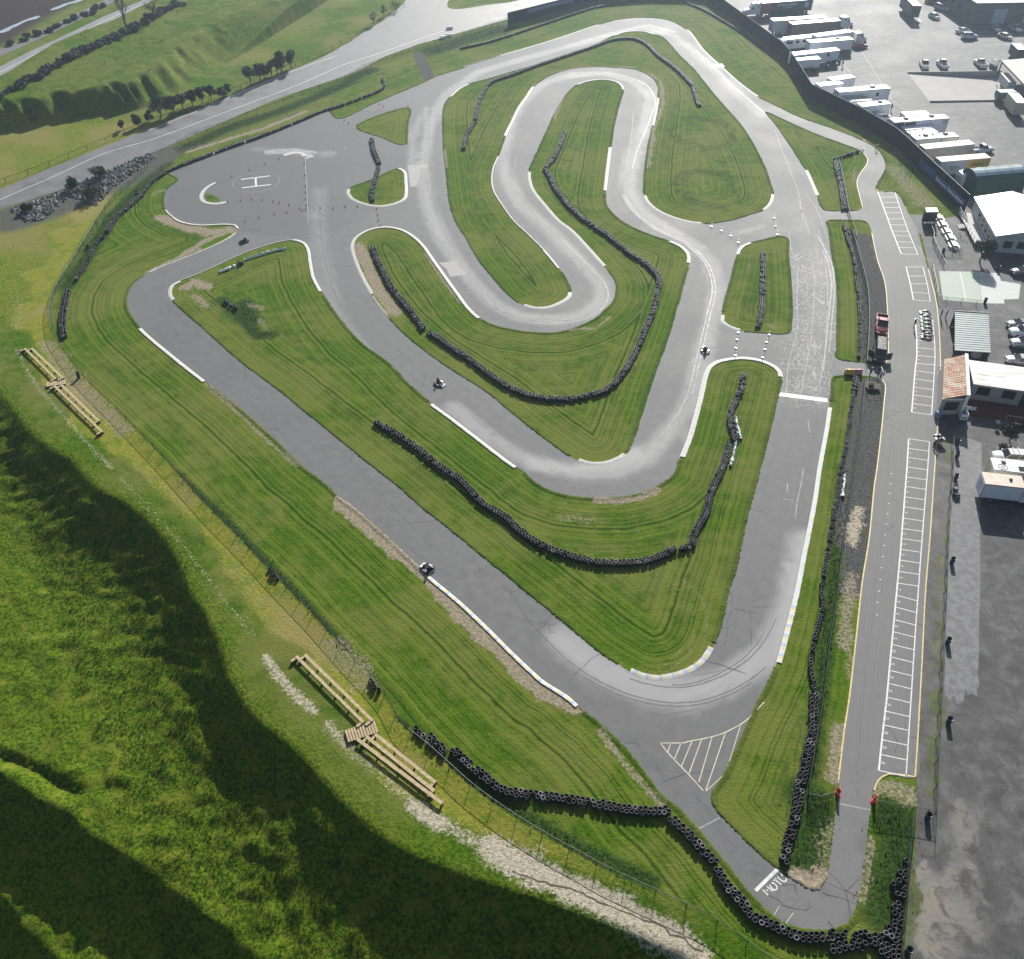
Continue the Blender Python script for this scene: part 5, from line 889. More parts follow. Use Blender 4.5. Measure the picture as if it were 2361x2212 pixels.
trailer('race_trailer', 'white trailer with two small roof hatches and a white tow car at its left', 'trailer', 'q:205,325 566,285', 2.7, 2.3, 'trailer_white', 'roof_white', TG, .5, 'mid', 2, wr=.35, vents=((-.3, .1, .4, .4, .1), (.25, .2, .4, .4, .1)))
trailer('race_trailer', 'longest white trailer with a dark square window and one roof unit', 'trailer', 'q:500,416 1287,356', 3.8, 2.6, 'trailer_white', 'roof_white', TG, .7, 'left', 3, vents=((.2, .15, 1.2, .9, .35),), panels=(('window', .74, .79, .45, .72, 'glass'), ('blue_stripe', .02, .5, .62, .7, 'trailer_grey'), ('blue_stripe', .12, .58, .45, .52, 'trailer_grey')), skirt=1)
trailer('cargo_van', 'rounded cream topped van between two white trailers at the screen fence', 'van', 'q:660,556 1010,540', 2.5, 2.1, 'trailer_white', 'roof_dusty', None, .45, 'mid', 2, wr=.35, nose=.7)
trailer('race_trailer', 'white trailer with one roof unit and a person standing at its right end', 'trailer', 'q:855,641 1287,590', 3.1, 2.5, 'trailer_white', 'roof_white', TG, .55, 'left', 2, vents=((.24, .15, 1.0, .8, .3),), panels=(('door', .7, .78, .05, .8, 'white_paint'),), wr=.36)
car('pale green and white car tucked between trailers behind the screen fence', at('q:1150,850'), head('q:1060,850', 'q:1250,835') , 'suv', 'white_car')
trailer('awning_trailer', 'flat white roofed trailer partly hidden behind the gooseneck trailer', 'trailer', 'r:180,112 560,92', 3.0, 2.4, 'trailer_white', 'roof_white', TG, .6, 'mid', 2)
t = trailer('gooseneck_trailer', 'long white gooseneck trailer with round emblems and two roof units', 'trailer', 'r:22,216 856,150', 3.9, 2.6, 'trailer_white', 'roof_white', TG, .7, 'left', 3, vents=((-.24, .1, 1., .8, .3), (.24, .2, 1., .8, .3)), panels=(('dark_graphic', .0, .18, .3, .95, 'trailer_dark'), ('brown_graphic', .2, .4, .55, .92, 'trailer_brown')))
disc(t, .68, .6, .55, 'grey_paint', 'round_emblem', .4); disc(t, .93, .75, .45, 'grey_paint', 'round_emblem', .32)
trailer('race_trailer', 'white trailer with plain roof right below the gooseneck trailer', 'trailer', 'r:186,330 586,290', 2.9, 2.3, 'trailer_white', 'roof_white', TG, .5, 'left', 2, wr=.35)
trailer('race_trailer', 'low white trailer with two tiny roof knobs beside the four vent trailer', 'trailer', 'r:290,412 690,362', 2.8, 2.5, 'trailer_white', 'roof_white', TG, .5, 'left', 2, wr=.35, vents=((-.4, .3, .3, .3, .12), (.1, .4, .3, .3, .12)))
trailer('race_trailer', 'white trailer with four round roof vents and dark edged side', 'trailer', 'r:350,476 1000,430', 3.5, 2.5, 'trailer_white', 'roof_white', TG, .6, 'left', 2, vents=((-.2, .2, 1., .8, .3), (.27, .2, 1., .8, .3), (-.33, .25, .4, .4, .15), (-.02, .25, .4, .4, .15)), trim='dark_steel', panels=(('side_seam', .6, .612, .0, 1., 'dark_steel'),))
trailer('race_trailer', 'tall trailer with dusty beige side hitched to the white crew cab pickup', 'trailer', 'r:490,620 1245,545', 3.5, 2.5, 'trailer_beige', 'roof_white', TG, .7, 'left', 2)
car('white crew cab pickup hitched to the beige sided trailer', at('r:1330,670'), head('r:1200,690', 'r:1500,655'), 'pickup', 'white_car')
t = trailer('rental_container', 'grey and orange rental trailer lettered Herc beside the green tent', 'trailer', 'r:732,816 1492,754', 3.6, 2.5, 'trailer_grey', 'roof_dusty', None, .6, 'left', 2, panels=(('orange_panel', .55, .995, .0, .97, 'herc_orange'),), trim='trailer_grey'); letter(t, 'Herc', .75, .62, 1.45, 'black_paint', .15, .6); mb = MB()
for k, (u0, u1) in enumerate(((.2, .38), (.2, .41), (.22, .36))): mb.box((u0 + u1) / 2 * dims(t)[0] - dims(t)[0] / 2, -dims(t)[1] / 2 - .03, 2.35 - .32 * k, (u1 - u0) * dims(t)[0], .02, .14)
mb.build('small_print', M['grey_paint'], t)
trailer('race_trailer', 'white roofed trailer with sloped front tucked behind the green tent', 'trailer', 'r:1064,1012 1530,982', 3.0, 2.4, 'trailer_white', 'roof_white', TG, .6, 'right', 2, nose=.9)
# green arched tent
def tent():
    a, b = W('u:1150,515 1960,440'); rz = face_frame(a, b); L = (b - a).length; w = 6.2; h = 4.4; n = Vector((-math.sin(rz), math.cos(rz), 0)); c = (a + b) / 2 + n * w / 2; t = thing('arched_tent', 'dark green arched tent with a painted pale highlight along its roof', 'tent', (c.x, c.y, 0), rz); nn = 14
    arc = [(-w / 2 * math.cos(math.pi * i / nn) , h * math.sin(math.pi * i / nn) ** .7) for i in range(nn + 1)]; xsn = np.linspace(-L / 2, L / 2, 9)
    mb = MB(); vs = [(x, y, z + .05 * math.cos(k * math.pi)) for k, x in enumerate(xsn) for y, z in arc]; m = nn + 1; mb.add(vs, [(k * m + i, (k + 1) * m + i, (k + 1) * m + i + 1, k * m + i + 1) for k in range(8) for i in range(nn)]); mb.add([(-L / 2, y, z) for y, z in arc], [tuple(range(m))]); mb.add([(L / 2, y, z) for y, z in arc], [tuple(range(m - 1, -1, -1))]); mb.build('cover', M['canvas_green'], t)
    mb = MB(); sub = [(y * 1.0, z + .06) for y, z in arc[4:8]]; vs = [(x, y, z) for x in xsn for y, z in sub]; mb.add(vs, [(k * 4 + i, (k + 1) * 4 + i, (k + 1) * 4 + i + 1, k * 4 + i + 1) for k in range(8) for i in range(3)]); mb.build('roof_highlight', M['pale_blue_grey'], t)  # sunlit ridge highlight laid on as a paler coloured strip
    mb = MB(); [mb.tube((x, arc[i][0], arc[i][1] + .05), (x, arc[i + 1][0], arc[i + 1][1] + .05), .04, n=4) for x in xsn[::2] for i in range(nn)]; mb.build('rib', M['green_rail'], t)
tent()
# --- cars and pickups of the upper paddock
for lab, p, h0, h1, kind, paint in (('white cab over pickup facing the ramp, left of the pair above it', 's:600,930', 's:560,820', 's:640,1000', 'pickup', 'white_car'), ('white pickup with empty bed parked tail to the ramp', 's:850,925', 's:900,960', 's:810,860', 'pickup', 'white_car'), ('white pickup loaded with dark gear at the right end above the ramp', 's:1375,915', 's:1430,960', 's:1320,870', 'pickup', 'white_car'),
    ('small pale car alone beside the dark display truck', 's:740,255', 's:690,215', 's:800,275', 'sedan', 'white_car'), ('car glaring white in the sun at the corner of the dark building', 's:845,140', 's:770,110', 's:920,150', 'suv', 'silver_paint'), ('dark red car at the top edge beside the dark building', 's:710,50', 's:650,40', 's:780,55', 'sedan', 'red_paint'), ('white car half hidden behind the white wagon at the building corner', 's:1140,455', 's:1080,465', 's:1210,450', 'sedan', 'white_car'), ('white wagon parked at the corner of the dark building', 's:1225,535', 's:1120,530', 's:1330,530', 'suv', 'white_car'),
    ('silver sedan standing in the shade in front of the dark building', 's:1600,430', 's:1560,380', 's:1650,455', 'sedan', 'silver_paint'), ('silver pickup standing in the shade in front of the dark building', 's:1860,430', 's:1790,370', 's:1930,450', 'pickup', 'silver_paint'), ('small pale jeep at the edge of the building shade', 's:1720,535', 's:1680,510', 's:1770,540', 'sedan', 'cream_paint'), ('small red car at the tail of the white trailers', '3:1045,275', '3:1000,275', '3:1090,270', 'sedan', 'red_paint'),
    ('dark glossy car glaring in the sun above the pale court', 'v:1960,790', 'v:2300,760', 'v:1650,800', 'sedan', 'grey_paint'), ('dark sedan first of the row right of the grey carport', 'w:1900,560', 'w:2300,560', 'w:1580,545', 'sedan', 'grey_paint'), ('white car second of the row right of the grey carport', 'w:1960,715', 'w:2300,715', 'w:1650,715', 'suv', 'white_car'), ('white car third of the row with long shadow right of the grey carport', 'w:1990,940', 'w:2350,950', 'w:1680,930', 'suv', 'silver_paint'), ('silver coupe beside the long white roof', 'w:1900,1275', 'w:2250,1310', 'w:1600,1250', 'sedan', 'silver_paint')):
    car(lab, at(p), head(h0, h1), kind, paint)
car('white wagon with roof rails beside the motorhome in the lower lot', at('g:640,170'), head('g:900,180', 'g:390,150'), 'suv', 'white_car', rack=True)
for lab, s in (('covered dark quad left of the quads behind the short trailer', '3:775,410'), ('dark quad with white seat beside the short trailer', '3:860,395'), ('blue quad bike at the end of the gooseneck trailer', '3:880,355'), ('dark quad bike nearest the painted bay line', '3:915,365')):
    x, y = at(s); t = thing('quad_bike', lab, 'quad bike', (x, y, 0), rng.uniform(0, 6)); mb = MB(); body_loft(mb, [(-.9, .35, .4, .7), (-.3, .3, .45, .85), (.3, .28, .45, .9), (.9, .4, .4, .75)]); mb.build('body', M['blue_paint' if 'blue' in lab else 'black_paint'], t, True); mb = MB(); mb.box(-.25, 0, .92, .8, .35, .12); mb.build('seat', M['white_paint' if 'white' in lab else 'black_bag'], t); mb = MB(); mb.tube((.45, -.4, 1.05), (.45, .4, 1.05), .025); mb.tube((.45, 0, .8), (.45, 0, 1.05), .03); mb.build('handlebar', M['dark_steel'], t); [wheel(t, a, b, .28, .22) for a in (-.62, .62) for b in (-.5, .5)]
# --- display truck at the top, box trailers on the far right
def end_trailer(name, label, cat, roof_s, H, w, side, roof, clear=.9, panels=True):
    """box seen end-on: far-left, near-left and near-right roof corners"""
    fl, nl, nr = W(roof_s, H); d = nl - fl; L = d.length; rz = math.atan2(-d.y, -d.x) + math.pi; n = Vector((math.sin(rz), -math.cos(rz), 0)) * -1
    if (nr - nl).dot(n) < 0: n = -n
    c = (fl + nl) / 2 + n * w / 2; t = thing(name, label, cat, (c.x, c.y, 0), rz); mb = MB(); mb.box(0, 0, (H + clear) / 2, L, w, H - clear - .05); mb.build('body', M[side], t); mb = MB(); mb.box(0, 0, H - .02, L - .02, w - .02, .06); mb.build('roof', M[roof], t)
    for k in (-1.5, -.6, L * .35 - .9): 
        if abs(k) < L / 2 - .4: [wheel(t, -k - L * .25 * 0 + (L * .1 if k > 0 else 0), y, .45, .26) for y in (-w / 2 + .18, w / 2 - .18)]
    mb = MB(); [mb.box(L / 2 + .015, y, (H + clear) / 2, .03, w / 2 - .12, H - clear - .35) for y in (-w / 4, w / 4)]; mb.build('rear_door', M[side], t); return t, L, w
t, L_, w_ = end_trailer('display_truck', 'tall dark display truck with framed side windows and a white tail ramp', 'truck', 's:300,-70 455,82 572,76', 4.2, 2.6, 'trailer_dark', 'roof_white')
sy = 1 if (t.matrix_basis @ Vector((0, 1, 0)) - t.location).x < 0 else -1; mb = MB(); [mb.box(x, sy * (w_ / 2 + .02), 2.6, L_ * .3, .04, 1.8) for x in (-L_ * .28, L_ * .2)]; mb.build('side_window', M['teal_glass'], t); mb = MB(); mb.box(-L_ * .04, sy * (w_ / 2 + .03), 2.6, .25, .05, 2.6); mb.build('side_post', M['trailer_grey'], t); mb = MB(); mb.box(L_ / 2 + 1.1, -sy * w_ * .42, .45, 2.0, .9, .06); mb.build('tail_ramp', M['white_paint'], t)
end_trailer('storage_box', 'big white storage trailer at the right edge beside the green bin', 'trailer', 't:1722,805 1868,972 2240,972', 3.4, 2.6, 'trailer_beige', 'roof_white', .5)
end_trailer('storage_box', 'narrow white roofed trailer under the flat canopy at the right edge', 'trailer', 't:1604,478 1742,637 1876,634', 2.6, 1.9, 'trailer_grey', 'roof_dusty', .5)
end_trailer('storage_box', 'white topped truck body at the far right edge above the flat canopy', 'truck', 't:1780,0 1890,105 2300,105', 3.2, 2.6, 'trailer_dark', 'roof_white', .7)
def bin_():
    a, b = W('t:1605,806 1880,796', 2.5); rz = face_frame(a, b); L = (b - a).length; n = Vector((-math.sin(rz), math.cos(rz), 0)); c = (a + b) / 2 + n * 1.1; t = thing('waste_container', 'green steel waste container with open pale top', 'waste container', (c.x, c.y, 0), rz); mb = MB(); mb.loft([[(-L / 2 + q, -1.1, z), (-L / 2 + q, 1.1, z), (L / 2, 1.1, z), (L / 2, -1.1, z)] for q, z in ((.5, .15), (0, 1.2), (0, 2.4))]); [mb.box(x, -1.14, 1.3, .1, .1, 2.0) for x in np.linspace(-L / 2 + .7, L / 2 - .2, 6)]; mb.build('body', M['green_bin'], t); mb = MB(); mb.box(0, 0, 2.45, L, 2.2, .1); mb.build('lid', M['pale_blue_grey'], t); mb = MB(); mb.box(-L * .1, -1.5, .6, 1.0, .6, .4); mb.build('power_unit', M['white_paint'], t)
bin_()
x, y = at('s:1560,945'); t = thing('forklift', 'small dark forklift beside the loaded pickup above the ramp', 'forklift', (x, y, 0), R(-60)); mb = MB(); body_loft(mb, [(-1.1, .5, .3, 1.1), (-.4, .55, .3, 1.0), (.5, .55, .3, .8), (.9, .5, .3, .7)]); mb.build('body', M['grey_paint'], t); mb = MB(); [mb.tube((a, b, .8), (a, b, 2.1), .04) for a in (-.7, .45) for b in (-.45, .45)]; mb.box(-.1, 0, 2.12, 1.3, 1.05, .06); mb.build('cage', M['black_paint'], t); mb = MB(); [mb.tube((1.0, b, .05), (1.0, b, 2.3), .06) for b in (-.3, .3)]; [mb.box(1.6, b, .12, 1.1, .12, .05) for b in (-.25, .25)]; mb.build('mast', M['dark_steel'], t); [wheel(t, a, b, .3, .22) for a in (-.7, .55) for b in (-.5, .5)]
# --- pit lane vehicles
def lot_vehicle():
    a = W1('z:690,760'); b = W1('z:700,420'); t = car('pinkish red pickup facing down the strip beside the pit fence', ((a.x + b.x) / 2, (a.y + b.y) / 2), math.atan2(a.y - b.y, a.x - b.x), 'pickup', 'red_paint')
    a = W1('z:660,1240'); b = W1('z:670,960'); t = car('black van with its front doors open on the strip beside the pit fence', ((a.x + b.x) / 2, (a.y + b.y) / 2 + .3), math.atan2(a.y - b.y, a.x - b.x), 'van', 'black_paint')
    for sy in (-1, 1): mb = MB(); mb.box(-.45, 0, .95, .95, .07, 1.3); o = mb.build('door', M['black_paint'], t); o.location = (1.35, sy * 1.0, 0); o.rotation_euler = (0, 0, sy * -R(62))
lot_vehicle()
# motorhome with the round emblem and the box truck in the lower lot
t = trailer('motorhome', 'cream roofed motorhome with a round green emblem on its side', 'motorhome', 'y:1090,880 2100,1000', 3.1, 2.5, 'cream_paint', 'roof_white', None, .5, 'left', 1, vents=((-.3, .2, .6, .5, .12),)); L, w, H = dims(t)
mb = MB(); mb.lathe([(.52, 0), (.62, 0), (.62, .015), (.52, .015)], n=26); mb.lathe([(.2, 0), (.27, 0), (.27, .015), (.2, .015)], n=20); o = mb.build('round_emblem', M['green_bin'], t); o.location = (-L / 2 + 1.25, -w * .22, H + .02); mb = MB(); mb.box(0, 0, .03, 1.6, .9, .06); mb.build('skylight', M['glass'], t, loc=(L * .03, -w * .2, H))
t = trailer('box_truck', 'white box truck with dusty roof and blue shaded side in the lower lot', 'truck', 'y:948,1118 1620,1192', 3.2, 2.4, 'trailer_white', 'roof_dusty', None, .75, 'left', 1, vents=((.18, .05, .4, .3, .2),)); L, w, H = dims(t)
mb = MB(); mb.loft([[(L / 2 + .02, -w / 2 + .05, .6), (L / 2 + .02, -w / 2 + .05, 2.5), (L / 2 + .02, w / 2 - .05, 2.5), (L / 2 + .02, w / 2 - .05, .6)], [(L / 2 + 1.0, -w / 2 + .08, .6), (L / 2 + 1.0, -w / 2 + .12, 2.4), (L / 2 + 1.0, w / 2 - .12, 2.4), (L / 2 + 1.0, w / 2 - .08, .6)], [(L / 2 + 2.2, -w / 2 + .15, .6), (L / 2 + 2.2, -w / 2 + .2, 1.3), (L / 2 + 2.2, w / 2 - .2, 1.3), (L / 2 + 2.2, w / 2 - .15, .6)]]); mb.build('cab', M['trailer_white'], t); mb = MB(); mb.box(L / 2 + .6, -w / 2 + .05, 1.85, .7, .05, .55); mb.build('side_window', M['glass'], t); [wheel(t, L / 2 + 1.3, yy, .42, .25) for yy in (-w / 2 + .2, w / 2 - .2)]
# ------------------------------------------------------------------ people (one skinned body each) 
def skin_body(name, joints, bones, mats, zone):
    """joints: {name: (x, y, z, r)}; bones: pairs; grown with Skin + Subdivision and kept as a plain mesh; zone(co) -> material slot"""
    ks = list(joints); me = bpy.data.meshes.new(name); me.from_pydata([joints[k][:3] for k in ks], [(ks.index(a), ks.index(b)) for a, b in bones], [])
    o = bpy.data.objects.new(name, me); COL.objects.link(o); md = o.modifiers.new('Skin', 'SKIN'); sv = me.skin_vertices[0].data if len(me.skin_vertices) else None
    for i, k in enumerate(ks): r = joints[k][3]; sv[i].radius = (r, r); sv[i].use_root = (i == 0)
    sb = o.modifiers.new('Sub', 'SUBSURF'); sb.levels = 1; bpy.context.view_layer.update(); m2 = bpy.data.meshes.new_from_object(o.evaluated_get(bpy.context.evaluated_depsgraph_get())); bpy.data.objects.remove(o)
    m2.name = name; m2.materials.clear(); [m2.materials.append(x) for x in mats]
    for p in m2.polygons: p.material_index = zone(p.center); p.use_smooth = True
    return m2
def hand(J, B, pre, wrist, d, side):
    """palm and five separate fingers from the wrist along d"""
    w = Vector(wrist); d = Vector(d).normalized(); u = Vector(side).normalized(); pal = w + d * .08; J[pre + 'palm'] = (*pal, .032); B.append((pre + 'wr', pre + 'palm'))
    for i, (o, l) in enumerate(((-.03, .075), (-.01, .088), (.01, .082), (.03, .062))):
        k1, k2 = pre + 'f%da' % i, pre + 'f%db' % i; a = pal + d * .035 + u * o; b = a + d * l * .7 + Vector((0, 0, -.035)); J[k1] = (*a, .011); J[k2] = (*b, .008); B += [(pre + 'palm', k1), (k1, k2)]
    a = w + d * .04 - u * .045; b = a + d * .05 - u * .015; J[pre + 'ta'] = (*a, .013); J[pre + 'tb'] = (*b, .01); B += [(pre + 'palm', pre + 'ta'), (pre + 'ta', pre + 'tb')]
def pose(kind):
    J = {}; B = []
    if kind == 'stand': hip, sh, lean = .93, 1.42, 0.
    elif kind == 'kneel': hip, sh, lean = .62, 1.02, .28
    elif kind == 'lean': hip, sh, lean = .92, 1.34, .3
    else: hip, sh, lean = .2, .66, -.22
    J['pelvis'] = (0, 0, hip, .15); J['belly'] = (lean * .4, 0, hip + (sh - hip) * .45, .145); J['chest'] = (lean * .85, 0, sh - .1, .165); J['neck'] = (lean, 0, sh + .08, .062); J['head'] = (lean + .03, 0, sh + .2, .1); J['crown'] = (lean + .02, 0, sh + .3, .085)
    B += [('pelvis', 'belly'), ('belly', 'chest'), ('chest', 'neck'), ('neck', 'head'), ('head', 'crown')]
    for s, y in (('l', 1), ('r', -1)):
        if kind == 'stand': kn, an, to = (.03 + .04 * y, .11 * y, .5), (-.02 + .06 * y, .13 * y, .09), (.14 + .06 * y, .15 * y, .04)
        elif kind == 'lean': kn, an, to = (.12 * y, .12 * y, .5), (-.12 + .2 * y, .14 * y, .09), (.04 + .2 * y, .16 * y, .04)
        elif kind == 'kneel': kn, an, to = ((.35, .14, .45), (.28, .14, .09), (.42, .15, .04)) if y > 0 else ((.12, -.13, .1), (-.3, -.13, .08), (-.36, -.13, .03))
        else: kn, an, to = (.42, .17 * y, .42), (.78, .16 * y, .16), (.86, .17 * y, .26)
        J[s + 'hipj'] = (0, .1 * y, hip - .03, .105); J[s + 'knee'] = (*kn, .066); J[s + 'ank'] = (*an, .045); J[s + 'toe'] = (*to, .038); B += [('pelvis', s + 'hipj'), (s + 'hipj', s + 'knee'), (s + 'knee', s + 'ank'), (s + 'ank', s + 'toe')]
        shp = (lean * .95, .19 * y, sh - .02)
        if kind == 'stand': el, wr = (lean - .03, .27 * y, sh - .3), (lean + .1, .29 * y, sh - .54)
        elif kind in ('kneel', 'lean'): el, wr = (lean + .22, .25 * y, sh - .2), (lean + .42, .2 * y, sh - .3)
        else: el, wr = (lean + .24, .27 * y, sh - .2), (lean + .44, .16 * y, sh - .16)
        J[s + 'sh'] = (*shp, .066); J[s + 'el'] = (*el, .046); J[s + 'wr'] = (*wr, .032); B += [('chest', s + 'sh'), (s + 'sh', s + 'el'), (s + 'el', s + 'wr')]
        d = Vector(wr) - Vector(el); hand(J, B, s, wr, d, (0, 1, 0) if kind != 'stand' else (1, 0, 0))
    return J, B, hip, sh, lean
BODY = {}
def person(label, loc, rz, kind='stand', top='shirt_dark', legs='jeans', hat='cap', hatm='helmet_white', group=None, z=0.):
    key = (kind, top, legs)
    if key not in BODY:
        J, B, hip, sh, lean = pose(kind); hands = [Vector(J[s + 'palm'][:3]) for s in 'lr']
        def zone(c):
            if c.z > sh + .06 and (c - Vector((lean, 0, sh + .2))).length < .3: return 2
            if kind != 'drive' and min((c - h).length for h in hands) < .11: return 2
            if kind == 'drive': return 1 if c.x > .2 and c.z < .5 else 0
            return 1 if c.z < hip + .02 else 0
        BODY[key] = skin_body('person', J, B, [M[top], M[legs], M['skin']], zone), lean, sh
    me, lean, sh = BODY[key]; t = bpy.data.objects.new('person', me); link(t); t.location = (loc[0], loc[1], z); t.rotation_euler = (0, 0, rz); tag(t, label, 'person', group)
    mb = MB(); c = (lean + .03, 0)
    if hat == 'helmet': mb.lathe([(0, sh + .385), (.08, sh + .365), (.135, sh + .29), (.145, sh + .2), (.13, sh + .11), (.1, sh + .07)], c[0], 0, 16); mb.build('helmet', M[hatm], t, True); v = MB(); v.box(c[0] + .115, 0, sh + .22, .07, .2, .085); v.build('visor', M['glass'], t)
    else:
        mb.lathe([(0, sh + .36), (.07, sh + .345), (.108, sh + .29), (.115, sh + .24)], c[0], 0, 14)
        if hat == 'cap': mb.box(c[0] + .14, 0, sh + .25, .12, .16, .015)
        mb.build('cap' if hat == 'cap' else 'hair', M[hatm], t, True)
        f = MB(); f.tube((c[0] + .1, 0, sh + .21), (c[0] + .125, 0, sh + .165), .012, .02, 5); f.build('nose', M['skin'], t); f = MB(); [f.box(c[0] + .095, y, sh + .215, .012, .026, .013) for y in (-.035, .035)]; f.build('eye', M['black_bag'], t); f = MB(); f.box(c[0] + .092, 0, sh + .13, .012, .05, .01); f.build('mouth', M['maroon'], t)
    return t
# ------------------------------------------------------------------ karts
def kart(label, loc, rz, body='kart_white', nose='kart_white', group=None):
    t = thing('racing_kart', label, 'kart', (loc[0], loc[1], .012), rz, group)
    mb = MB(); [mb.tube(a, b, .02, n=6) for a, b in (((-.75, .3, .09), (.5, .33, .09)), ((-.75, -.3, .09), (.5, -.33, .09)), ((-.6, -.3, .09), (-.6, .3, .09)), ((.5, -.33, .09), (.85, -.2, .09)), ((.5, .33, .09), (.85, .2, .09)), ((.85, -.2, .09), (.85, .2, .09)), ((-.5, -.62, .13), (-.5, .62, .13)), ((.55, -.5, .13), (.55, .5, .13)))]; mb.box(.15, 0, .075, 1.1, .56, .02); mb.build('chassis', M['dark_steel'], t)
    for sy in (-1, 1): mb = MB(); mb.loft([[(x, sy * .36, .08), (x, sy * o, .08), (x, sy * (o + .02), z), (x, sy * .4, z + .03)] for x, o, z in ((-.32, .56, .14), (-.25, .66, .24), (.2, .66, .22), (.32, .55, .13))]); mb.build('side_pod', M[body], t)
    mb = MB(); mb.loft([[(x, -w, z0), (x, w, z0), (x, w * .9, z1), (x, -w * .9, z1)] for x, w, z0, z1 in ((.62, .4, .1, .24), (.8, .52, .07, .22), (.98, .5, .07, .15), (1.04, .36, .08, .12))]); mb.box(.62, 0, .38, .06, .3, .26); mb.build('nose_fairing', M[nose], t)
    mb = MB(); mb.loft([[(-.42, -.2, .46), (-.42, .2, .46), (-.36, .2, .46), (-.36, -.2, .46)], [(-.36, -.2, .1), (-.36, .2, .1), (-.28, .19, .14), (-.28, -.19, .14)], [(.02, -.17, .09), (.02, .17, .09), (.02, .16, .13), (.02, -.16, .13)]]); mb.build('seat', M['black_bag'], t)
    mb = MB(); mb.tube((.62, 0, .2), (.3, 0, .5), .016); [mb.tube((.3 + .08 * math.sin(a) * -1 * .6, .15 * math.cos(a), .5 + .12 * math.sin(a) * .6), (.3 + .08 * math.sin(b) * -1 * .6, .15 * math.cos(b), .5 + .12 * math.sin(b) * .6), .014, n=5) for a, b in ((i * .628, (i + 1) * .628) for i in range(10))]; mb.build('steering_wheel', M['black_paint'], t)
    mb = MB(); mb.box(-.42, -.42, .22, .3, .22, .24); mb.tube((-.42, -.42, .3), (-.72, -.42, .3), .05); mb.box(-.82, 0, .16, .06, 1.0, .14); mb.build('engine', M['grey_paint'], t)
    for x, y, r, w in ((.55, .55, .13, .13), (.55, -.55, .13, .13), (-.5, .58, .14, .21), (-.5, -.58, .14, .21)): wheel(t, x, y, r, w)
    return t
def manned(label, dl, p, h0, h1, body, suit, hm):
    x, y = at(p); rz = head(h0, h1); kart(label, (x, y), rz, body, body); person(dl, (x - .14 * math.cos(rz), y - .14 * math.sin(rz)), rz, 'drive', suit, suit, 'helmet', hm, z=.03)
manned('kart with white bodywork on the lower straight above its striped kerb', 'driver in dark suit and pale helmet on the lower straight', '8:512,578', '8:545,598', '8:480,556', 'kart_white', 'suit_dark', 'helmet_white')
manned('dark kart with white side pods alone on the middle straight', 'driver in black suit in the kart on the middle straight', '5:580,885', '5:560,872', '5:610,895', 'kart_white', 'suit_dark', 'helmet_black')
manned('grey kart on the infield straight beside the cones', 'driver in grey suit in the kart beside the cones', '6:160,695', '6:170,720', '6:155,665', 'kart_white', 'shirt_dark', 'helmet_black')
manned('black kart entering the left hairpin below the helipad', 'driver in black with pale helmet entering the left hairpin', '4:1400,70', '4:1440,55', '4:1370,85', 'trailer_dark', 'suit_dark', 'helmet_white')
for k, (y, lab, bd) in enumerate(((300, 'topmost kart of the six crowded in the pit stalls, with white side pod', 'kart_white'), (385, 'second kart from the top of the six in the pit stalls', 'trailer_grey'), (455, 'third kart from the top in the pit stalls, beside the red kart', 'grey_paint'), (520, 'green kart fourth from the top in the pit stalls', 'kart_green'), (590, 'second green kart, fifth from the top in the pit stalls', 'kart_green'), (690, 'black kart at the bottom of the six in the pit stalls', 'trailer_dark'))):
    x, y_ = at('z:%d,%d' % (1478 + 8 * k, y + 25)); kart(lab, (x, y_), R(178 + 6 * (k % 2)), bd, bd)
x, y = at('z:1505,760'); kart('dark kart parked across the stall line below the other pit karts', (x, y), R(170), 'trailer_dark', 'trailer_dark')
x, y = at('y:165,430'); kt = kart('white kart raised on a stand at the edge of the pit lane', (x, y), R(95), 'kart_white', 'kart_white'); kt.location.z = .55
x, y = at('y:165,450'); t = thing('kart_stand', 'wheeled metal kart stand under the white kart beside the pit lane', 'kart stand', (x, y, 0), R(95)); mb = MB(); [mb.tube((a, b, 0), (-a * .8, b, .56), .02) for a in (-.4, .4) for b in (-.3, .3)]; [mb.tube((-.4, b, .56), (.4, b, .56), .02) for b in (-.3, .3)]; mb.build('frame', M['galv'], t); mb = MB(); [mb.tube((a, b - .02, .07), (a, b + .02, .07), .07, n=10) for a in (-.4, .4) for b in (-.3, .3)]; mb.build('caster', M['rubber'], t)
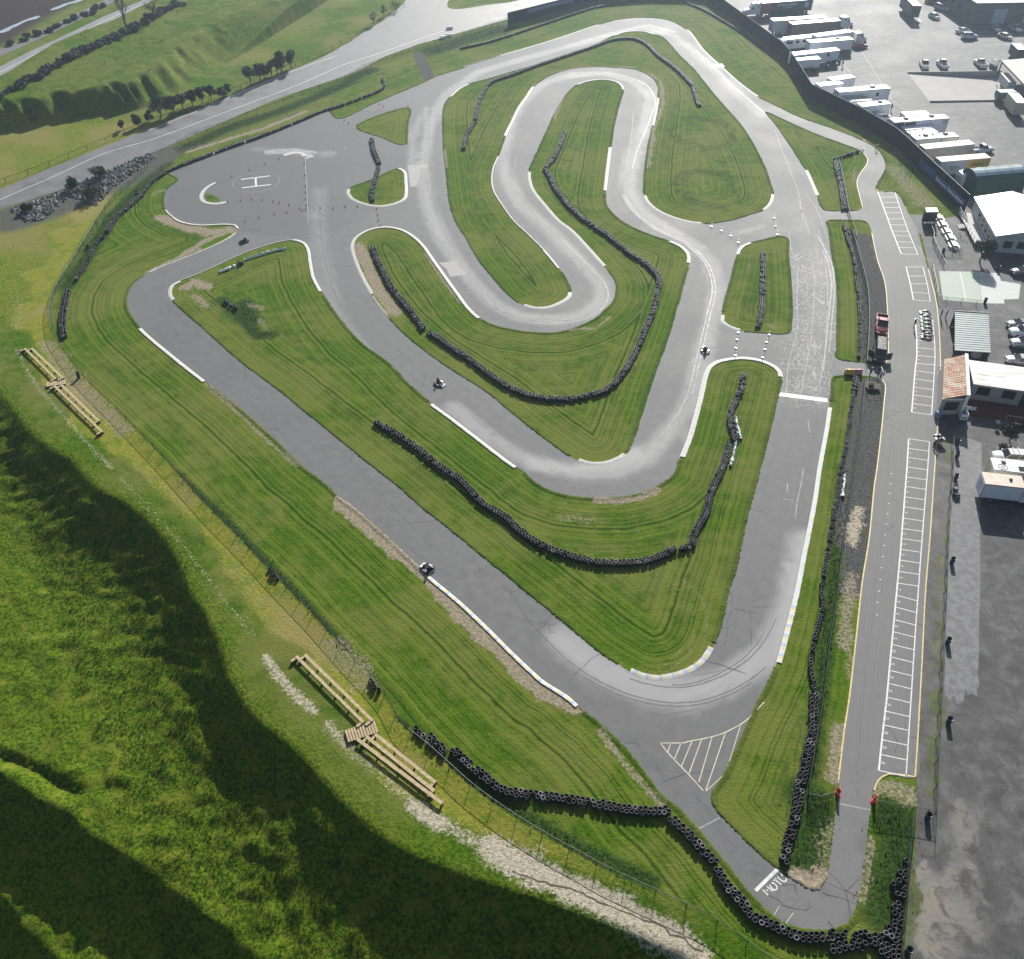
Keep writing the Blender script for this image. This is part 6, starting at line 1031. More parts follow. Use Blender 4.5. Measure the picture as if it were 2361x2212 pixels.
for lab, p, rz, kind, top, legs, hat, hm in (('person in dark clothes kneeling beside the white kart on its stand', 'y:85,500', 20, 'kneel', 'shirt_dark', 'suit_dark', 'hair', 'hair'), ('person in navy clothes reaching up at the back of the box truck', 'y:870,1330', 60, 'lean', 'suit_blue', 'suit_blue', 'cap', 'helmet_white'), ('person with white cap standing alone left of the kart stalls', 'z:1272,575', 0, 'stand', 'shirt_dark', 'suit_dark', 'cap', 'helmet_white'),
    ('person in black with white cap right of the kart stalls', 'z:1740,400', -20, 'stand', 'shirt_dark', 'suit_dark', 'cap', 'helmet_white'), ('person in pale shirt facing the one in black beside the kart stalls', 'z:1835,400', 160, 'stand', 'shirt_blue', 'suit_dark', 'cap', 'helmet_white'), ('person in blue shirt walking along the tiled office roof', 'x:405,520', 190, 'lean', 'shirt_blue', 'jeans', 'cap', 'helmet_white'),
    ('person in black at the gate opening, nearer the tyre row', 'z:490,1440', 10, 'stand', 'shirt_dark', 'suit_dark', 'cap', 'helmet_white'), ('person in black and jeans at the gate opening, nearer the pit lane', 'z:640,1420', 190, 'stand', 'shirt_dark', 'jeans', 'hair', 'hair'), ('person standing at the right end of the white trailer with one roof unit', 'q:1285,700', 200, 'stand', 'shirt_dark', 'suit_dark', 'cap', 'helmet_white'), ('person walking past the quad bikes in the paddock', '3:945,385', 90, 'stand', 'shirt_dark', 'suit_dark', 'hair', 'hair')):
    x, y = at(p); person(lab, (x, y), R(rz), kind, top, legs, hat, hm)
# ------------------------------------------------------------------ drums, cones, markers, barrier
dm = MB(); dm.lathe([(.0, .06), (.26, .06), (.26, .84), (.285, .86), (.285, .9), (.25, .9), (.25, .5), (0, .5)], n=18); dm.lathe([(.285, .3), (.3, .32), (.285, .34)], n=18); dm.lathe([(.285, .58), (.3, .6), (.285, .62)], n=18); dmesh = dm.mesh('drum', M['blue_drum'], True); lm = MB(); lm.lathe([(0, .505), (.24, .505), (.27, .93), (.3, .94), (.29, .86)], n=14); lmesh = lm.mesh('liner_bag', M['black_bag'])
for lab, p in (('dark blue drum inside the gate at the lower right lot fence', 'e:1570,720'), ('blue drum at the very bottom right beside the tyre heap', 'a:1750,980'), ('drum highest along the lot fence, in the shade of the office', 'y:470,470'), ('drum second along the lot fence with a black bag', 'y:465,690'), ('drum on the lot fence left of the motorhome', 'y:445,1050'), ('drum on the lot fence beside the tan weeds, level with the last white dots', '9:1572,545'), ('drum on the lot fence left of the smooth pale asphalt edge', '9:1548,1005'), ('drum on the lot fence level with the lowest numbered stalls', '12:1552,15'), ('drum behind the wooden benches at the upper left fence', 'd:1235,740'), ('drum at the upper right corner of the pale court', 'v:1455,720'), ('drum at the lower right corner of the pale court', 'v:1205,1370'), ('drum at the end of the picnic tables', 'v:375,380')):
    q = hit(*P(p)[0]); t = thing('trash_drum', lab, 'drum', (q.x, q.y, max(q.z, 0) if q.z > -.1 else q.z)); link(bpy.data.objects.new('drum', dmesh), t); link(bpy.data.objects.new('liner_bag', lmesh), t)
x, y = at('y:440,1290'); t = thing('equipment_cart', 'small dark engine cart against the lot fence below the drum', 'cart', (x, y, 0)); mb = MB(); mb.box(0, 0, .45, .7, 1.3, .3); mb.box(0, .3, .75, .5, .5, .35); mb.build('body', M['grey_paint'], t); mb = MB(); mb.tube((-.2, .5, .6), (-.2, 1., 1.), .03); mb.tube((.2, .5, .6), (.2, 1., 1.), .03); mb.tube((-.2, 1., 1.), (.2, 1., 1.), .03); mb.build('handle', M['galv'], t); [wheel(t, a, b, .18, .1) for a in (-.35, .35) for b in (-.5, .45)]
cm = MB(); cm.box(0, 0, .02, .3, .3, .04); cm.lathe([(.11, .04), (.02, .46), (0, .47)], n=12); cmesh = cm.mesh('cone', M['orange']); cw = MB(); cw.lathe([(.075, .2), (.052, .31)], n=12); cwmesh = cw.mesh('white_band', M['white_paint'])
HC = 'small orange cones laid out on the helipad tarmac'
def cone(lab, p, grp, k=1.0):
    x, y = at(p); t = thing('traffic_cone', lab, 'cone', (x, y, .01), rng.uniform(0, 6), grp); a = link(bpy.data.objects.new('cone', cmesh), t); b = link(bpy.data.objects.new('white_band', cwmesh), t); b.scale = (1.02, 1.02, 1); t.scale = (k, k, k); return t
for p in 'h:215,480 h:475,385 h:693,305'.split(): cone('small orange cone above and left of the painted H', p, 'cones round the painted H')
for p in 'h:1255,303 h:1258,468 h:1268,618 h:1275,705 h:1275,803 h:1287,893 h:1280,955'.split(): cone('small orange cone standing on the long faint line right of the painted H', p, 'cones on the faint line')
for p in 'h:1225,965 h:1190,938 h:1483,938 h:1670,935 h:1840,915'.split(): cone('small orange cone in the row crossing the lower end of the faint line', p, 'cones crossing the faint line')
for p in 'h:345,825 h:500,810 h:650,818 h:808,838 h:900,860 h:1038,893'.split(): cone('small orange cone in the upper row just below the painted H', p, 'upper row below the H')
for p in 'h:1005,995 h:825,1020 h:605,1072 h:413,1125'.split(): cone('small orange cone in the slanting lower row nearest the left hairpin', p, 'lower row below the H')
cone('small orange cone at the lower tip of the small curved kerb', 'h:155,842', None); cone('small orange cone alone at the upper tip of the small curved kerb', '1:1242,1048', None); cone('small dark orange cone left of the white kerb above the H', 'h:890,232', None)
for p in '2:35,692 2:60,708 2:108,718'.split(): cone('small orange cone left of the grass triangle', p, 'cones left of the grass triangle')
for p in '2:235,602 2:258,612 2:320,638 2:400,612'.split(): cone('small orange cone above the grass triangle', p, 'cones above the grass triangle')
for p in '2:40,1185 2:110,1187 2:222,1198'.split(): cone('small orange cone just below the rounded grass island by the helipad', p, 'cones below the rounded island')
for p in '2:225,1233 2:230,1264 2:243,1295'.split(): cone('small orange cone crossing the lane below the rounded grass island', p, 'cones crossing the lane')
def big_cone(lab, p):
    x, y = at(p); t = thing('tall_cone', lab, 'cone', (x, y, .01)); mb = MB(); mb.box(0, 0, .03, .42, .42, .06); mb.lathe([(.17, .06), (.1, .7), (.09, 1.05), (.05, 1.1), (0, 1.1)], n=14); mb.build('cone', M['red_plastic'], t); mb = MB(); mb.lathe([(.146, .38), (.13, .5)], n=14); mb.build('white_band', M['white_paint'], t); return t
big_cone('tall red cone on the left edge of the pit lane exit', '12:922,428'); big_cone('second tall red cone touching the left one at the pit exit', '12:914,418'); big_cone('tall red cone on the right edge of the pit lane exit', '12:1120,470'); big_cone('second tall red cone touching the right one at the pit exit', '12:1128,460')
dmk = MB(); dmk.lathe([(0, .13), (.2, .13), (.26, .0)], n=14); dmk2 = MB(); dmk2.tube((0, 0, .1), (0, 0, .75), .035); dmk2.lathe([(.05, .72), (.05, .78), (0, .78)], n=8); d1_, d2_ = dmk.mesh('base', M['white_paint']), dmk2.mesh('post', M['white_paint'])
for grp, lab, ps in (('markers across the upper link road', 'white based marker post in the line across the upper link road, beside the straight', 'f:1305,125 f:1335,292 f:1380,470'), ('markers along the upper link road', 'white based marker post curving along the track end of the upper link road', 'f:560,635 f:405,495 f:212,392 f:0,300'), ('left markers on the lower link road', 'white based marker post in the left line across the lower link road', '6:350,592 6:343,632 6:337,680 6:333,722'), ('right markers on the lower link road', 'white based marker post in the right line across the lower link road', '6:527,604 6:512,646 6:503,688 6:490,735')):
    for p in ps.split(): x, y = at(p); t = thing('marker_post', lab, 'marker post', (x, y, .008), 0, grp); link(bpy.data.objects.new('base', d1_), t); link(bpy.data.objects.new('post', d2_), t)
stud = MB(); stud.lathe([(0, .03), (.07, .022), (.1, 0)], n=10); sme = stud.mesh('road_stud', M['white_paint'])
for p in '1228,32 1223,88 1219,145 1214,203 1207,262 1200,320 1193,383 1187,443 1179,507 1173,572 1164,638 1158,705 1149,770 1145,842'.split(): x, y = at('9:' + p); o = link(bpy.data.objects.new('road_stud', sme)); o.location = (x, y, .006); tag(o, 'white raised road stud in the line down the middle of the pit lane', 'road stud', 'road studs of the pit lane')
a, b = W('z:50,1395 355,1395'); L = (b - a).length; rz = math.atan2((b - a).y, (b - a).x); c = (a + b) / 2
for k, (u0, u1, m_, lab) in enumerate(((-.5, -.03, 'yellow_plastic', 'yellow plastic barrier closing the grass corner beside the gate'), (0, .5, 'pink_plastic', 'faded red plastic barrier butted against the yellow one'))):
    t = thing('plastic_barrier', lab, 'barrier', (c.x + (u0 + u1) / 2 * L * math.cos(rz), c.y + (u0 + u1) / 2 * L * math.sin(rz), .05), rz); l = (u1 - u0) * L; mb = MB(); mb.loft([[(x, -.3, 0), (x, .3, 0), (x, .3, .15), (x, .12, .4), (x, .1, .85), (x, -.1, .85), (x, -.12, .4), (x, -.3, .15)] for x in (-l / 2, l / 2)]); mb.build('body', M[m_], t); mb = MB(); [mb.lathe([(0, .86), (.06, .86), (.06, .9), (0, .9)], x, 0, 8) for x in (-l * .3, l * .3)]; mb.build('filler_cap', M['black_bag'], t)
x, y = at('z:550,1640'); t = thing('cage_trailer', 'small open cage trailer of white tubes beside the gate', 'trailer', (x, y, 0), R(-4)); mb = MB(); [mb.tube(p, q, .03) for z in (.35, 1.2) for p, q in (((-1, -.8, z), (1, -.8, z)), ((1, -.8, z), (1, .8, z)), ((1, .8, z), (-1, .8, z)), ((-1, .8, z), (-1, -.8, z)))]; [mb.tube((a, b, .35), (a, b, 1.2), .03) for a in (-1, 0, 1) for b in (-.8, .8)]; mb.build('cage', M['pale_rail'], t); mb = MB(); mb.box(0, 0, .35, 1.9, 1.5, .04); mb.box(-.3, .2, .6, .7, .6, .45); mb.build('floor', M['wood_dark'], t); [wheel(t, 0, b, .25, .15) for b in (-.9, .9)]
x, y = at('z:690,1420'); t = thing('sign_board', 'leaning white sign board at the gate opening', 'sign', (x, y, 0), R(85)); mb = MB(); mb.box(0, 0, .6, 1.5, .06, 1.1); mb.build('board', M['white_paint'], t); mb = MB(); [mb.tube((a, .25, 0), (a, 0, 1.0), .03) for a in (-.6, .6)]; mb.build('leg', M['galv'], t)
x, y = at('3:1140,860'); t = thing('red_pole_stand', 'dark red pole stand on the outside of the pit lane bend', 'stand', (x, y, 0)); mb = MB(); [mb.tube((.4 * math.cos(a), .4 * math.sin(a), 0), (0, 0, 1.3), .04) for a in (0, 2.1, 4.2)]; mb.box(0, 0, 1.1, .8, .08, .12); mb.tube((0, 0, 1.2), (0, 0, 2.), .04); mb.build('frame', M['maroon'], t)
x, y = at('j:1010,300'); t = thing('gate_board', 'white folding board standing at the inside of the pit lane bend', 'board', (x, y, 0), R(80)); mb = MB(); mb.box(0, .12, .5, .6, .04, 1.); mb.box(0, -.12, .5, .6, .04, 1.); mb.build('board', M['white_paint'], t)
for lab, p in (('left white concrete block on the lower edge of the access road', '2:598,222'), ('right white concrete block on the lower edge of the access road', '2:632,210'), ('white concrete block alone on the centre of the access road', '2:638,168')):
    x, y = at(p); mb = MB(); mb.loft([[(a, -.45, .0), (a, .45, .0), (a, .38, .3), (a, .2, .75), (a, -.2, .75), (a, -.38, .3)] for a in (-.9, .9)]); o = mb.build('concrete_block', M['white_paint']); o.location = (x, y, .004); o.rotation_euler = (0, 0, .3); tag(o, lab, 'block')
# ------------------------------------------------------------------ wooden spectator benches and steps
def plank_bench(label, s, z=.42, w=.36, L_ends=True):
    a, b = W(s, z); d = b - a; L = d.length; rz = math.atan2(d.y, d.x); c = (a + b) / 2; t = thing('wooden_bench', label, 'bench', (c.x, c.y, -.03), rz); mb = MB(); n = max(2, int(L / 2.4))
    for k in range(n): mb.box(-L / 2 + (k + .5) * L / n, rng.uniform(-.015, .015), z, L / n - .012, w, .07)
    mb.build('seat', M['wood'], t)
    for k in range(n + 1): p = MB(); p.box(0, 0, z / 2 - .02, .12, w * .8, z - .03); p.build('leg', M['wood_dark'], t, loc=(-L / 2 + .1 + k * (L - .2) / n, 0, 0))
    if L_ends:
        for e in (-1, 1): p = MB(); p.box(0, -.45, z - .03, .3, .7, .06); p.box(0, -.45, z / 2, .3, .65, z - .08, mat=1); p.build('end_block', [M['wood'], M['wood_dark']], t, loc=(e * (L / 2 - .15), 0, 0))
    return t
plank_bench('left long bench above the lower wooden steps', 'b:185,185 1440,1425'); plank_bench('right long bench above the lower wooden steps, nearer the fence', 'b:345,155 1610,1395')
plank_bench('left long bench below the lower wooden steps, nearest the pale path', 'c:450,315 1845,1370', L_ends=False); plank_bench('middle long bench below the lower wooden steps', 'c:600,270 1715,1165'); plank_bench('right long bench below the lower wooden steps, nearest the fence', 'c:740,232 1735,1025')
plank_bench('left long bench above the upper wooden steps', 'd:215,190 800,760'); plank_bench('right long bench above the upper wooden steps, nearer the fence', 'd:345,185 935,750'); plank_bench('left long bench below the upper wooden steps', 'd:770,890 1665,1750', L_ends=True); plank_bench('right long bench below the upper wooden steps, nearer the fence', 'd:900,870 1605,1550')
def steps(label, s0, s1, wd, n):
    a, b = W(s0, .2)[0], W(s1, .2)[0]; d = b - a; L = d.length; rz = math.atan2(d.y, d.x); c = (a + b) / 2; t = thing('wooden_steps', label, 'steps', (c.x, c.y, -.03), rz)
    for k in range(n): mb = MB(); mb.box(0, 0, .2, L / n - .07, wd, .07); mb.build('tread', M['wood'], t, loc=(-L / 2 + (k + .5) * L / n, 0, .05 + .012 * (k % 2)))
    mb = MB(); [mb.box(0, y, .1, L, .1, .2) for y in (-wd / 2 + .1, wd / 2 - .1)]; mb.build('stringer', M['wood_dark'], t)
steps('lower wooden boardwalk steps crossing between two pairs of benches', 'b:1120,1690', 'b:1690,1500', 1.5, 11); steps('upper wooden boardwalk steps crossing between two pairs of benches', 'd:620,870', 'd:985,820', 1.15, 9)
# ------------------------------------------------------------------ buildings
def block(name, label, cat, fl, fr, H, depth, wall, roof, over=.3, gable=0., px_h=0., slope=0.):
    """fl, fr: photo points of the front (near) base corners"""
    a, b = W1(fl, px_h), W1(fr, px_h); d = b - a; L = d.length; rz = math.atan2(d.y, d.x); n = Vector((-math.sin(rz), math.cos(rz), 0)); c = (a + b) / 2 + n * depth / 2; t = thing(name, label, cat, (c.x, c.y, 0), rz)
    mb = MB(); mb.box(0, 0, H / 2, L, depth, H); 
    if gable: mb.add([(-L / 2, -depth / 2, H), (L / 2, -depth / 2, H), (0, -depth / 2, H + gable), (-L / 2, depth / 2, H), (L / 2, depth / 2, H), (0, depth / 2, H + gable)], [(0, 1, 2), (3, 5, 4)])
    mb.build('wall', M[wall], t); rb = MB(); o = over
    if gable:
        for s in (-1, 1): rb.add([(s * (L / 2 + o), -depth / 2 - o, H - gable * o * 2 / L + .03), (s * (L / 2 + o), depth / 2 + o, H - gable * o * 2 / L + .03), (0, depth / 2 + o, H + gable + .03), (0, -depth / 2 - o, H + gable + .03), (s * (L / 2 + o), -depth / 2 - o, H - gable * o * 2 / L + .15), (s * (L / 2 + o), depth / 2 + o, H - gable * o * 2 / L + .15), (0, depth / 2 + o, H + gable + .15), (0, -depth / 2 - o, H + gable + .15)], [(4, 5, 6, 7), (0, 3, 2, 1), (0, 4, 7, 3), (1, 2, 6, 5), (0, 1, 5, 4)])
    else: rb.box(0, 0, H + .1, L + 2 * o, depth + 2 * o, .18)
    rb.build('roof', M[roof], t); return t, L, depth
def opening(t, name, x, z, w, h, y, m='glass', fr='dark_steel'):
    mb = MB(); mb.box(0, 0, 0, w, .05, h); o = mb.build(name, M[m], t, loc=(x, y, z)); mb = MB(); [mb.box(a, -.03, b, c, .05, d) for a, b, c, d in ((0, h / 2, w + .1, .08), (0, -h / 2, w + .1, .08), (-w / 2, 0, .08, h + .1), (w / 2, 0, .08, h + .1))]; mb.build('frame', M[fr], o); return o
corr = NT('corrugated_roof'); wv = corr.n.new('ShaderNodeTexWave'); wv.inputs['Scale'].default_value = 2.2; corr.put(wv.inputs['Vector'], corr.obj()); corr.bump(wv.outputs['Fac'], .6, .06); M['corrugated'] = corr.fin(corr.mix(corr.noise(corr.obj(), .6), (.42, .43, .38), (.56, .57, .5)), .55)
t, L, D = block('workshop_building', 'large dark fronted workshop with pale corrugated roof at the top right', 'building', 's:1255,342', 's:2500,322', 6.0, 34, 'wall_dark', 'corrugated', .8)
for x in (.1, .42): opening(t, 'roller_door', -L / 2 + 5 + x * 30, 2.2, 4.2, 4.2, -D / 2 - .02, 'trailer_grey'); 
for k in range(3): o = opening(t, 'window', -L / 2 + 13 + k * 2.6, 2.0, 1.6, 1.2, -D / 2 - .02)
for k in range(4): opening(t, 'side_window', 0, 2.4, 1.6, 1.2, 0).parent = t
for ch, yy in zip([c for c in KIDS[t.name] if c.name.startswith('side_window')], (-D / 2 + 4, -D / 2 + 10, -D / 2 + 16, -D / 2 + 22)): ch.location = (-L / 2 - .02, yy, 2.4); ch.rotation_euler = (0, 0, R(-90))
# white office with gable roof, deck and railing
def gable_office():
    a = W1('u:1205,545', 3.4); b = W1('u:1548,1165', 3.3); d = (b - a).normalized(); rz = math.atan2(d.y, d.x); n = Vector((-d.y, d.x, 0)); n = n if n.x > 0 else -n; L = (b - a).length; wd = 13.; c = (a + b) / 2 + n * wd / 2; c.z = 0
    t = thing('white_office', 'white gable roofed office with grey deck along its left side', 'building', c, math.atan2(n.y, n.x)); ly = L; q = MB(); q.box(0, 0, 1.7, wd, ly, 3.4); q.add([(-wd / 2, -ly / 2, 3.4), (wd / 2, -ly / 2, 3.4), (0, -ly / 2, 4.9), (-wd / 2, ly / 2, 3.4), (wd / 2, ly / 2, 3.4), (0, ly / 2, 4.9)], [(0, 1, 2), (3, 5, 4)]); q.build('wall', M['wall_pale'], t)
    for s in (-1, 1):
        r = MB(); vs = [(s * (wd / 2 + .35), -ly / 2 - .4, 3.36), (s * (wd / 2 + .35), ly / 2 + .3, 3.36), (0, ly / 2 + .3, 4.98), (0, -ly / 2 - .4, 4.98)]; r.add(vs + [(x, y, z + .12) for x, y, z in vs], [(4, 5, 6, 7), (0, 3, 2, 1), (0, 4, 7, 3), (1, 2, 6, 5), (0, 1, 5, 4)]); r.build('roof', M['roof_white'], t)
    f = MB(); f.box(0, -ly / 2 - .42, 3.3, wd + .7, .06, .16); f.build('fascia', M['trailer_grey'], t)
    for k in range(5): o = opening(t, 'window', 0, 0, 1.3, 1.2, 0); o.location = (-wd / 2 - .02, ly / 2 - 5 - k * 2.4, 1.8); o.rotation_euler = (0, 0, R(-90))
    for x in (-4, -1.5, 1.5): opening(t, 'front_window', x, 1.7, 1.5, 1.3, -ly / 2 - .02)
    w = MB(); w.box(-wd / 2 - 1.3, 1., .45, 2.4, ly * .8, .12); [w.box(x, y, .2, .15, .15, .45) for x in (-wd / 2 - 2.4, -wd / 2 - .4) for y in np.linspace(-ly * .35, ly * .45, 6)]; w.build('deck', M['deck'], t)
    w = MB(); [w.tube((-wd / 2 - 2.45, y, .5), (-wd / 2 - 2.45, y, 1.5), .04) for y in np.linspace(-ly * .38, ly * .48, 9)]; [w.tube((-wd / 2 - 2.45, -ly * .38, z), (-wd / 2 - 2.45, ly * .48, z), .035) for z in (1.0, 1.5)]; w.build('railing', M['trailer_grey'], t)
    w = MB(); [w.box(-wd / 2 - 2.9 - k * .35, ly * .1, .38 - k * .12, .34, 1.6, .1) for k in range(3)]; w.build('deck_steps', M['deck'], t)
gable_office()
# grey carport
def carport():
    q = W('w:607,268 1270,312 1325,1062 612,1015', 2.7); c = sum(q, Vector()) / 4; t = thing('carport', 'grey ribbed metal carport beside the pit lane', 'carport', (c.x, c.y, 0)); mb = MB(); tp = [(p.x - c.x, p.y - c.y, 2.75 + .25 * (i < 2)) for i, p in enumerate(q)]; mb.add(tp + [(x, y, z - .12) for x, y, z in tp], [(0, 3, 2, 1), (4, 5, 6, 7), (0, 1, 5, 4), (1, 2, 6, 5), (2, 3, 7, 6), (3, 0, 4, 7)])
    for k in range(1, 18): a = Vector(tp[0]).lerp(Vector(tp[3]), k / 18); b = Vector(tp[1]).lerp(Vector(tp[2]), k / 18); mb.tube(a + Vector((0, 0, .02)), b + Vector((0, 0, .02)), .035, n=4)
    mb.build('roof', plain('metal_sheet', (.26, .3, .29), .5, .1, var=.08), t); mb = MB(); a, b = Vector(tp[0]), Vector(tp[1]); mb.tube(a + Vector((0, 0, .06)), b + Vector((0, 0, .06)), .09, n=6); mb.build('gutter', M['white_paint'], t)
    for i in range(4): p = MB(); p.box(tp[i][0] * .96, tp[i][1] * .96, 1.35, .14, .14, 2.7); p.build('post', M['dark_steel'], t)
    p = MB(); [p.box((tp[i][0] + tp[j][0]) / 2 * .985, (tp[i][1] + tp[j][1]) / 2 * .985, 1.3, (Vector(tp[i]) - Vector(tp[j])).length * .96, .06, 2.5, math.atan2(tp[i][1] - tp[j][1], tp[i][0] - tp[j][0])) for i, j in ((0, 1), (1, 2))]; p.build('side_wall', M['wall_dark'], t); p = MB(); p.box(tp[2][0] * .7, tp[2][1] * .55, .6, .9, .7, 1.2); p.box(tp[2][0] * .3, tp[2][1] * .5, .5, .8, .8, 1.); p.build('cupboard', M['trailer_grey'], t)
carport()
# clay tiled office with the long white roof
tile = NT('clay_tiles'); tv = tile.obj(); ch = tile.n.new('ShaderNodeTexBrick'); tile.put(ch.inputs['Vector'], tile.scale(tv, (1, 1, 1))); ch.inputs['Scale'].default_value = 1.; ch.inputs['Brick Width'].default_value = .42; ch.inputs['Row Height'].default_value = .42; ch.inputs['Mortar Size'].default_value = .03
tile.put(ch.inputs['Color1'], (.55, .36, .24)); tile.put(ch.inputs['Color2'], (.42, .19, .11)); tile.put(ch.inputs['Mortar'], (.08, .04, .03)); nn_ = tile.noise(tv, .55, 4, .7); M['clay'] = tile.fin(tile.mix(tile.ramp(nn_, .45, .62), ch.outputs['Color'], (.5, .42, .33)), .8)
def office():
    q = W('x:480,215 865,203 905,972 448,975', 3.2); c = sum(q, Vector()) / 4; t = thing('tiled_office', 'small office block with rust coloured clay tile roof at the pit lane', 'building', (c.x, c.y, 0)); f = [Vector((p.x - c.x, p.y - c.y, 0)) for p in q]
    mb = MB(); [mb.add([(p.x * .97, p.y * .97, 0) for p in f] + [(p.x * .97, p.y * .97, 2.95) for p in f], [(0, 1, 5, 4), (1, 2, 6, 5), (2, 3, 7, 6), (3, 0, 4, 7), (4, 7, 6, 5), (0, 3, 2, 1)])]; mb.build('wall', M['stucco'], t)
    # sloped tile field, low on the left, with rounded rows
    lf, rf, rn, ln = f[0], f[1], f[2], f[3]; nr, ncx = 17, 9; mb = MB(); vs = []; fs = []
    for i in range(nr * 2 + 1):
        for j in range(ncx * 6 + 1):
            u = j / (ncx * 6); v = i / (nr * 2); p = lf.lerp(rf, u).lerp(ln.lerp(rn, u), v); z = 2.98 + .75 * u + .055 * abs(math.sin(math.pi * j / 6)) + .05 * (1 - (i % 2)) * 1.0; vs.append((p.x, p.y, z))
    m = ncx * 6 + 1; fs = [(i * m + j, (i + 1) * m + j, (i + 1) * m + j + 1, i * m + j + 1) for i in range(nr * 2) for j in range(ncx * 6)]; mb.add(vs, fs); mb.build('roof', M['clay'], t)
    mb = MB(); p0, p1 = f[1] * 1.03, f[2] * 1.03; d = p1 - p0; cc = (p0 + p1) / 2; mb.box(cc.x, cc.y, 1.9, d.length, .45, 3.9, math.atan2(d.y, d.x)); mb.build('parapet', M['white_paint'], t)
    mb = MB(); d = f[2] - f[3]; cc = (f[2] + f[3]) / 2; rz = math.atan2(d.y, d.x); nrm = Vector((math.sin(rz), -math.cos(rz), 0)); mb.box(cc.x, cc.y, 3.0, d.length + .2, .1, .14, rz); mb.build('eave_board', M['white_paint'], t); o = opening(t, 'window', 0, 0, 1.9, 1.35, 0); o.location = (cc.x + nrm.x * .0 - .1, cc.y + nrm.y * .0 - .0, 1.65); o.rotation_euler = (0, 0, rz); o.location = Vector((cc.x, cc.y, 1.65)) + Vector((cc.x, cc.y, 0)).normalized() * -.03
    mb = MB(); mb.box(cc.x - 1.7, cc.y - .35, .5, .8, .6, 1.); mb.build('cabinet', M['shirt_blue'], t)
    return t
office()
def long_office():
    a = W1('x:918,695', 3.1); b = W1('x:1988,842', 3.1); d = (b - a).normalized(); b = b + d * 8; L = (b - a).length; rz = math.atan2(d.y, d.x); fa = W1('x:935,250', 3.1); n = Vector((-d.y, d.x, 0)); dep = (fa - a).dot(n); c = (a + b) / 2 + n * dep / 2; t = thing('long_office', 'long low office with stained white flat roof behind the tiled block', 'building', (c.x + .4 * d.x, c.y + .4 * d.y, 0), rz); L -= .8
    mb = MB(); mb.box(0, .15, 1.45, L - .3, dep - .7, 2.9); mb.build('wall', M['stucco'], t); st = NT('stained_roof'); p = st.obj(); f = st.noise(st.scale(p, (.25, 1.2, 1)), 1., 5, .7); st_m = st.fin(st.mix(st.ramp(f, .5, .68), (.66, .65, .62), (.44, .39, .31)), .7); mb = MB(); mb.box(0, 0, 3.02, L, dep, .2); mb.build('roof', st_m, t)
    for x in (1.6, 5.2): opening(t, 'window', -L / 2 + x + .3, 1.75, 1.7, 1.3, -dep / 2 + .47)
    opening(t, 'door', -L / 2 + 8.3, 1.15, 1.9, 2.2, -dep / 2 + .47, 'trailer_dark'); opening(t, 'window', -L / 2 + 11.8, 1.75, 1.4, 1.3, -dep / 2 + .47)
    mb = MB(); mb.box(-L / 2 + 6, -dep / 2 - 1.6, .03, 12, 4.2, .06); mb.build('brick_terrace', M['brick'], t); mb = MB(); mb.tube((-L / 2 + 5.2, -dep / 2 - 3.1, .55), (-L / 2 + 9.3, -dep / 2 - 3.1, .55), .07); [mb.tube((-L / 2 + x, -dep / 2 - 3.1, 0), (-L / 2 + x, -dep / 2 - 3.1, .55), .06) for x in (5.2, 7.2, 9.3)]; mb.build('terrace_rail', M['wood'], t)
long_office()
for lab, p, m_, sx in (('blue and white ice chest in the shade below the tiled office', 'x:820,1370', 'white_paint', 1.0), ('white notice board low in the shade right of the tiled office', 'x:900,1250', 'trailer_white', .8), ('second white notice board beside the first in the office shade', 'x:990,1255', 'trailer_white', .8)):
    x, y = at(p); t = thing('ice_chest' if 'chest' in lab else 'notice_board', lab, 'ice chest' if 'chest' in lab else 'notice board', (x, y, .06), R(-8)); mb = MB(); mb.box(0, 0, .5 if 'chest' in lab else .75, sx, .7 if 'chest' in lab else .06, 1.0 if 'chest' in lab else .6); mb.build('cabinet' if 'chest' in lab else 'board', M[m_], t); mb = MB(); 
    if 'chest' in lab: mb.box(0, 0, 1.03, .8, .55, .04); mb.build('lid', M['banner_blue'], t); mb = MB(); mb.box(0, -.37, .35, .7, .03, .18); mb.build('label_plate', M['banner_blue'], t)
    else: [mb.tube((a, 0, 0), (a, 0, .5), .03) for a in (-.3, .3)]; mb.build('leg', M['dark_steel'], t)
x, y = at('y:1120,170'); t = thing('fire_bowl', 'wheeled metal barbecue in the office shade', 'barbecue', (x, y, 0)); mb = MB(); mb.lathe([(0, .5), (.3, .6), (.38, .85), (.36, .88), (.3, .7), (0, .62)], n=14); mb.build('bowl', M['steel'], t); mb = MB(); [mb.tube((.35 * math.cos(a), .35 * math.sin(a), 0), (.2 * math.cos(a), .2 * math.sin(a), .55), .02) for a in (0, 2.1, 4.2)]; mb.build('leg', M['dark_steel'], t)
